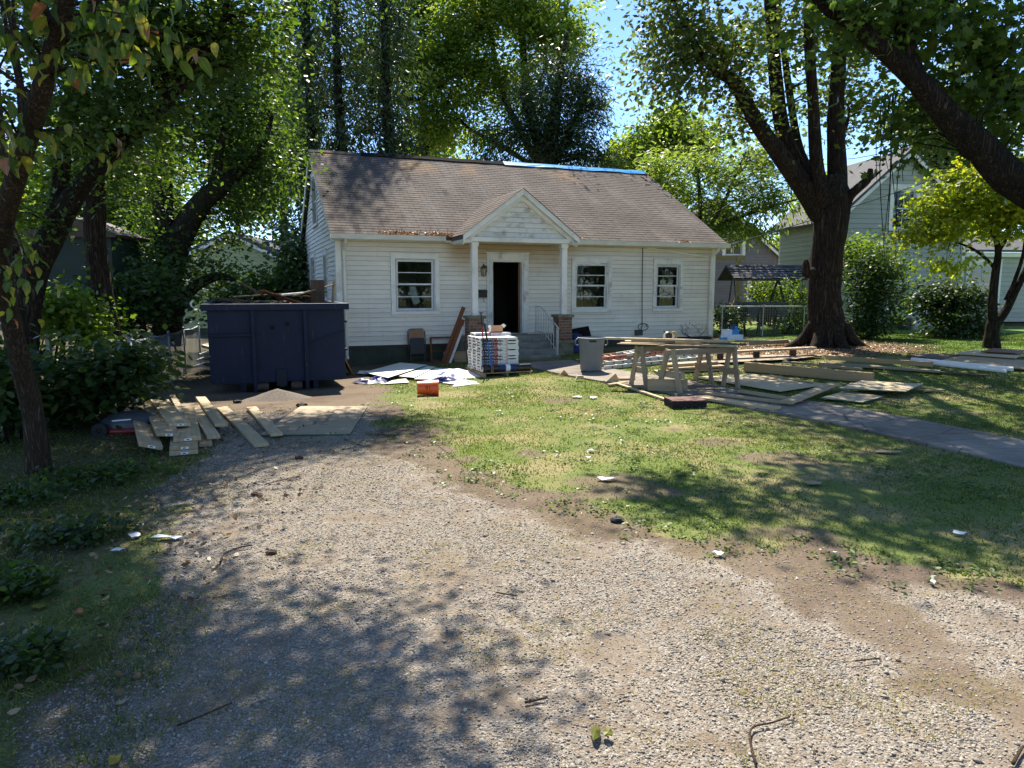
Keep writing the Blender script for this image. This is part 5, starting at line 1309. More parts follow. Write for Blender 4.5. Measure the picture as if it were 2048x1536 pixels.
shrub('vine_post', 'low sunlit creeper on the fence left of the big maple', (P(1570, 672, Y).x, Y, TZ(8, Y)), [E(1580, 655, Y, 22, 22, .4, 22), E(1605, 640, Y, 16, 40, .4, 20), E(1602, 590, Y, 22, 55, .5, 26)], s1, L_SHRUBB, 104)
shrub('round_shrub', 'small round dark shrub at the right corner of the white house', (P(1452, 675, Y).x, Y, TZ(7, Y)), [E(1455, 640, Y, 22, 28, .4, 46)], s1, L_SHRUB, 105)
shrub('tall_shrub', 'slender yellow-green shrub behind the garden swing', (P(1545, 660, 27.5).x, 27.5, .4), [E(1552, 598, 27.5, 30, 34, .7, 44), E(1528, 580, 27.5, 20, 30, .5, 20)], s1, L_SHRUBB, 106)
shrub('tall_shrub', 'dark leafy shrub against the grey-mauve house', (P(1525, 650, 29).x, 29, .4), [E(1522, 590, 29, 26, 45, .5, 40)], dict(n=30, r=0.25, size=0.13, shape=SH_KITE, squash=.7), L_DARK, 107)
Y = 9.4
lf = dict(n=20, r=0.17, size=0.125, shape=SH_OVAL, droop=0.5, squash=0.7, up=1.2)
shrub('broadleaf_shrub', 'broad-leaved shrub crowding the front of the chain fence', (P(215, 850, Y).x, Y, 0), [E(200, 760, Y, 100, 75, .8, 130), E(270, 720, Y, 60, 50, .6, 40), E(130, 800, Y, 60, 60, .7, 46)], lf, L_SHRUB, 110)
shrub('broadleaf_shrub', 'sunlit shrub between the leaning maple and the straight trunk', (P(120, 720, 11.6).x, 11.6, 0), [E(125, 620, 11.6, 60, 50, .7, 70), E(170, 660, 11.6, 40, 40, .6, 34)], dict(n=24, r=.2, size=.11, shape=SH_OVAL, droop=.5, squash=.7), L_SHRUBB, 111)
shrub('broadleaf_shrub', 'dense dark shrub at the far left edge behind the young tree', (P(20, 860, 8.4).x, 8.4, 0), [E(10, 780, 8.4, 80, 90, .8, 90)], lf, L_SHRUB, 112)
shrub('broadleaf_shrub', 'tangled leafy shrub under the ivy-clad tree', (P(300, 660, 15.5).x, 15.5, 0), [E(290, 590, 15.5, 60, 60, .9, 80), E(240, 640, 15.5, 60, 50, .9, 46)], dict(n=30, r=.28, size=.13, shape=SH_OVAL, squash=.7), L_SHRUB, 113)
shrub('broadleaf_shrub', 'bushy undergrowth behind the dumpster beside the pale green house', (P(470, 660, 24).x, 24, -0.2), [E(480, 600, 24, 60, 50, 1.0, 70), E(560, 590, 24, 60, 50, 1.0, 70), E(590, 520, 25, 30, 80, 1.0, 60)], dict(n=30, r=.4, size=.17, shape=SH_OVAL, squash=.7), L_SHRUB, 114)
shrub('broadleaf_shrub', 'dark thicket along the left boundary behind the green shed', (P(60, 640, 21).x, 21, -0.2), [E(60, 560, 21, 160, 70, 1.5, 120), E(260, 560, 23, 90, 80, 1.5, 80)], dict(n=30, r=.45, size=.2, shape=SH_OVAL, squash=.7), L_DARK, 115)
# creeping stems and seedlings in the left foreground
for k, (px, py, rx, ry, n, lab) in enumerate(((40, 1000, 90, 50, 60, 'low leafy creeper at the foot of the young tree'), (140, 1080, 100, 40, 60, 'low leafy seedlings in the middle of the left verge'), (30, 1190, 80, 60, 50, 'broad-leaved seedlings at the left edge of the verge'), (60, 1330, 80, 40, 36, 'dark low weeds at the lower left edge'), (180, 960, 110, 36, 60, 'low creeper just left of the lumber pile'))):
    c = G(px, py); s = c.y / FPX
    shrub('creeper', lab, (c.x, c.y, 0), [((c.x, c.y, 0.06), (rx * s * 1.4, rx * s * 1.1, 0.06), n)], dict(n=14, r=.06, size=.055, shape=SH_OVAL, droop=.2, squash=.5, up=1.5), L_SHRUB if k % 2 else L_MID, 130 + k, group='low plants on the left verge', stems=5, cat='plant', sr=.005)

# unseen trees added out of view to darken the front window reflections
for k, (x, y, lab) in enumerate(((14, -6, 'added unseen tree mirrored in the left front window'), (21, -15, 'taller added unseen tree mirrored behind the first in the left front window'), (24, 2, 'added unseen tree mirrored in the window beside the porch'), (31, 5, 'added unseen tree mirrored in the narrow front window'))):
    make_tree('unseen_tree', lab, (x, y, 0), [([(x, y, -.1), (x, y, 3), (x + .3, y, 7)], [.3, .24, .1])], [((x, y, 4.6), (3.8, 3.2, 4.2), 170)], dict(n=26, r=.7, size=.36, shape=SH_KITE, squash=.6), B_DARK, L_MID, seed=200 + k, group='unseen trees added for the window reflections')
# ------------------------------------------------------------------ lumber
W_NEW = m_wood('new_pine', (0.48, 0.36, 0.21), (0.33, 0.225, 0.12), grey=(0.34, 0.29, 0.215), grey_amt=0.6, rndobj=0.2)
W_PLY = m_wood('plywood_face', (0.36, 0.28, 0.185), (0.25, 0.185, 0.115), grain=0.5, knots=True)
W_PALE = m_wood('pale_plywood', (0.52, 0.42, 0.265), (0.38, 0.29, 0.17), grain=0.5)
W_GREY = m_wood('weathered_grey_wood', (0.38, 0.29, 0.185), (0.20, 0.14, 0.085), grey=(0.30, 0.265, 0.21), grey_amt=0.6)
W_BROWN = m_wood('stained_brown_wood', (0.22, 0.085, 0.035), (0.11, 0.04, 0.018))
W_DARKB = m_wood('dark_old_board', (0.10, 0.065, 0.04), (0.045, 0.03, 0.02))
W_OSB = m_wood('tan_board', (0.40, 0.28, 0.15), (0.27, 0.18, 0.09), grain=0.7)
M_GREENEDGE = m_plain('green_sealed_edge', (0.03, 0.11, 0.065), 0.6, 0.2, 8)
M_TAGW = m_plain('white_paper', (0.78, 0.78, 0.76), 0.7, 0.06, 20)
M_INK = m_plain('black_ink', (0.02, 0.02, 0.022), 0.8, 0.2, 10)
M_NAVY = m_plain('navy_print', (0.022, 0.035, 0.11), 0.45, 0.15, 8)
M_REDP = m_plain('red_print', (0.42, 0.03, 0.03), 0.45, 0.15, 8)

def frame_of(a, b, up=(0, 0, 1), roll=0.0):
    a, b = Vector(a), Vector(b); d = (b - a).normalized(); up = Vector(up)
    y = up.cross(d).normalized(); z = d.cross(y)
    m = Matrix(((d.x, y.x, z.x, a.x), (d.y, y.y, z.y, a.y), (d.z, y.z, z.z, a.z), (0, 0, 0, 1)))
    return m @ Matrix.Rotation(roll, 4, 'X')
def plank(name, label, a, b, w, t, mat, group=None, cat='board', roll=0.0, edge=None, parent=None, bevel=0.003, warp=0.0):
    """a sawn board: a, b are the middles of its underside; grain along its length"""
    L = (Vector(b) - Vector(a)).length
    m = MB()
    if warp:
        n = 6; vs = []
        for i in range(n + 1):
            x = L * i / n; z = warp * math.sin(math.pi * i / n)
            vs += [(x, -w / 2, z), (x, w / 2, z), (x, w / 2, z + t), (x, -w / 2, z + t)]
        fs = [(0, 1, 2, 3)[::1], tuple(4 * n + k for k in (3, 2, 1, 0))]
        for i in range(n):
            for k in range(4): fs.append((4 * i + k, 4 * (i + 1) + k, 4 * (i + 1) + (k + 1) % 4, 4 * i + (k + 1) % 4)[::-1])
        fs[0] = (3, 2, 1, 0)[::-1]; m.add(vs, fs)
    else: m.box(0, L, -w / 2, w / 2, 0, t)
    o = m.build(name, mat, parent, bevel=bevel)
    o.matrix_local = frame_of(a, b, roll=roll)
    if label: tag(o, label, cat, group)
    return o
def sheet(name, label, corners, t, mat, group=None, cat='plywood', z=0.0, edge=None):
    """a flat panel given by its four corners (near-left, near-right, far-right, far-left); local X along the first edge"""
    c = [Vector(q) for q in corners]; M = frame_of(c[0], c[1], up=((c[1] - c[0]).cross(c[3] - c[0])))
    inv = M.inverted(); l = [inv @ q for q in c]
    m = MB(); vs = [(q.x, q.y, 0) for q in l] + [(q.x, q.y, t) for q in l]
    m.add(vs, [(3, 2, 1, 0), (4, 5, 6, 7)]); m.cur = 1 if edge else 0
    m.add(vs, [(0, 1, 5, 4), (1, 2, 6, 5), (2, 3, 7, 6), (3, 0, 4, 7)])
    o = m.build(name, [mat, edge] if edge else mat); o.matrix_world = M @ Matrix.Translation((0, 0, z))
    if label: tag(o, label, cat, group)
    return o
def GZ(px, py, h=0.0):
    q = G(px, py, h); return Vector((q.x, q.y, q.z))

GRP = 'new boards piled beside the drive'
T2 = 0.04
pile = [  # far, near, width, height of the underside at far / near, roll, end tags, label
    ((279, 836), (302, 915), 0.235, (0.10, 0.10), 0.30, 1, 'wide pine board at the left end of the lumber pile, tilted, with cathedral grain'),
    ((306, 834), (338, 898), 0.235, (0.145, 0.145), 0.12, 1, 'second wide pine board from the left, overlapping the tilted one'),
    ((320, 829), (362, 880), 0.235, (0.185, 0.165), 0.05, 1, 'wide pine board crossing the pile under the two leftmost boards'),
    ((367, 826), (376, 900), 0.285, (0.10, 0.10), 0.0, 1, 'wide flat pine board on top of the short stack in the middle of the pile'),
    ((370, 828), (369, 910), 0.285, (0.058, 0.058), 0.0, 1, 'flat pine board directly under the top of the middle stack'),
    ((372, 830), (368, 913), 0.285, (0.016, 0.016), 0.0, 1, 'bottom pine board of the middle stack, lying on the gravel'),
    ((345, 796), (361, 826), 0.09, (0.02, 0.02), 0.0, 0, 'short narrow board end sticking out behind the lumber pile'),
    ((392, 824), (412, 897), 0.14, (0.02, 0.02), 0.0, 0, 'narrow pine board beside the middle stack, lowest on that side'),
    ((389, 825), (428, 889), 0.145, (0.065, 0.065), 0.0, 0, 'orange-toned pine board lying over the narrow one'),
    ((402, 812), (444, 871), 0.145, (0.110, 0.110), 0.05, 0, 'topmost narrow pine board on the right of the pile'),
    ((444, 820), (524, 896), 0.16, (0.012, 0.012), 0.0, 0, 'long single pine board lying alone right of the pile'),
    ((503, 820), (554, 878), 0.14, (0.012, 0.034), 0.0, 0, 'pine board resting on the corner of the stamped plywood sheet')]
for far, near, w, (h0, h1), roll, tagn, lab in pile:
    a, b = GZ(*near), GZ(*far); a.z += h1; b.z += h0
    o = plank('lumber_board', lab, a, b, w, T2, W_NEW, GRP, 'board', roll)
    if tagn:
        m = MB(); m.box(-0.002, -0.0005, -0.045, 0.03, 0.008, T2 - 0.008); m.build('end_tag', M_TAGW, o)
        m = MB(); m.box(-0.0035, -0.0022, -0.02, 0.012, 0.015, T2 - 0.015); m.build('tag_print', M_INK, o)
# stamped plywood
cs = [GZ(519, 874), GZ(700, 872), GZ(735, 815), GZ(602, 815)]
for c in cs: c.z += 0.012
ply = sheet('plywood_sheet', 'sheet of plywood stamped with black lettering on the drive', cs, 0.014, W_PLY, edge=M_GREENEDGE)
inv = ply.matrix_world.inverted()
rl2 = random.Random(6); sm = MB()
q0, q1 = inv @ GZ(637, 850, 0.02), inv @ GZ(660, 822, 0.02)
dv = (q1 - q0); dv.z = 0; L = dv.length; dv.normalize(); pv = Vector((-dv.y, dv.x, 0))
for row, off in ((0, -0.05), (1, 0.05)):
    s = 0.0
    while s < L:
        o = q0 + dv * s + pv * (off * -1)
        for k in range(rl2.choice((2, 3, 3))):      # strokes of one stamped character
            a = o + dv * rl2.uniform(0, 0.05) + pv * rl2.uniform(-0.035, 0.035); e = a + (pv if rl2.random() < 0.6 else dv) * rl2.uniform(0.03, 0.06) * rl2.choice((-1, 1))
            sm.bar((a.x, a.y, 0.0148), (e.x, e.y, 0.0148), 0.012, 0.001)
        s += 0.085
so = sm.build('stamped_lettering', M_INK, ply); so['kind'] = 'stuff'

# ------------------------------------------------------------------ dumpster
M_DUMP = None
t = NT('navy_dumpster_paint'); t.set(0.6, 0, 0.25); v = t.coord()
c = t.ramp(t.noise(v, 1.5, 5, 0.6), [(0.3, (0.007, 0.011, 0.028)), (0.7, (0.012, 0.019, 0.047))])
c = t.mix(t.mrange(t.noise(t.coord((6, 6, 0.9)), 2.5, 6, 0.7), 0.57, 0.70, 0, 0.65), c, (0.075, 0.075, 0.085))
c = t.mix(t.mrange(t.noise(v, 7, 6, 0.7), 0.63, 0.72, 0, 0.85), c, (0.10, 0.055, 0.035))
t.base(c); t.bump(t.noise(v, 3, 4), 0.15, 0.02); M_DUMP = t.m
DZ = TZ(-4.3, 13.2)
dump = tag(empty('dumpster', (-5.44, 12.80, DZ), HA), 'dark navy roll-off dumpster full of debris left of the house', 'dumpster')
W, D, B, T = 2.40, 4.9, 0.17, 1.60
def dbox(name, *a, mat=None, bevel=0.006, parent=dump): 
    m = MB(); m.box(*a); return m.build(name, mat or M_DUMP, parent, bevel=bevel)
fp = MB()      # solid front plate; black discs paint the dark inside of three drain holes
holes = [(1.10, 1.18), (1.36, 1.24), (1.66, 1.18)]
fp.box(0, W, 0, 0.012, B, T); front = fp.build('front_panel', M_DUMP, dump)
for hx, hz_ in holes:
    m = MB(); R = Matrix.Translation((hx, 0.0, hz_)) @ Matrix.Rotation(rad(90), 4, 'X'); m.lathe([(0.036, -0.002), (0.05, -0.002), (0.05, 0.014), (0.036, 0.014), (0.036, -0.002)], 14, R, cap=False); m.build('hole_collar', M_DUMP, front)
    m = MB(); m.lathe([(0.001, 0.002), (0.0355, 0.002)], 14, R); m.build('hole', M_INK, front)
dbox('side_panel', 0, 0.012, 0.012, D, B, T); dbox('side_panel', W - 0.012, W, 0.012, D, B, T); dbox('rear_panel', 0.013, W - 0.013, D - 0.012, D, B, T); dbox('floor_panel', 0.013, W - 0.013, 0.013, D - 0.013, B, B + 0.02)
dbox('rim', -0.10, W + 0.09, -0.09, 0.03, T - 0.10, T + 0.02, bevel=0.012); dbox('rim', -0.10, 0.03, 0.031, D + 0.05, T - 0.10, T + 0.02); dbox('rim', W - 0.03, W + 0.09, 0.031, D + 0.05, T - 0.10, T + 0.02)
for x in (0.76, 1.68): dbox('front_rib', x - 0.035, x + 0.035, -0.075, -0.001, 0.0, T - 0.101, bevel=0.01)
dbox('front_bar', 0.01, 0.724, -0.05, -0.001, 1.03, 1.08)
m = MB(); m.bar((1.72, -0.02, 0.86), (2.39, -0.02, 1.10), 0.03, 0.025); m.build('weld_bar', M_DUMP, dump)
dbox('hook_pocket', 1.13, 1.32, -0.06, -0.001, 0.10, 0.42, bevel=0.012); dbox('pocket_slot', 1.175, 1.275, -0.066, -0.061, 0.08, 0.37, mat=M_INK, bevel=0)
for x in (0.90, 1.50):
    m = MB(); R = Matrix.Translation((x - 0.11, 0.02, 0.085)) @ Matrix.Rotation(rad(90), 4, 'Y'); m.lathe([(0.02, 0), (0.085, 0), (0.085, 0.2), (0.02, 0.2)], 14, R); m.build('roller', m_plain('rusty_steel', (0.09, 0.06, 0.045), 0.7, 0.3, 8, metal=0.4), dump, smooth=False)
    dbox('roller_bracket', x - 0.13, x + 0.13, -0.03, 0.12, 0.175, 0.20)
for x in (0.5, 1.8): dbox('skid', x, x + 0.1, 0.1, D - 0.1, 0.0, B - 0.002)
for z in (1.25, 0.72): dbox('side_latch', W + 0.001, W + 0.06, 0.02, 0.10, z, z + 0.04)
# debris lying in it
rd = random.Random(31)
deb = [('broken brown board poking up from the dumpster, propped on its end', (0.95, 0.35, 1.70), (1.75, 1.3, 1.42), 0.14, 0.03, W_BROWN), ('dark wide panel standing upright in the dumpster nearest the house', (1.98, 0.5, 1.35), (2.00, 0.52, 1.92), 0.32, 0.03, W_DARKB),
       ('long dark board lying across the dumpster top', (0.45, 0.5, 1.58), (2.2, 0.9, 1.68), 0.10, 0.03, W_DARKB), ('reddish split board near the middle of the dumpster', (1.15, 0.4, 1.64), (1.9, 0.7, 1.58), 0.16, 0.025, W_BROWN), ('pale splintered board end at the house side of the dumpster', (2.28, 0.6, 1.4), (2.33, 0.62, 1.9), 0.07, 0.03, W_NEW),
       ('grey board tilted towards the house in the dumpster', (1.5, 0.5, 1.60), (2.32, 0.6, 1.82), 0.08, 0.025, W_GREY), ('thin dark stick sloping down into the dumpster', (0.55, 0.35, 1.86), (1.0, 0.5, 1.60), 0.05, 0.03, W_DARKB), ('short pale plaster piece on the dumpster rim', (1.3, 0.25, 1.62), (1.7, 0.3, 1.66), 0.16, 0.03, M_TRIMOLD)]
for lab, a, b_, w, th, mt in deb:
    plank('debris_board', lab, dump.matrix_basis @ (Vector(a) + Vector((0, 0, .14))), dump.matrix_basis @ (Vector(b_) + Vector((0, 0, .14))), w, th, mt, 'debris in the dumpster', 'board')
m = MB(); rr = np.random.default_rng(3)
for k in range(60):
    a = Vector((rr.uniform(0.1, 2.3), rr.uniform(0.3, 4.5), rr.uniform(1.35, 1.66))); e = a + Vector((rr.normal() * .5, rr.normal() * .5, rr.normal() * .08)); e.x = min(max(e.x, .1), 2.3)
    m.bar(a, e, rr.uniform(.05, .2), .02)
o = m.build('debris', W_DARKB, None); o.matrix_world = dump.matrix_basis; tag(o, 'jumble of dark broken boards filling the dumpster', 'debris', kind='stuff')
# heap of gravel against it
gc = G(556, 797); n = 26; V = []; F = []
for i in range(n + 1):
    for j in range(n + 1):
        x, y = (i / n - .5) * 1.5, (j / n - .5) * 1.0; r = math.hypot(x / 0.66, y / 0.45)
        V.append((x, y, 0.20 * max(0, 1 - r) ** 1.1 - 0.03 + 0.02 * float(fbm(np.array([x]), np.array([y]), 6, 3)[0])))
for i in range(n):
    for j in range(n): F.append((i * (n + 1) + j, (i + 1) * (n + 1) + j, (i + 1) * (n + 1) + j + 1, i * (n + 1) + j + 1))
o = MB().add(V, F).build('gravel_heap', m_plain('dark_gravel', (0.15, 0.125, 0.10), 0.95, 0.4, 30, bump=0.9), None, smooth=True, loc=(gc.x, gc.y, TZ(gc.x, gc.y) - 0.005), rot=(0, 0, HA)); tag(o, 'small heap of dark gravel pushed against the dumpster front', 'gravel heap')

# ------------------------------------------------------------------ things against the house wall
def hput(root, x, y, z=0.0, rz=0.0): root.location = HL2W(x, y, z); root.rotation_euler = (0, 0, HA + rz)
GF = lambda x, y: TZ(*HL2W(x, y)[:2])
# folded metal chair
ch = tag(empty('folding_chair'), 'folded metal chair with tan back leaning against the foundation', 'chair'); hput(ch, 1.93, -0.30, GF(1.9, -.3))
M_CH = m_plain('brown_steel', (0.10, 0.075, 0.055), 0.4, 0.15, 8, metal=0.3); lean = Matrix.Rotation(rad(-9), 4, 'X')
def cm(m): 
    m.v = [tuple(lean @ Vector(q)) for q in m.v]; return m
m = MB(); m.tube([(-.22, 0, 0), (-.225, 0, .55), (-.22, 0, .80), (-.17, 0, .87), (.17, 0, .87), (.22, 0, .80), (.225, 0, .55), (.22, 0, 0)], 0.013, 8); cm(m).build('back_frame', M_CH, ch, smooth=True)
m = MB(); m.tube([(-.185, -.04, 0.02), (-.185, -.03, .55)], 0.012, 8); cm(m).build('leg', M_CH, ch); m = MB(); m.tube([(.185, -.04, 0.02), (.185, -.03, .55)], 0.012, 8); cm(m).build('leg', M_CH, ch)
for z in (.14, .24): m = MB(); m.tube([(-.185, -.038, z), (.185, -.038, z)], 0.009, 6); cm(m).build('stretcher', M_CH, ch)
m = MB(); m.prism([(-.20, .62), (.20, .62), (.205, .78), (.15, .85), (-.15, .85), (-.205, .78)], -0.02, 0.005, 'y'); cm(m).build('backrest', m_plain('tan_pad', (0.33, 0.16, 0.07), 0.5, 0.15, 5), ch, bevel=0.006)
m = MB(); m.prism([(-.18, .22), (.18, .22), (.195, .60), (.15, .64), (-.15, .64), (-.195, .60)], -0.055, -0.03, 'y'); cm(m).build('seat', m_plain('black_vinyl', (0.025, 0.022, 0.022), 0.45, 0.15, 8), ch, bevel=0.006)
# empty wooden frame
fr = tag(empty('window_screen_frame'), 'empty dark brown wooden frame leaning beside the folded chair', 'frame'); hput(fr, 2.28, -0.26, GF(2.3, -.2))
lean = Matrix.Rotation(rad(-8), 4, 'X')
for nm, a in (('side_rail', (0, .05, -.012, .012, 0, .64)), ('side_rail', (.62, .67, -.012, .012, 0, .64)), ('top_rail', (.051, .619, -.012, .012, .59, .64)), ('bottom_rail', (.051, .619, -.012, .012, 0, .05)), ('mid_rail', (.051, .619, -.008, .008, .26, .28))):
    m = MB(); m.box(*a); cm(m).build(nm, W_BROWN, fr)
m = MB(); rr = random.Random(5); pts = [(math.cos(a) * (.13 + rr.uniform(-.03, .03)), math.sin(a) * (.10 + rr.uniform(-.03, .03))) for a in np.linspace(0, 6.283, 11)[:-1]]
m.prism(pts, -.03, .03, 'y'); o = m.build('crumpled_bag', m_plain('red_white_bag', (0.55, 0.40, 0.38), 0.6, 0.6, 9), None, bevel=.02); q = HL2W(2.72, -.38, GF(2.7, -.3) + .14); o.location = q; o.rotation_euler = (rad(-20), rad(25), HA); tag(o, 'crumpled red and white bag behind the empty frame', 'bag')
plank('brown_moulding', 'long brown board leaning steeply against the left porch pier', HL2W(2.40, -0.95, GF(2.4, -.9)), HL2W(3.04, -0.72, 1.34), 0.10, 0.03, W_BROWN, 'boards leaning on the porch', 'board', roll=rad(70))
plank('brown_moulding', 'shorter brown board with a white edge leaning on the longer one', HL2W(2.50, -1.02, GF(2.4, -.9)), HL2W(2.98, -0.83, 1.03), 0.11, 0.035, W_BROWN, 'boards leaning on the porch', 'board', roll=rad(70))
plank('white_edge_strip', 'rough white plaster-edged strip beside the leaning brown boards', HL2W(2.56, -1.05, GF(2.4, -.9)), HL2W(2.97, -0.90, 0.85), 0.06, 0.025, M_TRIMOLD, None, 'board', roll=rad(70))
sheet('tan_plywood_offcut', 'small tan board leaning on the side of the stoop', [HL2W(2.72, -1.0, GF(2.7, -1)), HL2W(3.28, -1.42, GF(3.2, -1.4)), HL2W(3.22, -1.25, GF(3, -1) + .27), HL2W(2.66, -.83, GF(2.7, -1) + .27)], 0.015, W_OSB)
# orange door panel leaning on the dumpster
a, b = GZ(704, 750), GZ(716, 735)
dd = Vector((-0.358, 0.934, 0)); a2 = a + Vector((0, 0, .01)); b2 = a2 + dd * 0.55; lf_ = Vector((-0.42, -.12, 1.02))
sheet('leaning_door', 'orange-brown door panel leaning against the dumpster beside the house corner', [a2, b2, b2 + lf_, a2 + lf_], 0.035, m_wood('orange_door', (0.50, 0.20, 0.05), (0.34, 0.12, 0.03)), None, 'door')
sheet('leaning_hardboard_sheet', 'dark thin panel leaning behind the orange door panel', [b2 + Vector((-.1, .1, 0)), b2 + dd * .4, b2 + dd * .4 + lf_ * .8, b2 + Vector((-.1, .1, 0)) + lf_ * .8], 0.02, W_DARKB, None, 'sheet')

# ------------------------------------------------------------------ white panels and tarp on the ground
M_WHITEP = m_plain('white_hardboard', (0.80, 0.80, 0.74), 0.45, 0.05, 3, dirt=(0.6, 0.58, 0.48), dirt_amt=0.4)
def gsheet(name, label, pix, h, t, mat, group=None, cat='sheet', edge=None):
    cs = [GZ(*q) for q in pix]
    for c_ in cs: c_.z += h
    return sheet(name, label, cs, t, mat, group, cat, edge=edge)
GW = 'white panels lying in front of the house'
gsheet('white_hardboard_sheet', 'large white panel on top of the pile, its corner towards the house wall', [(728, 752), (776, 764), (856, 738), (800, 732)], 0.075, 0.012, M_WHITEP, GW, edge=M_GREENEDGE)
gsheet('white_hardboard_sheet', 'cream panel sticking out at the dumpster end of the white pile', [(714, 750), (757, 752), (768, 744), (719, 744)], 0.02, 0.012, M_WHITEP, GW, edge=M_GREENEDGE)
gsheet('white_hardboard_sheet', 'narrow white panel second from the top, beside the large one', [(798, 758), (829, 761), (872, 739), (854, 737)], 0.05, 0.012, M_WHITEP, GW, edge=M_GREENEDGE)
gsheet('white_hardboard_sheet', 'white panel under the tarp end of the pile', [(828, 762), (890, 763), (915, 741), (872, 739)], 0.03, 0.012, M_WHITEP, GW, edge=M_GREENEDGE)
gsheet('white_hardboard_sheet', 'lowest white panel nearest the orange bucket', [(768, 770), (818, 767), (812, 759), (785, 763)], 0.012, 0.012, M_WHITEP, GW, edge=M_GREENEDGE)
def tarp(name, label, c, rx, ry, h, mat, seed, rz=0.0, n=26, folds=5.0, cat='tarp'):
    r = np.random.default_rng(seed); V = []; F = []
    xs, ys = np.meshgrid(np.linspace(-1, 1, n), np.linspace(-1, 1, n))
    ph = r.random(4) * 6
    wob = 1 + 0.22 * np.sin(np.arctan2(ys, xs) * 3 + ph[0]) + 0.12 * np.sin(np.arctan2(ys, xs) * 7 + ph[1])
    rad_ = np.sqrt(xs ** 2 + ys ** 2)
    zz = h * np.clip(1.15 - rad_ ** 2, 0, 1) * (0.55 + 0.9 * np.abs(fbm(xs + seed, ys, folds * .4, 4) - .5) * 2) + h * 0.35 * np.sin(xs * folds + 2 * np.sin(ys * 2.5 + ph[2])) * np.clip(1.1 - rad_, 0, 1) + 0.012
    zz = np.maximum(zz, 0.008)
    for i in range(n):
        for j in range(n): V.append((xs[i, j] * rx * wob[i, j], ys[i, j] * ry * wob[i, j], zz[i, j]))
    for i in range(n - 1):
        for j in range(n - 1): F.append((i * n + j, i * n + j + 1, (i + 1) * n + j + 1, (i + 1) * n + j))
    o = MB().add(V, F).build(name, mat, None, smooth=True, loc=(c.x, c.y, TZ(c.x, c.y)), rot=(0, 0, rz)); tag(o, label, cat)
    sb = o.modifiers.new('s', 'SUBSURF'); sb.levels = sb.render_levels = 1
    return o
t = NT('blue_white_tarp'); t.set(0.4, 0, 0.4)
c = t.ramp(t.noise(t.coord(), 2.3, 3, 0.5), [(0.36, (0.018, 0.030, 0.14)), (0.40, (0.05, 0.07, 0.22)), (0.44, (0.72, 0.73, 0.76))]); t.base(c); M_TARP2 = t.m
M_TARPN = m_plain('navy_tarp', (0.016, 0.026, 0.13), 0.4, 0.3, 6); M_TARPW = m_plain('white_tarp_back', (0.70, 0.71, 0.73), 0.4, 0.1, 5)
tarp('tarp', 'crumpled navy tarp under the dumpster end of the white panels', G(747, 765), 0.33, 0.28, 0.10, M_TARPN, 4, 0.3)
tarp('tarp', 'white-backed blue tarp bunched at the shingle end of the white panels', G(908, 752), 0.50, 0.8, 0.12, M_TARP2, 8, 0.2)
tarp('tarp', 'pale tarp corner spread on the grass beside the shingle pallet', G(925, 768), 0.26, 0.25, 0.06, M_TARPW, 12, 0.5)
tarp('tarp', 'navy tarp fold in front of the white panels near the bucket', G(888, 764), 0.36, 0.20, 0.11, M_TARPN, 15, 0.2)

# ------------------------------------------------------------------ orange bucket on its side
bc = G(856, 790)
bk = tag(empty('bucket', (bc.x, bc.y, TZ(bc.x, bc.y) + 0.125), 0, rot=(0, rad(90), rad(6))), 'orange plastic bucket lying on its side in the grass', 'bucket')
t = NT('orange_plastic'); t.set(0.35, 0, 0.45); t.base((0.80, 0.105, 0.012)); M_ORB = t.m
m = MB(); prof = [(0.115, -0.18), (0.13, 0.16), (0.137, 0.16), (0.137, 0.185), (0.127, 0.185), (0.112, -0.165)]
m.lathe(prof, 32, cap=False); m.lathe([(0.0, -0.18), (0.115, -0.18)], 32, cap=False); m.build('shell', M_ORB, bk, smooth=False)
for z in (0.10, 0.13): m = MB(); r0 = 0.127; m.lathe([(r0, z - .006), (r0 + .009, z - .006), (r0 + .009, z + .006), (r0, z + .006)], 32, cap=False); m.build('rim_band', M_ORB, bk)
m = MB(); m.tube([(0.0, 0.142 * math.cos(a), 0.13 + 0.0 * a) if False else (0.142 * math.sin(a) * .98, 0.142 * math.cos(a), 0.12 - 0.10 * math.sin(a)) for a in np.linspace(0.05, math.pi - .05, 14)], 0.003, 5); m.build('bail_handle', M_SASH, bk)
def text_mesh(name, body, size, mat, extrude=0.001):
    cu = bpy.data.curves.new(name, 'FONT'); cu.body = body; cu.size = size; cu.extrude = extrude; cu.align_x = 'CENTER'; cu.align_y = 'CENTER'
    tmp = bpy.data.objects.new(name, cu); COL.objects.link(tmp)
    me = bpy.data.meshes.new_from_object(tmp.evaluated_get(bpy.context.evaluated_depsgraph_get()))
    bpy.data.objects.remove(tmp); me.name = name; me.materials.clear(); me.materials.append(mat)
    return me
tx = put('bucket_lettering', text_mesh('bucket_lettering', '91', 0.10, m_plain('dark_red_print', (0.06, 0.015, 0.01), 0.6)), bk)
Rw = Matrix.Rotation(rad(6), 4, 'Z') @ Matrix.Rotation(rad(90), 4, 'X')
tx.matrix_basis = bk.matrix_basis.inverted() @ (Matrix.Translation(Vector((bc.x + 0.02, bc.y - 0.126, TZ(bc.x, bc.y) + 0.135))) @ Rw)

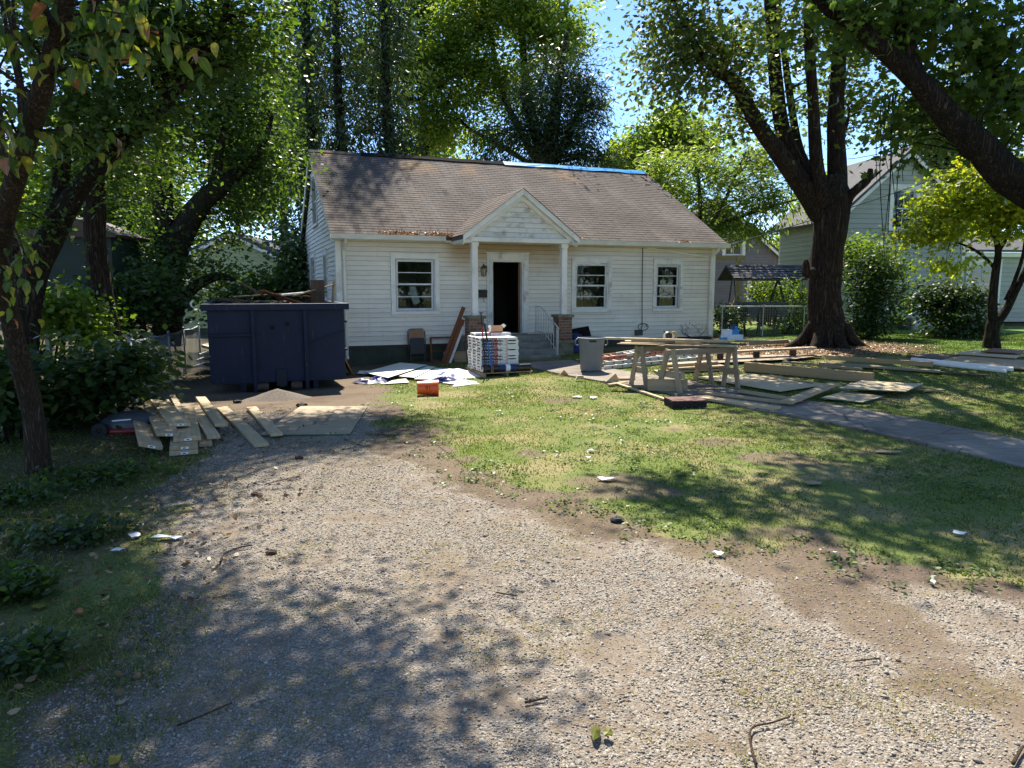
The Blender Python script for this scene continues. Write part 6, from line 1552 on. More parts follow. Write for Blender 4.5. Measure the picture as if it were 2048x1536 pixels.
# ------------------------------------------------------------------ shingle bundles on a pallet
SA = HA
S0 = P(962, 733, 14.75); SB = TZ(S0.x, S0.y) + 0.10; S0 = Vector((S0.x, S0.y, SB))
SM = Matrix.Translation(S0) @ Matrix.Rotation(SA, 4, 'Z')
def m_bundle():
    t = NT('shingle_wrapper'); t.set(0.4, 0, 0.4)
    v = t.coord(); x, y, z = t.sep(v)
    white = (0.70, 0.70, 0.66)
    fx = lambda a, b: t.math('MULTIPLY', t.mrange(x, a - .002, a + .002), t.mrange(x, b + .002, b - .002))
    c = t.mix(fx(0.03, 0.30), white, (0.025, 0.04, 0.085))
    c = t.mix(fx(0.305, 0.375), c, (0.42, 0.035, 0.045))
    band = t.math('MULTIPLY', t.mrange(z, .018, .020), t.mrange(z, .046, .044))
    bars = t.math('GREATER_THAN', t.noise(t.coord((60, 1, 24)), 1.0, 0), 0.53)
    tx1 = t.math('MULTIPLY', t.math('MULTIPLY', bars, band), fx(0.05, 0.28)); c = t.mix(tx1, c, (0.62, 0.64, 0.68))
    tx2 = t.math('MULTIPLY', t.math('MULTIPLY', bars, band), fx(0.315, 0.365)); c = t.mix(tx2, c, (0.75, 0.70, 0.68))
    tx3 = t.math('MULTIPLY', t.math('MULTIPLY', bars, band), fx(0.395, 0.545)); c = t.mix(tx3, c, (0.05, 0.06, 0.075))
    # printed ring mark
    dx = t.math('SUBTRACT', x, 0.575); dz = t.math('MULTIPLY', t.math('SUBTRACT', z, 0.031), 1.0)
    rr_ = t.math('SQRT', t.math('ADD', t.math('MULTIPLY', dx, dx), t.math('MULTIPLY', dz, dz)))
    ring = t.math('MULTIPLY', t.mrange(rr_, .014, .016), t.mrange(rr_, .025, .023)); c = t.mix(t.math('MULTIPLY', ring, t.math('LESS_THAN', y, .002)), c, (0.50, 0.05, 0.06))
    # top of the wrapper: red and blue band
    up = t.math('GREATER_THAN', z, 0.0605)
    c = t.mix(up, c, (0.78, 0.78, 0.76))
    stripe = t.math('MULTIPLY', up, t.math('MULTIPLY', t.mrange(y, .03, .032), t.mrange(y, .075, .073)))
    c = t.mix(t.math('MULTIPLY', stripe, fx(0.05, 0.36)), c, (0.55, 0.06, 0.04)); c = t.mix(t.math('MULTIPLY', stripe, fx(0.36, 0.55)), c, (0.05, 0.10, 0.32))
    # ends: dark hand holes
    end = t.math('LESS_THAN', x, 0.003)
    hole = t.math('MULTIPLY', t.math('MULTIPLY', t.mrange(z, .014, .018), t.mrange(z, .050, .046)), t.math('MULTIPLY', t.mrange(y, .05, .06), t.mrange(y, .25, .24)))
    lump = t.math('GREATER_THAN', t.noise(t.coord((1, 14, 30), rndoff=True), 1.0, 2), 0.40)
    c = t.mix(t.math('MULTIPLY', end, t.math('MULTIPLY', hole, lump)), c, (0.05, 0.02, 0.025))
    t.base(c); t.bump(t.noise(t.coord(rndoff=True), 14, 4), 0.25, 0.01); return t.m
M_BUN = m_bundle(); BL, BD, BH = 0.84, 0.295, 0.0625
mb_ = MB()
n = 7      # a slightly puffed pack with rounded long edges
prof = [(0.0, 0.010), (0.006, 0.0), (BD - 0.006, 0.0), (BD, 0.010), (BD, BH - 0.010), (BD - 0.006, BH), (0.006, BH), (0.0, BH - 0.010)]
vs = []; 
for i, x in enumerate((0.0, 0.012, BL * .33, BL * .66, BL - 0.012, BL)):
    k = 0.006 if i in (0, 5) else 0.0
    for (y, z) in prof: vs.append((x, min(max(y, k), BD - k), min(max(z, k), BH - k * .5)))
fs = []
for i in range(5):
    for k in range(8): fs.append((i * 8 + k, i * 8 + (k + 1) % 8, (i + 1) * 8 + (k + 1) % 8, (i + 1) * 8 + k)[::-1])
fs.append(tuple(range(8))); fs.append(tuple(40 + k for k in range(8))[::-1])
ME_BUN = mb_.add(vs, fs).mesh('wrapper', M_BUN)
ell = [(0.105 * math.cos(a), 0.0125 * math.sin(a)) for a in np.linspace(0, 6.2832, 17)[:-1]]
ME_OV = MB().prism(ell, -0.004, 0.004, 'y').mesh('dark_oval', M_INK)
ordn = ['bottom', 'second', 'third', 'fourth', 'fifth', 'sixth', 'seventh', 'eighth', 'ninth', 'tenth', 'eleventh', 'twelfth']
rowl = ['in the row facing the drive', 'in the middle row', 'in the row facing the house']
rb3 = random.Random(19)
for row in range(3):
    for k in range(11 if row < 2 else 12):
        top = (k == (10 if row < 2 else 11))
        r0 = tag(empty('shingle_bundle'), '%s white bundle of roof shingles from the pallet up, %s' % ('topmost' if top else ordn[k], rowl[row]) if k else 'bottom white bundle of roof shingles on the pallet, ' + rowl[row], 'shingle bundle', 'shingle bundles stacked on the pallet')
        r0.matrix_world = SM @ Matrix.Translation((rb3.uniform(-.012, .012) + (0.05 if k == 11 else 0) - (0.03 if top and row == 0 else 0), row * (BD + 0.006) + rb3.uniform(-.006, .006), k * (BH + 0.0012))) @ Matrix.Rotation(rb3.uniform(-.012, .012), 4, 'Z')
        put('wrapper', ME_BUN, r0)
        if row == 0 and k in (1, 3, 4, 6, 8, 9):
            for x in (0.125, 0.39, 0.69): put('dark_oval', ME_OV, r0, (x, -0.001, BH - 0.004))
pal = tag(empty('pallet'), 'wooden pallet under the white shingle bundles', 'pallet'); pal.matrix_world = SM @ Matrix.Translation((-0.04, -0.24, -0.10))
for y in (0.0, 0.22, 0.46, 0.70, 0.94, 1.12): m = MB(); m.box(0, 1.10, y, y + 0.09, 0.083, 0.099); m.build('deck_board', W_OSB, pal)
for x in (0.03, 0.52, 1.03): m = MB(); m.box(x, x + 0.04, 0.005, 1.2, 0.0, 0.082); m.build('stringer', W_OSB, pal)
# rolls of underlayment along the pallet's front
def roll_thing(label, x0, x1, y, r, mat, band):
    o = tag(empty('felt_roll'), label, 'roll', 'rolls of underlayment on the pallet'); o.matrix_world = SM @ Matrix.Translation((x0, y, 0.0 + r)) @ Matrix.Rotation(rad(90), 4, 'Y')
    L = x1 - x0; m = MB(); m.lathe([(0.03, 0), (r, 0.0), (r, L), (0.03, L)], 22, cap=False); m.build('roll', mat, o)
    m = MB(); m.lathe([(0.03, 0.01), (0.03, L - .01)], 10, cap=True); m.build('core', W_OSB, o)
    if band:
        for a, b_, mt in band: m = MB(); m.lathe([(r + .001, a), (r + .004, a), (r + .004, b_), (r + .001, b_)], 22, cap=False); m.build('label_band', mt, o)
M_ROLL = m_plain('black_plastic_wrap', (0.02, 0.02, 0.022), 0.22, 0.3, 12, spec=0.6)
roll_thing('glossy black roll of underlayment with a blue and white label on the pallet front', -0.02, 1.05, -0.13, 0.075, M_ROLL, [(0.36, 0.50, M_NAVY), (0.502, 0.60, M_TAGW), (0.602, 0.74, M_NAVY)])
# tools leaning on the stack
def wp(x, y, z): return SM @ Vector((x, y, z))
bar = tag(empty('pry_bar', wp(0.02, -0.30, 0)), 'tall thin black and red steel bar leaning on the shingle bundles', 'bar'); b0 = Vector(bar.location)
a_, e_ = wp(0.03, -0.22, -0.02) - b0, wp(-0.005, -0.03, 1.22) - b0
m = MB(); m.tube([a_, a_.lerp(e_, .5), e_], 0.013, 8); m.build('shaft', M_BLACKM, bar); m = MB(); m.tube([a_.lerp(e_, .62), a_.lerp(e_, .78)], 0.0145, 8); m.build('red_sleeve', M_REDP, bar); m = MB(); m.bar(e_ + Vector((-.03, 0, 0)), e_ + Vector((.04, 0, 0)), .02, .02); m.build('end_hook', M_BLACKM, bar)
bar2 = tag(empty('roofing_shovel', wp(0.15, -0.25, 0)), 'long bar with a blue lower shaft and black grip leaning on the shingle bundles', 'bar'); b0 = Vector(bar2.location)
a_, e_ = wp(0.17, -0.22, 0.02) - b0, wp(0.075, -0.02, 1.00) - b0
m = MB(); m.tube([a_, a_.lerp(e_, .62)], 0.016, 8); m.build('shaft', m_plain('blue_paint', (0.03, 0.13, 0.45), 0.4), bar2); m = MB(); m.tube([a_.lerp(e_, .62), e_], 0.019, 8); m.build('grip', M_BLACKM, bar2); m = MB(); m.box(-.03, .03, -.02, .02, -.02, .12); m.build('foot', m_plain('rusty_iron', (.16, .07, .05), .6), bar2, loc=a_)
# torn carton on top
cb = tag(empty('carton'), 'torn brown cardboard carton on top of the shingle bundles', 'carton'); cb.matrix_world = SM @ Matrix.Translation((0.46, 0.62, 12 * (BH + .0012))) @ Matrix.Rotation(rad(6), 4, 'Z')
M_CARD = m_plain('cardboard', (0.44, 0.26, 0.14), 0.8, 0.12, 6)
for a in ((0, .26, 0, .006, 0, .15), (0, .26, .16, .166, 0, .15), (0, .006, .0065, .1595, 0, .15), (.254, .26, .0065, .1595, 0, .15), (.0065, .2535, .0065, .1595, 0.001, .006)): m = MB(); m.box(*a); m.build('side', M_CARD, cb)
m = MB(); m.prism([(-.08, .14), (-.03, .17), (.0, .12), (-.02, .02), (-.07, .0), (-.04, .08)], 0.02, 0.03, 'y'); m.prism([(.24, .15), (.30, .19), (.36, .15), (.31, .10), (.27, .12)], 0.03, 0.04, 'y'); m.build('torn_wrap', M_TAGW, cb)
m = MB(); m.box(0.01, .25, -.004, -.001, .0, .03); m.build('red_print', M_REDP, cb)

# ------------------------------------------------------------------ trash can
tcn = G(1182, 744); can = tag(empty('trash_can', (tcn.x, tcn.y, TZ(tcn.x, tcn.y) + .03)), 'grey plastic trash can standing on the walk', 'trash can')
M_CAN = m_plain('grey_plastic', (0.16, 0.17, 0.175), 0.5, 0.1, 3, dirt=(0.24, 0.22, 0.19), dirt_amt=0.35)
m = MB(); m.lathe([(0.0, 0.0), (0.205, 0.0), (0.215, 0.02), (0.255, 0.56), (0.268, 0.565), (0.272, 0.66), (0.292, 0.665), (0.292, 0.695), (0.27, 0.70), (0.262, 0.67), (0.225, 0.03), (0.0, 0.03)], 36, cap=False); m.build('body', M_CAN, can, smooth=False)
for s in (-1, 1):
    m = MB(); m.tube([(s * .285, 0, .67), (s * .33, 0, .63), (s * .335, 0, .56), (s * .30, 0, .53), (s * .265, 0, .54)], 0.014, 6); m.build('handle', M_CAN, can, smooth=True)
m = MB()
for k in range(9):
    a = rad(-148 + k * 14.5); r1 = 0.222; m.tube([(r1 * math.cos(a), r1 * math.sin(a), .06), (0.254 * math.cos(a), 0.254 * math.sin(a), .53)], 0.006, 4)
o = m.build('ribbing', M_CAN, can); o['kind'] = 'stuff'
m = MB(); m.box(-.07, .07, -.278, -.268, .615, .65); m.build('name_plate', M_INK, can)
m = MB(); m.lathe([(0.0, 0.35), (0.242, 0.35)], 24, cap=False); m.build('liner', M_INK, can)
# ------------------------------------------------------------------ saw horses with boards across them
def sawhorse(label, feet1, feet2, H=0.74, brace=None):
    f = [GZ(*q) for q in feet1 + feet2]
    base = sum(f, Vector()) / 4
    o = tag(empty('sawhorse', base), label, 'sawhorse', 'saw horses in the yard')
    aps = []
    for (a, b) in ((f[0], f[1]), (f[2], f[3])):
        mid = (a + b) / 2; ap = Vector((mid.x, mid.y, mid.z + H)); aps.append(ap)
        d = (b - a); d.z = 0; d.normalize()
        for q, s in ((a, -1), (b, 1)):
            L = (ap + d * s * 0.05 - q); m = MB(); m.box(0, L.length, -0.02, 0.02, -0.045, 0.045)
            lg = m.build('leg', W_GREY, o, bevel=0.003); lg.matrix_local = Matrix.Translation(-base) @ frame_of(q, ap + d * s * 0.05, up=d)
        p0, p1 = a.lerp(ap, 0.42), b.lerp(ap, 0.42); e = (p1 - p0).normalized()
        ln = 0.06 if brace is None else brace
        m = MB(); sd = (aps[0] - f[2]).normalized(); L = (p1 - p0).length + 2 * ln; m.box(0, L, -0.018, 0.018, -0.055, 0.055)
        out = Vector((-e.y, e.x, 0)) * (0.04 if ap is aps[0] else -0.04)
        br = m.build('cross_brace', W_GREY, o, bevel=0.003); br.matrix_local = Matrix.Translation(-base) @ frame_of(p0 - e * ln + out, p1 + e * ln + out)
    d = (aps[1] - aps[0]).normalized()
    m = MB(); L = (aps[1] - aps[0]).length + 0.16; m.box(0, L, -0.04, 0.04, -0.10, -0.01); bm_ = m.build('beam', W_GREY, o, bevel=0.003); bm_.matrix_local = Matrix.Translation(-base) @ frame_of(aps[0] - d * 0.08, aps[1] + d * 0.08)
    return aps
A1 = sawhorse('weathered saw horse farther from the drive, under the boards', ((1262, 772), (1293, 778)), ((1390, 763), (1424, 770)), brace=0.05)
A2 = sawhorse('weathered saw horse nearer the drive, with a wide cross brace', ((1317, 782), (1360, 788)), ((1446, 773), (1476, 780)), brace=0.14)
ztop = max(q.z for q in A1 + A2) + 0.002
GB = 'boards across the saw horses'
def top(px, py, Y, z): q = P(px, py, Y); return Vector((q.x, q.y, z))
plank('sheathing_strip', 'green-edged plywood strip lying lowest across the saw horses', top(1238, 690, 12.9, ztop), top(1472, 700, 12.2, ztop), 0.34, 0.012, W_PALE, GB, 'plywood')
plank('sheathing_strip', 'second plywood strip across the saw horses, reaching out over the ladders', top(1250, 690, 13.25, ztop + .013), top(1528, 700, 13.0, ztop + .013), 0.22, 0.012, W_PALE, GB, 'plywood')
plank('lumber_board', 'orange-toned short board on the saw horses under the long one', top(1262, 690, 12.8, ztop + .026), top(1395, 692, 12.6, ztop + .026), 0.12, 0.038, W_OSB, GB)
plank('lumber_board', 'stubby board end between the strips on the saw horses', top(1350, 690, 12.5, ztop + .026), top(1402, 692, 12.35, ztop + .026), 0.10, 0.038, W_OSB, GB)
plank('lumber_board', 'longest pale board on top of the saw horses, pointing at the porch', top(1210, 680, 13.0, ztop + .066), top(1455, 690, 12.25, ztop + .066), 0.14, 0.038, W_NEW, GB)
plank('lumber_board', 'narrow board beside the longest one on the saw horses', top(1290, 684, 13.1, ztop + .028), top(1440, 690, 12.7, ztop + .028), 0.09, 0.038, W_NEW, GB)
plank('lumber_board', 'small offcut on the far end of the saw horse boards', top(1470, 690, 12.9, ztop + .027), top(1540, 695, 12.8, ztop + .027), 0.12, 0.03, W_GREY, GB)
# circular saw
sw = tag(empty('circular_saw', top(1340, 676, 12.9, ztop + .068), rad(4)), 'yellow and black circular saw on the saw horse boards', 'circular saw')
M_YEL = m_plain('yellow_tool_plastic', (0.60, 0.36, 0.02), 0.45, 0.1, 8); M_STEEL = m_plain('steel', (0.5, 0.5, 0.5), 0.35, 0.1, 9, metal=0.8)
RX = Matrix.Rotation(rad(90), 4, 'X')
m = MB(); m.box(-.15, .15, -.07, .07, 0, .006); m.build('base_plate', M_STEEL, sw)
m = MB(); pts = [(0.105 * math.cos(a), 0.105 * math.sin(a)) for a in np.linspace(0, math.pi, 15)]; m.prism(pts, -.03, .02, 'y', Matrix.Translation((-.03, 0, .03))); m.build('blade_guard', M_STEEL, sw)
m = MB(); m.lathe([(0.0, .028), (0.06, .028), (0.065, .034), (0.0, .036)], 18, Matrix.Translation((-.03, 0, .07)) @ RX); m.build('blade_cover', m_plain('dark_plastic', (.03, .03, .03), .5), sw)
m = MB(); m.lathe([(0.0, .0), (0.045, .0), (0.05, .02), (0.05, .10), (.03, .12), (0, .12)], 16, Matrix.Translation((-.03, .03, .09)) @ Matrix.Rotation(rad(-90), 4, 'X')); m.build('motor', M_YEL, sw)
m = MB(); m.tube([(.02, .02, .12), (.08, .02, .135), (.12, .02, .11), (.125, .02, .05), (.10, .02, .02)], .018, 8); m.build('handle', M_YEL, sw, smooth=True)
m = MB(); m.tube([(-.09, .0, .13), (-.12, 0, .15)], .015, 8); m.build('front_knob', M_BLACKM, sw)
# boxes of fasteners
def carton(label, px, py, Y, z, w, d, h, mats, rz=0.2):
    q = P(px, py, Y); o = tag(empty('fastener_box', (q.x, q.y, z), rz), label, 'box', 'blue and white boxes on the boards')
    m = MB(); m.box(0, w, 0, d, 0, h); m.build('carton', mats[0], o, bevel=.004)
    m = MB(); m.box(w * .45, w + .001, -.001, d * .6, h * .05, h + .001); m.build('blue_print', mats[1], o)
M_BXW = m_plain('white_carton', (0.62, 0.63, 0.66), .55, .06, 8); M_BXB = m_plain('blue_carton', (0.02, 0.22, 0.50), .5, .1, 8)
zb = ztop + .03
carton('large white and blue fastener box at the bottom of the box stack', 1452, 690, 13.2, zb, .34, .22, .10, (M_BXW, M_BXW))
carton('blue and white fastener box sitting on the large one', 1452, 680, 13.25, zb + .101, .26, .18, .095, (M_BXW, M_BXB))
carton('small dark blue box topping the fastener boxes', 1465, 670, 13.3, zb + .197, .10, .10, .06, (m_plain('navy_carton', (.02, .05, .14), .5), M_BXB))
carton('short blue box beside the large fastener box', 1444, 690, 13.0, zb, .10, .12, .07, (M_BXB, M_BXB))

# ------------------------------------------------------------------ ladders lying behind the saw horses
M_ALU = m_plain('dull_aluminium', (0.50, 0.49, 0.46), 0.45, 0.12, 7, metal=0.35, dirt=(.3, .27, .22)); M_FIB = m_plain('orange_fibreglass', (0.50, 0.13, 0.06), 0.5, 0.12, 5, dirt=(.45, .30, .22))
def ladder(label, a, b, h, mat, width=0.42, n=11, rail=0.075):
    a, b = Vector(a), Vector(b); o = tag(empty('ladder', a), label, 'ladder', 'ladders lying by the house'); L = (b - a).length
    o.matrix_world = frame_of(a, b) @ Matrix.Translation((0, 0, h))
    for y in (0, width): m = MB(); m.prism([(y - .015, 0), (y + .015, 0), (y + .015, .006), (y - .008, .012), (y - .008, rail - .012), (y + .015, rail - .006), (y + .015, rail), (y - .015, rail)], 0, L, 'x'); m.build('rail', mat, o)
    for i in range(n):
        x = 0.2 + (L - .4) * i / (n - 1); m = MB(); m.tube([(x, -.022, rail / 2), (x, width + .02, rail / 2)], .014, 8); m.build('rung', M_ALU, o)
        m = MB(); m.lathe([(0, 0), (.018, 0), (.016, .004), (0, .004)], 10, Matrix.Translation((x, -.0225, rail / 2)) @ RX); m.build('rung_end', M_BLACKM, o)
la, lb = GZ(1208, 741), GZ(1425, 719)
ladder('aluminium ladder at the bottom of the ladder stack', la, lb, 0.02, M_ALU)
ladder('second aluminium ladder in the stack under the orange one', la + Vector((.05, .12, 0)), lb + Vector((-.1, .1, 0)), 0.10, M_ALU)
ladder('orange fibreglass ladder topping the ladder stack', la + Vector((-.05, .25, 0)), lb + Vector((-.9, -.1, 0)), 0.18, M_FIB)
ladder('narrow aluminium ladder section on top of the orange ladder', la + Vector((.55, .42, 0)), lb + Vector((-.6, .2, 0)), 0.26, M_ALU, .34, 9, .06)
# tarp and dark sheet by the right pier
q = HL2W(6.35, -0.55); tarp('tarp', 'dark blue tarp heaped between the right porch pier and the trash can', Vector(q), 0.5, 0.35, 0.42, M_TARPN, 22, HA)
sheet('leaning_sheet', 'black sheet leaning on the siding behind the blue tarp', [HL2W(5.95, -.35, GF(6, -.3)), HL2W(7.0, -.35, GF(7, -.3)), HL2W(6.95, -.08, .78), HL2W(5.95, -.08, .62)], .012, M_FELT, None, 'sheet')

# ------------------------------------------------------------------ boards and sheets on the lawn
GL = 'boards lying on the lawn'
def lawn_board(label, a, b, w, t, mat=W_NEW, h=0.02, h2=None, **k):
    p, q = GZ(*a), GZ(*b); p.z += h; q.z += h if h2 is None else h2
    return plank('lawn_board', label, p, q, w, t, mat, GL, 'board', **k)
gsheet('plywood_sheet', 'pale plywood sheet on the lawn behind the saw horses', [(1560, 787), (1655, 773), (1505, 752), (1385, 758)], .03, .015, W_PALE, 'plywood sheets on the lawn', 'plywood')
lawn_board('thin strip lying on the far edge of the pale plywood sheet', (1540, 757), (1625, 772), .05, .02, h=.05)
lawn_board('pale board nearest the drive, its end at the walk', (1395, 799), (1556, 822), .20, .038, W_NEW)
lawn_board('pale board just behind the one nearest the drive', (1400, 790), (1585, 813), .14, .038, W_NEW, .03)
lawn_board('third pale board, its end under the angled one', (1480, 790), (1600, 810), .15, .038, W_NEW, .05)
lawn_board('angled pale board crossing the ends of the others by the walk', (1572, 815), (1668, 781), .19, .038, W_NEW, .06, .10)
lawn_board('long thin strip running from the porch walk into the grass', (1236, 771), (1332, 803), .07, .03, W_NEW, .015)
lawn_board('small scrap at the porch end of the long thin strip', (1217, 773), (1252, 768), .09, .03, W_OSB, .015)
lawn_board('broad board lying on edge under the saw horses', (1295, 783), (1375, 785), .05, .20, W_NEW, .02)
gsheet('plywood_sheet', 'raised plywood sheet on the lawn right of the angled board', [(1676, 790), (1810, 797), (1846, 781), (1722, 774)], .10, .016, W_PALE, 'plywood sheets on the lawn', 'plywood', edge=M_GREENEDGE)
gsheet('plywood_sheet', 'lower plywood sheet half under the raised one', [(1640, 801), (1725, 810), (1768, 798), (1690, 787)], .03, .015, W_PALE, 'plywood sheets on the lawn', 'plywood', edge=M_GREENEDGE)
gsheet('plywood_sheet', 'small plywood corner showing behind the raised sheet', [(1690, 777), (1760, 775), (1752, 769), (1700, 771)], .03, .015, W_OSB, 'plywood sheets on the lawn', 'plywood')
lawn_board('short offcut right of the raised plywood sheet', (1842, 785), (1885, 783), .12, .02, W_OSB)
lawn_board('thick heavy beam lying across the lawn in front of the big maple', (1490, 744), (1745, 768), .14, .18, W_OSB, .02)
lawn_board('orange-toned board resting behind the heavy beam', (1566, 738), (1722, 754), .12, .04, W_OSB, .13)
lawn_board('long grey plank farther back on the lawn', (1640, 731), (1880, 748), .20, .04, W_GREY, .03)
lawn_board('brown board lying on the long grey plank', (1652, 726), (1865, 741), .09, .09, W_OSB, .075)
lawn_board('thin dark strip beyond the end of the long grey plank', (1850, 746), (1975, 755), .08, .03, W_DARKB)
gsheet('plywood_sheet', 'weathered sheet under the plank bench beside the maple', [(1395, 734), (1590, 724), (1655, 715), (1470, 716)], .05, .02, W_GREY, 'plywood sheets on the lawn', 'plywood', edge=M_INK)
bn = tag(empty('plank_bench', GZ(1530, 722)), 'low grey plank raised on two blocks beside the maple', 'bench'); b0 = Vector(bn.location)
for i, (px, py) in enumerate(((1440, 724), (1512, 720), (1585, 717))):
    q = GZ(px, py) - b0; m = MB(); m.box(q.x - .06, q.x + .06, q.y - .05, q.y + .05, q.z + .07, q.z + .20); m.build('block', W_DARKB, bn)
pa, pb = GZ(1400, 726), GZ(1628, 715); pa.z += .20; pb.z += .20
o = plank('plank', None, pa - b0, pb - b0, .24, .04, W_GREY, parent=bn)
lawn_board('stack of short pale boards behind the saw horse legs, top piece', (1330, 744), (1430, 738), .30, .04, W_NEW, .13)
lawn_board('stack of short pale boards behind the saw horse legs, middle piece', (1335, 746), (1445, 741), .30, .04, W_OSB, .075)
lawn_board('stack of short pale boards behind the saw horse legs, bottom piece', (1310, 747), (1450, 741), .30, .04, W_NEW, .02)
lawn_board('dark timber lying against the grass right of the white house corner', (1500, 694), (1575, 690), .12, .10, W_GREY, .05)
# discarded sheets and downspouts by the neighbour's lawn
gsheet('old_plywood', 'torn brown sheet at the near edge of the discard pile', [(1880, 727), (2060, 746), (2080, 730), (1930, 716)], .05, .02, W_OSB, 'discarded sheets by the neighbour lawn', 'plywood')
gsheet('old_plywood', 'pale torn sheet on top of the discard pile', [(1905, 716), (2030, 726), (2045, 718), (1950, 709)], .09, .015, W_PALE, 'discarded sheets by the neighbour lawn', 'plywood')
gsheet('old_plywood', 'dark tar-stained sheet at the maple end of the discard pile', [(1812, 716), (1925, 728), (1950, 718), (1850, 711)], .03, .02, W_DARKB, 'discarded sheets by the neighbour lawn', 'plywood')
gsheet('old_plywood', 'curled brown sheet at the back of the discard pile', [(1960, 716), (2040, 720), (2050, 712), (1985, 709)], .13, .012, W_BROWN, 'discarded sheets by the neighbour lawn', 'plywood')
for lab, a, b, r in (('long white downspout lying along the front of the discard pile', (1822, 724), (2026, 744), .05), ('shorter white downspout beside the long one', (1850, 729), (2012, 747), .04)):
    p, q = GZ(*a), GZ(*b); p.z += r; q.z += r; o = MB().tube([(0, 0, 0), (0.02, 0, 0), ((q - p).length - .02, 0, 0), ((q - p).length, 0, 0)], [r * .9, r, r, r * .9], 10).build('fallen_downspout', M_TRIM, None); o.matrix_world = frame_of(p, q); tag(o, lab, 'downspout', 'downspouts on the discard pile')

# opened bundle of black shingles
sc = G(1370, 812); ob = tag(empty('loose_shingles', (sc.x, sc.y, TZ(sc.x, sc.y)), rad(8)), 'opened stack of black shingles with a brown top on the grass', 'shingles')
ro = random.Random(3); M_BSH = m_plain('black_shingle', (0.018, 0.016, 0.018), 0.85, 0.3, 20); M_BSHT = m_plain('brown_shingle_face', (0.16, 0.085, 0.075), 0.9, 0.35, 26, bump=.4)
for k in range(7):
    m = MB(); pts = []; n = 16; w, d = .27, .20
    for i in range(n): pts.append((-w + 2 * w * i / (n - 1), -d + ro.uniform(-.014, .014)))
    for i in range(6): pts.append((w + ro.uniform(-.012, .012), -d + 2 * d * (i + 1) / 7))
    for i in range(n): pts.append((w - 2 * w * i / (n - 1), d + ro.uniform(-.014, .014)))
    m.prism(pts, k * .017, k * .017 + .0155, 'z', Matrix.Rotation(ro.uniform(-.05, .05), 4, 'Z')); m.build('shingle', M_BSHT if k == 6 else M_BSH, ob)

# offcuts and litter
def wedge(label, px, py, pts, depth, mat, rz, cat='offcut', lie=False):
    q = G(px, py); m = MB(); m.prism(pts, 0, depth, 'z' if lie else 'y'); o = m.build('wood_offcut', mat, None, bevel=.003); o.location = (q.x, q.y, TZ(q.x, q.y) + .025); o.rotation_euler = (0, 0, rz); tag(o, label, cat, 'offcuts by the walk')
wedge('triangular wooden offcut standing at the edge of the walk', 1226, 766, [(-.14, 0), (.13, 0), (.05, .16)], .04, W_NEW, .1)
wedge('small white-faced offcut in the grass below the trash can', 1160, 763, [(-.09, 0), (.08, .05), (.07, .09), (-.04, .09)], .06, W_PALE, .3)
wedge('small pointed offcut on the grass near the shingle pallet', 1128, 752, [(-.09, 0), (.10, 0), (.0, .10)], .05, W_OSB, .2)
wedge('flat offcut lying between the saw horse legs', 1255, 764, [(-.15, 0), (.15, 0), (.15, .045), (-.15, .045)], .1, W_OSB, .1)
rp_ = random.Random(44)
def scrap(name, label, px, py, w, h, mat, cat, curl=.012, group='litter on the ground'):
    q = G(px, py); s = q.y / FPX; w, h = w * s, h * s * 2.2; n = 7; pts = [(w * .5 * math.cos(a) * rp_.uniform(.65, 1.15), h * .5 * math.sin(a) * rp_.uniform(.65, 1.15)) for a in np.linspace(0, 6.283, 10)[:-1]]
    vs = [(0, 0, curl * 1.5)] + [(x, y, rp_.uniform(0.004, curl * 2)) for x, y in pts]; k = len(pts)
    o = MB().add(vs, [(0, i + 1, (i + 1) % k + 1) for i in range(k)]).build(name, mat, None, loc=(q.x, q.y, gz(q.x, q.y) + .012), rot=(0, 0, rp_.uniform(-.3, .3)))
    sd = o.modifiers.new('t', 'SOLIDIFY'); sd.thickness = .004; sd.offset = 1; tag(o, label, cat, group)
M_SLATE = m_plain('tan_flat_scrap', (0.30, 0.22, 0.15), .8, .2, 8)
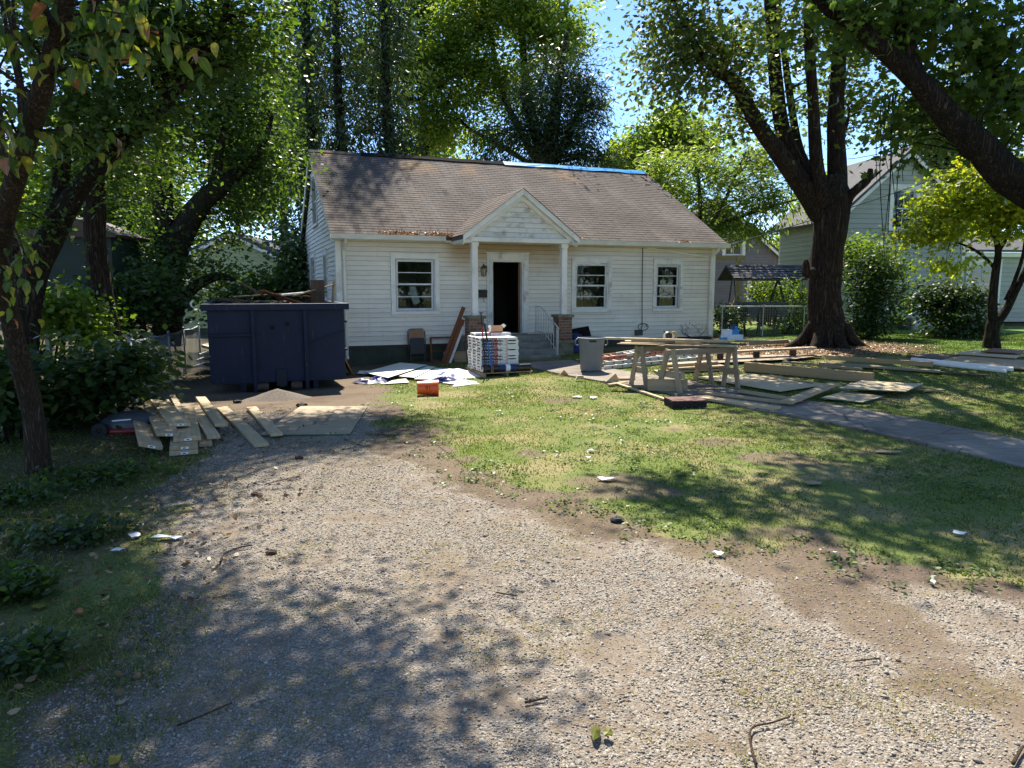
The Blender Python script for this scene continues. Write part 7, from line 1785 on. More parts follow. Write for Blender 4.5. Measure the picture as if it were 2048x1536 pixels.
for a in (('paper_scrap', 'white paper scrap by the left verge, long and torn', 338, 1078, 70, 12, M_TAGW, 'paper'), ('paper_scrap', 'small white paper scrap left of the long torn one', 270, 1074, 28, 12, M_TAGW, 'paper'), ('paper_scrap', 'grey paper strip half in the weeds at the left verge', 236, 1104, 34, 10, M_TRIMOLD, 'paper'),
          ('paper_scrap', 'white scrap on the bare spot in the middle of the lawn', 1212, 962, 40, 12, M_TAGW, 'paper'), ('paper_scrap', 'small white scrap on the lawn, farther of the pair', 1182, 905, 14, 6, M_TAGW, 'paper'), ('paper_scrap', 'small white scrap on the lawn, nearer of the pair', 1176, 919, 13, 6, M_TAGW, 'paper'),
          ('paper_scrap', 'thin grey scrap on the grass in front of the trash can', 1155, 797, 24, 6, M_TRIMOLD, 'paper'), ('paper_scrap', 'thin pale scrap on the grass beside the thin grey one', 1186, 798, 18, 7, M_TAGW, 'paper'), ('paper_scrap', 'white scrap at the edge of the dirt in the shade', 1437, 1112, 24, 9, M_TAGW, 'paper'), ('paper_scrap', 'crumpled white scrap in the shaded grass at the right', 1918, 1072, 26, 8, M_TAGW, 'paper'), ('paper_scrap', 'white chip on the dirt below the shaded grass', 1670, 1112, 14, 6, M_TAGW, 'paper'), ('paper_scrap', 'bright chip on the gravel at the right', 1866, 1172, 13, 6, M_TAGW, 'paper'),
          ('flat_scrap', 'thin tan scrap on the shaded grass near the walk', 1775, 907, 62, 10, M_SLATE, 'scrap'), ('flat_scrap', 'tan scrap on the shaded lawn nearer the drive', 1625, 971, 38, 12, M_SLATE, 'scrap'),
          ('fallen_leaf', 'pale fallen leaf in the weeds at the lower left', 76, 1218, 30, 16, BL_Y, 'leaf'), ('fallen_leaf', 'orange fallen leaf in the left weeds', 158, 1230, 24, 10, BL_B, 'leaf'), ('fallen_leaf', 'pale fallen leaf at the bottom edge of the gravel', 232, 1526, 30, 16, BL_Y, 'leaf'), ('fallen_leaf', 'green fallen leaf on the gravel in the foreground', 1192, 1474, 26, 26, BL_Y, 'leaf'), ('fallen_leaf', 'second green fallen leaf beside the first in the foreground', 1216, 1478, 22, 14, BL_Y, 'leaf')): scrap(*a)
def lump(label, px, py, r, mat, name, cat, seed):
    q = G(px, py); rr = np.random.default_rng(seed); m = MB(); n = 10
    m.lathe([(0.001, -r * .6), (r * .7, -r * .45), (r, 0), (r * .75, r * .5), (0.001, r * .7)], n, cap=False)
    m.v = [tuple(np.array(v_) * (1 + .35 * (rr.random() - .5)) * np.array([1.3, 1, .8])) for v_ in m.v]
    o = m.build(name, mat, None, loc=(q.x, q.y, gz(q.x, q.y) + r * .35)); tag(o, label, cat, 'litter on the ground')
M_CONE = m_plain('dark_brown_cone', (0.06, 0.032, 0.02), .9, .4, 30, bump=.6)
lump('dark pine cone on the gravel below the lumber pile', 512, 991, .035, M_CONE, 'pine_cone', 'cone', 1); lump('flattened brown cone on the gravel near the curved stick', 543, 1107, .032, M_CONE, 'pine_cone', 'cone', 2); lump('black lump on the dirt at the edge of the lawn', 1235, 1042, .045, M_INK, 'dirt_clod', 'clod', 3); lump('dark clod on the gravel below the stamped plywood', 598, 918, .035, M_CONE, 'dirt_clod', 'clod', 4); lump('black clod behind the stamped plywood sheet', 604, 814, .07, M_INK, 'dirt_clod', 'clod', 5); lump('black clod on the gravel in front of the dumpster', 475, 806, .06, M_INK, 'dirt_clod', 'clod', 6)
M_TWIG = m_bark('dry_twig_bark', (0.07, 0.05, 0.035), (0.20, 0.145, 0.10), 4.0)
def stick(label, pix, r, mat=None):
    mat = M_TWIG; r = r * .62
    ps = [GZ(*q) for q in pix]; b0 = ps[0].copy()
    pts, ra = catmull([p - b0 + Vector((0, 0, r * .8 + .012)) for p in ps], [r * (1 - .5 * i / len(ps)) for i in range(len(ps))], 4)
    o = MB().tube(pts, ra, 6).build('fallen_stick', mat, None, smooth=True, loc=b0); tag(o, label, 'stick', 'sticks on the drive')
stick('curved stick on the gravel near the left verge', [(440, 1130), (450, 1112), (478, 1100), (505, 1095)], .011); stick('gnarled dark vine stem in the right foreground', [(1512, 1536), (1500, 1490), (1505, 1462), (1545, 1452), (1590, 1436)], .009, B_DARK); stick('short straight twig on the dirt patch in the foreground', [(1050, 1412), (1095, 1402)], .010); stick('thin twig on the gravel in the middle', [(993, 1190), (1035, 1197)], .008); stick('long thin twig in the shade at the lower left', [(355, 1458), (400, 1440), (465, 1412)], .008); stick('twig beside the fallen pine cone', [(530, 972), (570, 962), (600, 955)], .008); stick('forked twig at the lower right corner', [(2025, 1536), (2036, 1515), (2046, 1500)], .012, B_DARK); stick('short brown twig on the gravel at the right', [(1710, 1328), (1760, 1322)], .007, B_DARK)
stick('thin dark root across the soil beside the stamped plywood', [(735, 870), (790, 873), (860, 885), (930, 935)], .006, B_DARK)
# spray of dry stems and leaves in the gutter
M_DRY = m_plain('dry_rust_stem', (0.26, 0.10, 0.04), .8, .4, 20); M_DRYL = m_leaf('dry_leaf', [(0, (.20, .08, .03)), (1, (.42, .26, .10))], (1.2, 1, .7), .2)
rg = np.random.default_rng(9)
for lab, x0, x1, k in (('rusty dry weeds in the gutter at the left part of the roof', 1.0, 2.0, 24), ('dry weeds and leaves in the valley left of the porch gable', 2.2, 2.9, 20), ('fallen leaves caught right of the porch gable', 6.05, 6.7, 8), ('dead leaves in the gutter near the right end', 9.6, 10.1, 7)):
    o = tag(empty('gutter_weeds', HL2W(x0, -.43, 3.1), HA), lab, 'weeds', 'dead weeds along the gutter'); m = MB()
    for i in range(k):
        x = rg.random() * (x1 - x0); h = .05 + .22 * rg.random() ** 2; m.tube([(x, rg.random() * .06, 0), (x + rg.normal() * .02, rg.random() * .06, h * .6), (x + rg.normal() * .04, rg.random() * .06, h)], [.006, .005, .003], 4)
    if k > 10: so = m.build('stems', M_DRY, o); so['kind'] = 'stuff'
    n = k * 5; pos = np.stack([rg.random(n) * (x1 - x0), rg.random(n) * .25 - .03, .03 + .04 * rg.random(n)], -1); pos[:, 2] += np.maximum(0, pos[:, 1] - .05) * SL
    so = put('leaves', np_mesh('leaves', leaf_faces(rg, pos, .055 + .03 * rg.random(n), SH_KITE, .2, 1.0), M_DRYL, rg.random(n)), o); so['kind'] = 'stuff'

# fallen leaves strewn under the big maple and over the verge
n = 5200; th = rg.random(n) * 6.283; rr_ = 2.9 * np.sqrt(rg.random(n)); xx = MAPLE.x - .5 + rr_ * np.cos(th); yy = MAPLE.y - .4 + rr_ * .8 * np.sin(th)
x2 = -1.7 - 3.2 * rg.random(1500) ** .8; y2 = 2.3 + 7 * rg.random(1500); xx = np.concatenate([xx, x2]); yy = np.concatenate([yy, y2]); n = len(xx)
pos = np.stack([xx, yy, terrain(xx, yy) + .014 + .012 * rg.random(n)], -1)
tag(put('fallen_leaves', np_mesh('fallen_leaves', leaf_faces(rg, pos, .03 + .03 * rg.random(n), SH_OVAL, .0, 1.3, .5), m_leaf('brown_litter', [(0, (.07, .04, .02)), (.6, (.20, .12, .06)), (1, (.36, .25, .13))], (1.1, 1, .8), .15), rg.random(n))), 'brown fallen leaves scattered under the big maple and along the left verge', 'leaves', kind='stuff')

# clover and broad weeds in the lawn, thickest along its worn edge
L_CLOV = m_leaf('clover_leaf', [(0, (.045, .085, .02)), (.6, (.09, .15, .035)), (1, (.17, .22, .06))], (1.7, 1.7, .7), .4)
cx = np.concatenate([rg.random(2600) * 10 - 2.5, np.array([EDGE[i][0] for i in rg.integers(3, 9, 500)]) + rg.normal(size=500) * .6]); cy_ = np.concatenate([5.2 + rg.random(2600) * 10, np.array([EDGE[i][1] for i in rg.integers(3, 9, 500)]) + rg.normal(size=500) * .5])
for i in range(2600, 3100):
    k = int(rg.integers(2, 9)); u_ = rg.random(); cx[i] = EDGE[k][0] * (1 - u_) + EDGE[k + 1][0] * u_ + rg.normal() * .16; cy_[i] = EDGE[k][1] * (1 - u_) + EDGE[k + 1][1] * u_ + .25 + rg.normal() * .2
mkc = masks(cx, cy_); kp = (rg.random(len(cx)) < np.maximum(mkc['grass'] * sstep(.5, .62, fbm(cx + 5, cy_, 1.2, 3)), .16 * (np.arange(len(cx)) >= 2600) * (1 - mkc['walk']))) & (cx < .735 * cy_ + 2)
cx, cy_ = cx[kp], cy_[kp]; rep = np.repeat(np.arange(len(cx)), 11); n = len(rep)
pos = np.stack([cx[rep] + rg.normal(size=n) * .045, cy_[rep] + rg.normal(size=n) * .045, np.zeros(n)], -1); pos[:, 2] = terrain(pos[:, 0], pos[:, 1]) + .008 + .022 * rg.random(n)
tag(put('lawn_weeds', np_mesh('lawn_weeds', leaf_faces(rg, pos, .022 + .022 * rg.random(n), SH_OVAL, .1, 1.6, .2), L_CLOV, rg.random(n))), 'small broad-leaved weeds and clover scattered through the lawn', 'weeds', kind='stuff')
# crumbs of leaf and bark on the drive
n = 5200; yy = 2.0 + 8 * rg.random(n) ** 1.4; xx = (rg.random(n) * 2 - 1) * (.74 * yy + .8); mkc = masks(xx, yy); kp = rg.random(n) < (.25 + .75 * sstep(.45, .65, fbm(xx + 2, yy + 77, 1.6, 3))) * np.maximum(mkc['drive'], mkc['dirt'])
xx, yy = xx[kp], yy[kp]; n = len(xx); pos = np.stack([xx, yy, terrain(xx, yy) + .016 + .006 * rg.random(n)], -1)
tag(put('bark_crumbs', np_mesh('bark_crumbs', leaf_faces(rg, pos, .010 + .026 * rg.random(n) ** 2, SH_THIN, .0, 1.6, .4), m_leaf('bark_crumb', [(0, (.05, .03, .018)), (.6, (.16, .095, .05)), (1, (.34, .25, .13))], (1, 1, .8), .1), rg.random(n))), 'brown crumbs of bark and dry leaf strewn over the gravel', 'litter', kind='stuff')
# ------------------------------------------------------------------ left boundary: chain fence, shed, metal sheets, machine hood
M_GALV = m_plain('galvanised', (0.34, 0.36, 0.37), 0.5, 0.2, 9, metal=0.5)
fen = tag(empty('chain_fence', G(268, 815)), 'sagging chain link fence running back beside the dumpster', 'fence'); f0 = Vector(fen.location)
FP = [G(268, 815), Vector((-6.6, 13.1, -.1)), Vector((-7.3, 15.2, -.15)), Vector((-7.9, 17.2, -.2)), Vector((-8.4, 19.2, -.2))]
FH = 1.05
for i, q in enumerate(FP):
    q.z = TZ(q.x, q.y); m = MB(); m.tube([(q.x, q.y, q.z - .1), (q.x, q.y, q.z + FH + .03)], .032 if i == 0 else .024, 8); m.lathe([(.03, 0), (.03, .03), (.001, .05)], 8, Matrix.Translation((q.x, q.y, q.z + FH + .03))); m.v = [tuple(Vector(v_) - f0) for v_ in m.v]; m.build('post', M_GALV, fen, smooth=True)
m = MB()
for a, b in zip(FP[:-1], FP[1:]):
    m = MB(); m.tube([a + Vector((0, 0, FH)) - f0, (a + b) / 2 + Vector((0, 0, FH - .04)) - f0, b + Vector((0, 0, FH)) - f0], .019, 8); m.build('top_rail', M_GALV, fen, smooth=True)
    d = (b - a); L = d.length; step = .08; segs = []; k = int(L / step); mw = MB()
    for s in (1, -1):
        for i in range(-int(FH / step), k + int(FH / step)):
            u0, u1 = i * step, i * step + s * FH; z0, z1 = 0.0, FH
            lo, hi = 0.0, 1.0
            def cl(u): return (u - u0) / (u1 - u0)
            t0, t1 = sorted((cl(0), cl(L))); t0, t1 = max(0, t0), min(1, t1)
            if t1 - t0 < .02: continue
            p, q = a + d * ((u0 + (u1 - u0) * t0) / L) + Vector((0, 0, FH * t0)), a + d * ((u0 + (u1 - u0) * t1) / L) + Vector((0, 0, FH * t1))
            mw.tube([p - f0, q - f0], .0022, 3, caps=False)
    so = mw.build('wire_mesh', M_GALV, fen); so['kind'] = 'stuff'
# back fence and gate behind the dumpster
bf = tag(empty('back_fence', (-9, 22.5, -.23)), 'low back fence rail behind the dumpster', 'fence')
for x in (0, 2.0, 4.0): m = MB(); m.tube([(x, 0, 0), (x, 0, 1.1)], .03, 8); m.build('post', M_GALV, bf)
m = MB(); m.tube([(0, 0, 1.08), (4, 0, 1.08)], .02, 8); m.build('top_rail', M_GALV, bf)
mw = MB()
for i in range(64): x = i * .0625; mw.tube([(x, .01, 0), (x, .01, 1.06)], .004, 3, caps=False)
for i in range(14): mw.tube([(0, .012, .04 + i * .075), (4, .012, .04 + i * .075)], .004, 3, caps=False)
so = mw.build('wire_mesh', M_GALV, bf); so['kind'] = 'stuff'
# post with twiggy pole leaning at the fence
stick2 = MB().tube([(0, 0, 0), (-.35, .3, .55), (-.62, .6, 1.05)], [.03, .026, .02], 6).build('leaning_pole', B_DARK, None, loc=G(372, 748)); tag(stick2, 'dark pole leaning on the chain fence', 'pole')
# stack of old metal sheets
M_TIN = m_plain('weathered_tin', (0.46, 0.43, 0.37), .5, .25, 4, metal=.2, dirt=(.25, .18, .12), dirt_amt=.6)
for k, lab in enumerate(('bottom sheet of the old metal stack behind the dumpster', 'second sheet of the old metal stack behind the dumpster', 'third sheet of the old metal stack behind the dumpster', 'curled top sheet of the old metal stack behind the dumpster')):
    m = MB(); n = 10; vs = []; th = .06
    for i in range(n + 1):
        x = i / n * 1.7; z = .03 * math.sin(i * 2.2 + k) + (.10 * (1 - i / n) ** 2 if k == 3 else 0)
        vs += [(x, 0, z), (x, .9, z), (x, .9, z + th), (x, 0, z + th)]
    fs = [(3, 2, 1, 0), tuple(4 * n + j for j in range(4))]
    for i in range(n):
        for j in range(4): fs.append((4 * i + j, 4 * i + (j + 1) % 4, 4 * (i + 1) + (j + 1) % 4, 4 * (i + 1) + j))
    o = m.add(vs, fs).build('metal_sheet', M_TIN, None, loc=(-7.7 + .05 * k, 17.2 + .05 * k, -.10 + .13 * k), rot=(0, 0, .1 + .03 * k)); tag(o, lab, 'metal sheet', 'old metal sheets behind the dumpster')
# dark green outbuilding
M_GRN = m_plain('dark_green_paint', (0.014, 0.030, 0.020), .7, .2, 2); sh = tag(empty('garden_shed', (-10.2, 15.6, -.2), .06), 'dark green raised playhouse or shed among the left trees', 'shed')
m = MB(); m.box(0, 1.55, 0, 1.4, 1.35, 3.1); m.build('wall', M_GRN, sh)
for z in (1.7, 2.05, 2.4, 2.75): m = MB(); m.box(-.006, 1.556, -.008, 0, z, z + .012); m.build('batten', M_GRN, sh)
for x, y in ((0, 0), (1.46, 0), (0, 1.3), (1.46, 1.3)): m = MB(); m.box(x, x + .09, y, y + .09, -.1, 1.349); m.build('post', m_plain('pale_post', (.22, .24, .18), .8), sh)
m = MB(); m.prism([(-.15, 3.1), (1.7, 3.1), (1.75, 3.16), (.77, 3.55), (-.2, 3.16)], -.12, 1.55, 'y'); m.build('roof', W_DARKB, sh); m = MB(); m.box(-.12, 0, -.02, .1, .9, 1.9); m.build('ladder_board', W_BROWN, sh)
# machine hood in the bushes
mo = tag(empty('mower', G(262, 862), rad(14)), 'dark grey and red rounded mower hood half hidden in the shrubs', 'mower')
V = []; F = []; n = 16; k = 8
for i in range(n + 1):
    a = math.pi * i / n
    for j in range(k + 1):
        b = math.pi / 2 * j / k; V.append((-.36 * math.cos(a) * math.cos(b * .98), -.20 * math.sin(a) * math.cos(b * .98), .06 + .20 * math.sin(b) ** .8))
for i in range(n):
    for j in range(k): F.append((i * (k + 1) + j, i * (k + 1) + j + 1, (i + 1) * (k + 1) + j + 1, (i + 1) * (k + 1) + j)[::-1])
nV = len(V); V += [(x, -y, z) for x, y, z in V]; F += [tuple(nV + q for q in f)[::-1] for f in F]
MB().add(V, F).build('hood', m_plain('dark_grey_plastic', (.045, .05, .06), .35, .1, 5), mo, smooth=True)
m = MB(); m.lathe([(.18, -.02), (.225, 0), (.235, .04), (.215, .075), (.19, .075)], 28, Matrix.Diagonal((1.7, 1.0, 1, 1)), cap=False); m.build('deck', m_plain('red_enamel', (.18, .012, .015), .35, .15, 6), mo, smooth=True)
for x, y in ((-.3, -.2), (.3, -.2), (-.3, .2), (.3, .2)): m = MB(); m.lathe([(.03, -.03), (.09, -.03), (.09, .03), (.03, .03)], 16, Matrix.Translation((x, y, .06)) @ RX, cap=False); m.build('wheel', M_INK, mo)
m = MB(); m.tube([(-.2, .15, .15), (.1, .7, .55), (.3, 1.1, .8)], .012, 6); m.build('handle', M_BLACKM, mo)
m = MB(); m.bar((-.16, -.185, .17), (.06, -.205, .185), .003, .016); m.build('white_script_mark', M_TAGW, mo)

# ------------------------------------------------------------------ neighbouring houses
def simple_house(name, label, loc, rz, W, D, z0, eave, ridge, sid, trim, roofm, wins, door=None, expo=.16, clapb=True, found=.3, front_only=True):
    """house whose gable wall faces -y: boards, rake trim, roof, windows"""
    h = tag(empty(name, loc, rz), label, 'house'); sl = (ridge - eave) / (W / 2)
    m = MB(); holed_wall(m, 0, W, z0, eave, 0, .15, wins)
    up = [o for o in wins if o[3] > eave + .05]
    if up:
        o = up[0]; g = lambda z: (W / 2) * max(0, z - eave) / (ridge - eave)
        zl = max(eave, o[2])
        if zl > eave: m.prism([(0, eave), (W, eave), (W - g(zl), zl), (g(zl), zl)], 0, .15, 'y')
        m.prism([(g(zl), zl), (o[0], zl), (o[0], o[3]), (g(o[3]), o[3])], 0, .15, 'y'); m.prism([(o[1], zl), (W - g(zl), zl), (W - g(o[3]), o[3]), (o[1], o[3])], 0, .15, 'y'); m.prism([(g(o[3]), o[3]), (W - g(o[3]), o[3]), (W / 2, ridge)], 0, .15, 'y')
    else: m.prism([(0, eave), (W, eave), (W / 2, ridge)], 0, .15, 'y')
    m.build('wall', M_INT, h)
    m = MB(); m.box(0, .15, .151, D, z0, eave); m.build('wall', sid, h); m = MB(); m.box(W - .15, W, .151, D, z0, eave); m.build('wall', sid, h); m = MB(); m.box(.151, W - .151, D - .15, D, z0, eave); m.build('wall', sid, h); m = MB(); m.prism([(0, eave), (W, eave), (W / 2, ridge)], D - .15, D, 'y'); m.build('gable_wall', sid, h)
    m = MB(); m.box(.16, W - .16, .16, D - .16, z0, z0 + .05); m.box(.16, W - .16, .16, D - .16, (z0 + eave) / 2 + 1.0, (z0 + eave) / 2 + 1.05); m.build('floor', M_INTF, h)
    m = MB(); m.box(.03, W - .03, .03, D, z0 - .6, z0 - .001); m.build('foundation', M_FOUND, h)
    clap(h, .08, W - .08, z0, ridge - .2, [(a - .12, b + .12, c - .1, d + .14) for a, b, c, d in wins], sid, expo, None, lambda z: (max(0, z - eave) / sl, W - max(0, z - eave) / sl), .035, maxlen=20)
    clap(h, .08, D - .08, z0, eave, [], sid, expo, Matrix(((0, 1, 0, 0), (-1, 0, 0, D), (0, 0, 1, 0), (0, 0, 0, 1))), None, .035, maxlen=20)
    for x in (-.03, W - .09): m = MB(); m.box(x, x + .12, -.04, -.001, z0, eave); m.build('corner_board', trim, h)
    for s in (-1, 1):
        e = W / 2 + s * (W / 2 + .35); ez = eave - .35 * sl
        m = MB(); vs = []
        for y in (-.30, -.26): vs += [(e, y, ez - .06), (W / 2, y, ridge - .06), (W / 2, y, ridge + .18), (e, y, ez + .18)]
        m.add(vs, [(0, 1, 2, 3), (7, 6, 5, 4), (0, 4, 5, 1), (1, 5, 6, 2), (2, 6, 7, 3), (3, 7, 4, 0)]); m.build('rake_board', trim, h)
        m = MB(); vs = []
        for y in (-.32, D + .3): vs += [(e, y, ez + .10), (W / 2, y, ridge + .10), (W / 2, y, ridge + .22), (e, y, ez + .22)]
        m.add(vs, [(0, 1, 2, 3), (7, 6, 5, 4), (0, 4, 5, 1), (1, 5, 6, 2), (2, 6, 7, 3), (3, 7, 4, 0)]); m.build('roof', roofm, h)
    for o in wins: window(h, o, None, .12, rows=1, trim=trim, sash=M_SASHW, vmunt=True)
    return h
S_GREY = m_siding('light_grey_siding', (0.42, 0.425, 0.37), False); S_MAUVE = m_siding('mauve_grey_siding', (0.20, 0.19, 0.215), False); S_LIME = m_siding('pale_green_siding', (0.42, 0.46, 0.22), False)
R_GREY = m_plain('grey_roof', (0.085, 0.085, 0.09), .9, .25, 5)
c = P(1662, 668, 26.0)
gh = simple_house('grey_neighbour_house', 'light grey two-storey house with white trim behind the yellow-green tree', (c.x, 26.0, 0), rad(7), 5.0, 4.2, .55, 4.3, 6.55, S_GREY, M_TRIM, R_GREY, [(2.05, 2.95, 3.95, 5.35)], expo=.17)
# lower wing with a white-trimmed window towards the street
wm = MB(); holed_wall(wm, 5.001, 8.6, .55, 3.05, .6, .75, [(5.75, 6.95, 1.15, 2.75)]); wm.build('wing_wall', M_INT, gh)
clap(gh, 5.0, 8.5, .55, 3.0, [(5.62, 7.08, 1.07, 2.9)], S_GREY, .17, Matrix.Translation((0, .6, 0)), None, .035, maxlen=20)
window(gh, (5.75, 6.95, 1.15, 2.75), Matrix.Translation((0, .6, 0)), .13, rows=1, trim=M_TRIM, sash=M_SASHW, vmunt=True)
m = MB(); m.box(8.5, 8.62, .56, .70, .5, 3.05); m.build('corner_board', M_TRIM, gh); m = MB(); m.box(5.0, 8.8, .38, .60, 3.0, 3.16); m.build('fascia', M_TRIM, gh)
m = MB(); m.prism([(.30, 3.165), (.30, 3.25), (4.0, 4.6), (4.0, 4.5)], 5.001, 8.9, 'x'); m.build('wing_roof', R_GREY, gh)
m = MB(); m.box(5.001, 8.45, .76, 4.1, .3, .5); m.build('wing_floor', M_INTF, gh)
m = MB(); m.box(5.001, 8.45, 4.1, 4.25, .3, 4.4); m.build('wing_rear_wall', M_INT, gh); m = MB(); m.box(8.46, 8.6, .76, 4.25, .3, 3.1); m.build('wing_side_wall', S_GREY, gh); m = MB(); m.box(5.001, 8.45, .76, 4.1, 2.95, 3.05); m.build('wing_ceiling', M_INT, gh)
c = P(1276, 655, 36.0)
simple_house('mauve_neighbour_house', 'mauve-grey house with white gable trim beyond the garden swing', (c.x, 36.0, 0), 0.0, 7.4, 9, .7, 2.95, 6.1, S_MAUVE, M_TRIM, R_GREY, [(4.2, 5.1, 3.45, 4.5), (5.5, 6.4, 1.15, 2.2)], expo=.14)
c = P(330, 660, 33.0)
simple_house('pale_green_house', 'pale yellow-green house glimpsed between the trees behind the dumpster', (c.x, 33.0, 0), rad(3), 6.4, 8, .0, 2.7, 4.2, S_LIME, M_TRIM, R_GREY, [(.55, 1.25, .9, 2.0)], expo=.18)
c = P(505, 600, 42.0)
simple_house('white_far_house', 'distant white house behind the dumpster debris', (c.x, 42.0, 0), 0, 4.6, 7, 0, 3.2, 4.8, M_SIDING, M_TRIM, R_GREY, [(1.2, 2.0, 1.6, 2.7)], expo=.2)

# ------------------------------------------------------------------ garden swing, chairs, fence and pots on the right
g0 = P(1455, 668, 24.0); gz0 = .42
sg = tag(empty('garden_swing', (g0.x, 24.0, gz0), rad(4)), 'metal garden swing with a tattered shingled canopy behind the corner of the white house', 'swing')
M_TUBE = m_plain('grey_steel_tube', (.16, .165, .165), .5, .2, 8, metal=.3)
Wd = 2.55
for x in (.12, Wd - .12):
    for s in (-1, 1): m = MB(); m.tube([(x, s * .55, 0), (x, s * .08, 1.75)], .03, 8); m.build('leg', M_TUBE, sg)
m = MB(); m.tube([(.1, 0, 1.76), (Wd - .1, 0, 1.76)], .03, 8); m.build('top_bar', M_TUBE, sg)
for s in (-1, 1):
    m = MB(); vs = []
    for x in (-.15, Wd + .15): vs += [(x, s * .75, 1.66), (x, 0, 2.12), (x, 0, 2.16), (x, s * .75, 1.70)]
    m.add(vs, [(0, 1, 2, 3), (7, 6, 5, 4), (0, 4, 5, 1), (1, 5, 6, 2), (2, 6, 7, 3), (3, 7, 4, 0)]); cn = m.build('canopy', R_GREY, sg)
    if s < 0:
        rr = random.Random(2)
        for r in range(6):
            t0 = r / 6; 
            for i in range(9):
                x = -.15 + i * (Wd + .3) / 9; m = MB(); y0 = -.76 + .76 * t0; z0_ = 1.705 + .46 * t0; w = (Wd + .3) / 9 - .015
                j = rr.uniform(0, .03); m.add([(x, y0 - .01, z0_ + .012 + j), (x + w, y0 - .01, z0_ + .012 + j), (x + w, y0 + .13, z0_ + .085), (x, y0 + .13, z0_ + .085), (x, y0 - .01, z0_ + j), (x + w, y0 - .01, z0_ + j)], [(0, 1, 2, 3), (4, 5, 1, 0)]); m.build('canopy_shingle', m_shgl[rr.randrange(3)] if 'm_shgl' in globals() else R_GREY, cn)
m = MB(); m.box(.35, Wd - .35, -.25, .25, .45, .49); st = m.build('seat', M_TUBE, sg)
m = MB(); m.box(.35, Wd - .35, .24, .28, .5, .95); m.build('backrest', M_TUBE, sg)
for x in (.4, Wd - .4): m = MB(); m.tube([(x, 0, 1.75), (x, -.1, .5)], .008, 5); m.build('hanger', M_TUBE, sg)
# timber swing frame behind it
tf = tag(empty('timber_post_frame', P(1452, 664, 26.5)), 'yellowish timber frame with diagonal braces behind the garden swing', 'frame'); tf.location.z = .42
M_YW = m_wood('treated_timber', (.42, .30, .12), (.28, .19, .07))
m = MB(); m.box(-.08, .08, -.08, .08, 0, 2.6); m.build('post', M_YW, tf, loc=(.35, 0, 0)); m = MB(); m.bar((-1.8, 0, 2.5), (.6, 0, 2.5), .12, .18); m.build('beam', M_YW, tf)
for s in (-1, 1): m = MB(); m.bar((.35, -.1 , 1.1), (.35 + s * .55, -.1, 0.05), .08, .08); m.build('brace', M_YW, tf)
# dark A-frame swing
af = tag(empty('swing_set', P(1585, 664, 25.0)), 'dark A-frame swing set beside the big maple trunk', 'swing set'); af.location.z = .42
for y in (0, 1.6):
    for s in (-1, 1): m = MB(); m.tube([(s * .55, y, 0), (0, y, 1.75)], .045, 8); m.build('leg', M_BLACKM, af)
m = MB(); m.tube([(0, -.1, 1.76), (0, 1.7, 1.76)], .04, 8); m.build('top_bar', M_BLACKM, af); m = MB(); m.tube([(-.3, 0, .85), (.3, 0, .85)], .025, 8); m.build('cross_bar', M_BLACKM, af)
# plastic garden chairs
M_PLB = m_plain('black_plastic', (.014, .014, .016), .4, .15, 8)
def garden_chair():
    o = empty('garden_chair')
    m = MB(); m.box(-.25, .25, -.24, .22, .40, .43); m.build('seat', M_PLB, o, bevel=.01)
    for x, y in ((-.23, -.22), (.23, -.22), (-.21, .22), (.21, .22)): m = MB(); m.bar((x * .95, y * .95, .40), (x * 1.15, y * 1.2, 0), .05, .05); m.build('leg', M_PLB, o)
    m = MB(); m.tube([(-.25, .22, .42), (-.27, .28, .75), (-.18, .31, .92), (0, .32, .97), (.18, .31, .92), (.27, .28, .75), (.25, .22, .42)], .022, 8); m.build('back_frame', M_PLB, o, smooth=True)
    for i in range(6): x = -.19 + i * .076; m = MB(); m.bar((x * .9, .23, .43), (x, .30, .93 - abs(x) * .35), .042, .012); m.build('back_slat', M_PLB, o)
    for s in (-1, 1): m = MB(); m.tube([(s * .26, .25, .66), (s * .29, 0, .66), (s * .28, -.22, .62), (s * .26, -.23, .40)], .02, 8); m.build('armrest', M_PLB, o, smooth=True)
    return o
gc1 = garden_chair(); q = P(1532, 664, 22.6); gc1.location = (q.x, 22.6, TZ(q.x, 22.6)); gc1.rotation_euler = (0, 0, rad(165)); tag(gc1, 'black plastic garden chair seen from behind, nearer the maple', 'chair', 'black garden chairs')
gc2 = copy_tree(gc1); q = P(1468, 664, 22.9); gc2.location = (q.x, 22.9, TZ(q.x, 22.9)); gc2.rotation_euler = (0, 0, rad(-70)); tag(gc2, 'black plastic garden chair seen from the side, nearer the white house', 'chair', 'black garden chairs')
# right fence
rf = tag(empty('wire_fence', P(1440, 664, 21.9)), 'low wire fence with a rail between the white house and the big maple', 'fence'); rf.location.z = TZ(6.5, 22)
Lf = 2.6
for x in (.05, 1.3, 2.55): m = MB(); m.tube([(x, 0, -.1), (x, 0, 1.0)], .022, 8); m.build('post', M_GALV, rf)
m = MB(); m.tube([(0, 0, .98), (Lf, 0, .98)], .018, 8); m.build('top_rail', M_GALV, rf)
mw = MB()
for i in range(40): mw.tube([(i * .065, .0, .02), (i * .065, 0, .97)], .0015, 3, caps=False)
for i in range(13): mw.tube([(0, .004, .05 + i * .075), (Lf, .004, .05 + i * .075)], .0015, 3, caps=False)
so = mw.build('wire_mesh', M_GALV, rf); so['kind'] = 'stuff'
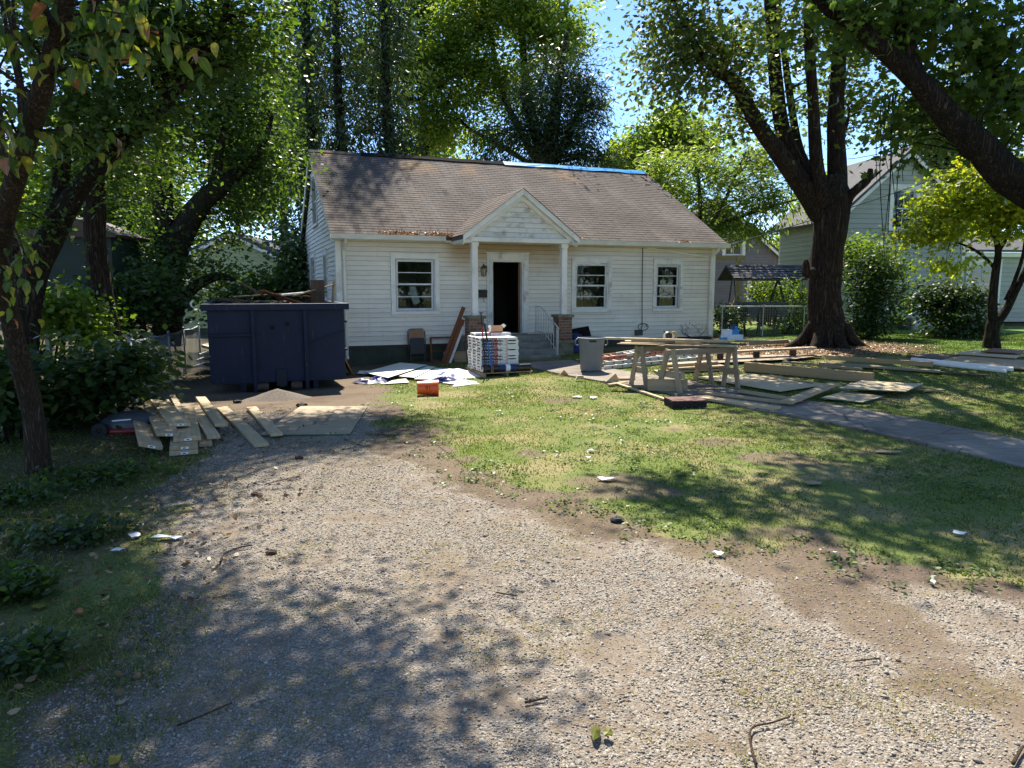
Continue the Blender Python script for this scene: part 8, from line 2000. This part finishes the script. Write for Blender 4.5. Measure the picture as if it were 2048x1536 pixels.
# pots, basin and boards against the grey house
def pot(label, px, Y, r, h, mat):
    q = P(px, 664, Y); o = tag(empty('flower_pot', (q.x, Y, TZ(q.x, Y) + .02)), label, 'pot', 'pots by the grey house'); m = MB(); m.lathe([(r * .7, 0), (r * .95, h * .8), (r * 1.08, h * .8), (r * 1.08, h), (r * .9, h), (r * .85, h * .85)], 20, cap=False); m.lathe([(0, .01), (r * .7, .01)], 20, cap=False); m.build('vessel', mat, o); m = MB(); m.lathe([(0, h * .84), (r * .86, h * .84)], 20, cap=False); m.build('soil', M_FOUND, o)
pot('white flower pot against the light grey house', 1829, 24.5, .17, .34, M_TRIM); pot('dark flower pot left of the white pot', 1806, 24.6, .24, .40, m_plain('dark_pot', (.06, .06, .055), .6))
q = P(1876, 672, 22.8); bs = tag(empty('plastic_basin', (q.x, 22.8, TZ(q.x, 22.8) + .01)), 'pale blue plastic basin on the neighbour lawn', 'basin'); m = MB(); m.lathe([(.0, .01), (.40, .01), (.46, .17), (.49, .18), (.49, .15), (.42, .0), (0, 0)], 28, cap=False); m.build('bowl', m_plain('pale_blue_plastic', (.22, .29, .36), .4, .1, 4), bs)
q = P(1850, 672, 24.2); plank('shutter_board', 'pale green board leaning on the light grey house', (q.x, 24.2, TZ(q.x, 24)), (q.x + .12, 25.6, 1.9), .28, .03, m_plain('pale_green_paint', (.36, .42, .34), .6), None, 'board')
q = P(1862, 672, 24.0); plank('shutter_board', 'narrow white board leaning beside the pale green one', (q.x, 24.0, TZ(q.x, 24)), (q.x + .3, 25.0, 1.3), .10, .03, M_TRIM, None, 'board')
# overhead cables
def cable(label, pts, r):
    ps = [Vector(q) for q in pts]; b0 = ps[0].copy(); out = []
    for i in range(21):
        t = i / 20; q = ps[0].lerp(ps[-1], t); q.z -= 4 * pts_s * t * (1 - t); out.append(q - b0)
    o = MB().tube(out, r, 6).build('overhead_cable', M_BLACKM, None, loc=b0, smooth=True); tag(o, label, 'cable', 'overhead cables')
pts_s = .25
cable('overhead cable running from the white house corner up to the right', [HL2W(11.2, -.1, 3.0), P(2300, 190, 27)], .016)
cable('overhead cable crossing the sky above the light grey house', [P(1700, 318, 26), P(2200, 170, 22)], .014)
cable('thin overhead wire sloping across the feathery tree', [P(1290, 500, 24), P(1720, 230, 25)], .009)
cable('high thin wire in the gap of sky above the roof', [P(1190, 290, 50), P(1420, 190, 50)], .012)
# hanging vines from the arching limb
vb = P(1790, 150, 10.5); vn = tag(empty('hanging_vines', vb), 'thin bare vines dangling in front of the light grey house', 'vine'); rv_ = random.Random(12)
for k in range(9):
    x0 = rv_.uniform(1755, 1835); x1 = x0 + rv_.uniform(-40, 30); y1 = rv_.uniform(330, 560)
    a, e = P(x0, 190, 10.5), P(x1, y1, 10.7); mid = a.lerp(e, .5) + Vector((rv_.uniform(-.12, .12), 0, 0))
    pts, ra = catmull([a - vb, a.lerp(mid, .5) - vb + Vector((rv_.uniform(-.05, .05), 0, 0)), mid - vb, e - vb], [.009, .008, .007, .004], 4)
    m = MB(); m.tube(pts, ra, 4); m.build('stem', B_DARK, vn)

# dead creeper clinging to the siding by the right corner
wv = tag(empty('dead_creeper', HL2W(10.1, -.05, .62), HA), 'dark dead creeper clinging to the siding near the right downspout', 'vine'); rv3 = random.Random(4)
for k in range(6):
    x0 = rv3.uniform(.1, .75); pts = [(x0, -.01, -.25)]
    for i in range(5): pts.append((pts[-1][0] + rv3.uniform(-.16, .12), -.012, pts[-1][2] + rv3.uniform(.03, .10)))
    m = MB(); m.tube(pts, [.007, .006, .006, .005, .004, .003], 4); m.build('stem', B_DARK, wv)
rg2 = np.random.default_rng(5); pos = np.stack([rg2.random(70) * .8 - .1, np.full(70, -.02), rg2.random(70) * .4 - .2], -1)
so = put('leaves', np_mesh('leaves', leaf_faces(rg2, pos, .025 + .02 * rg2.random(70), SH_KITE, .4, .2), M_DRYL, rg2.random(70) * .4), wv); so['kind'] = 'stuff'
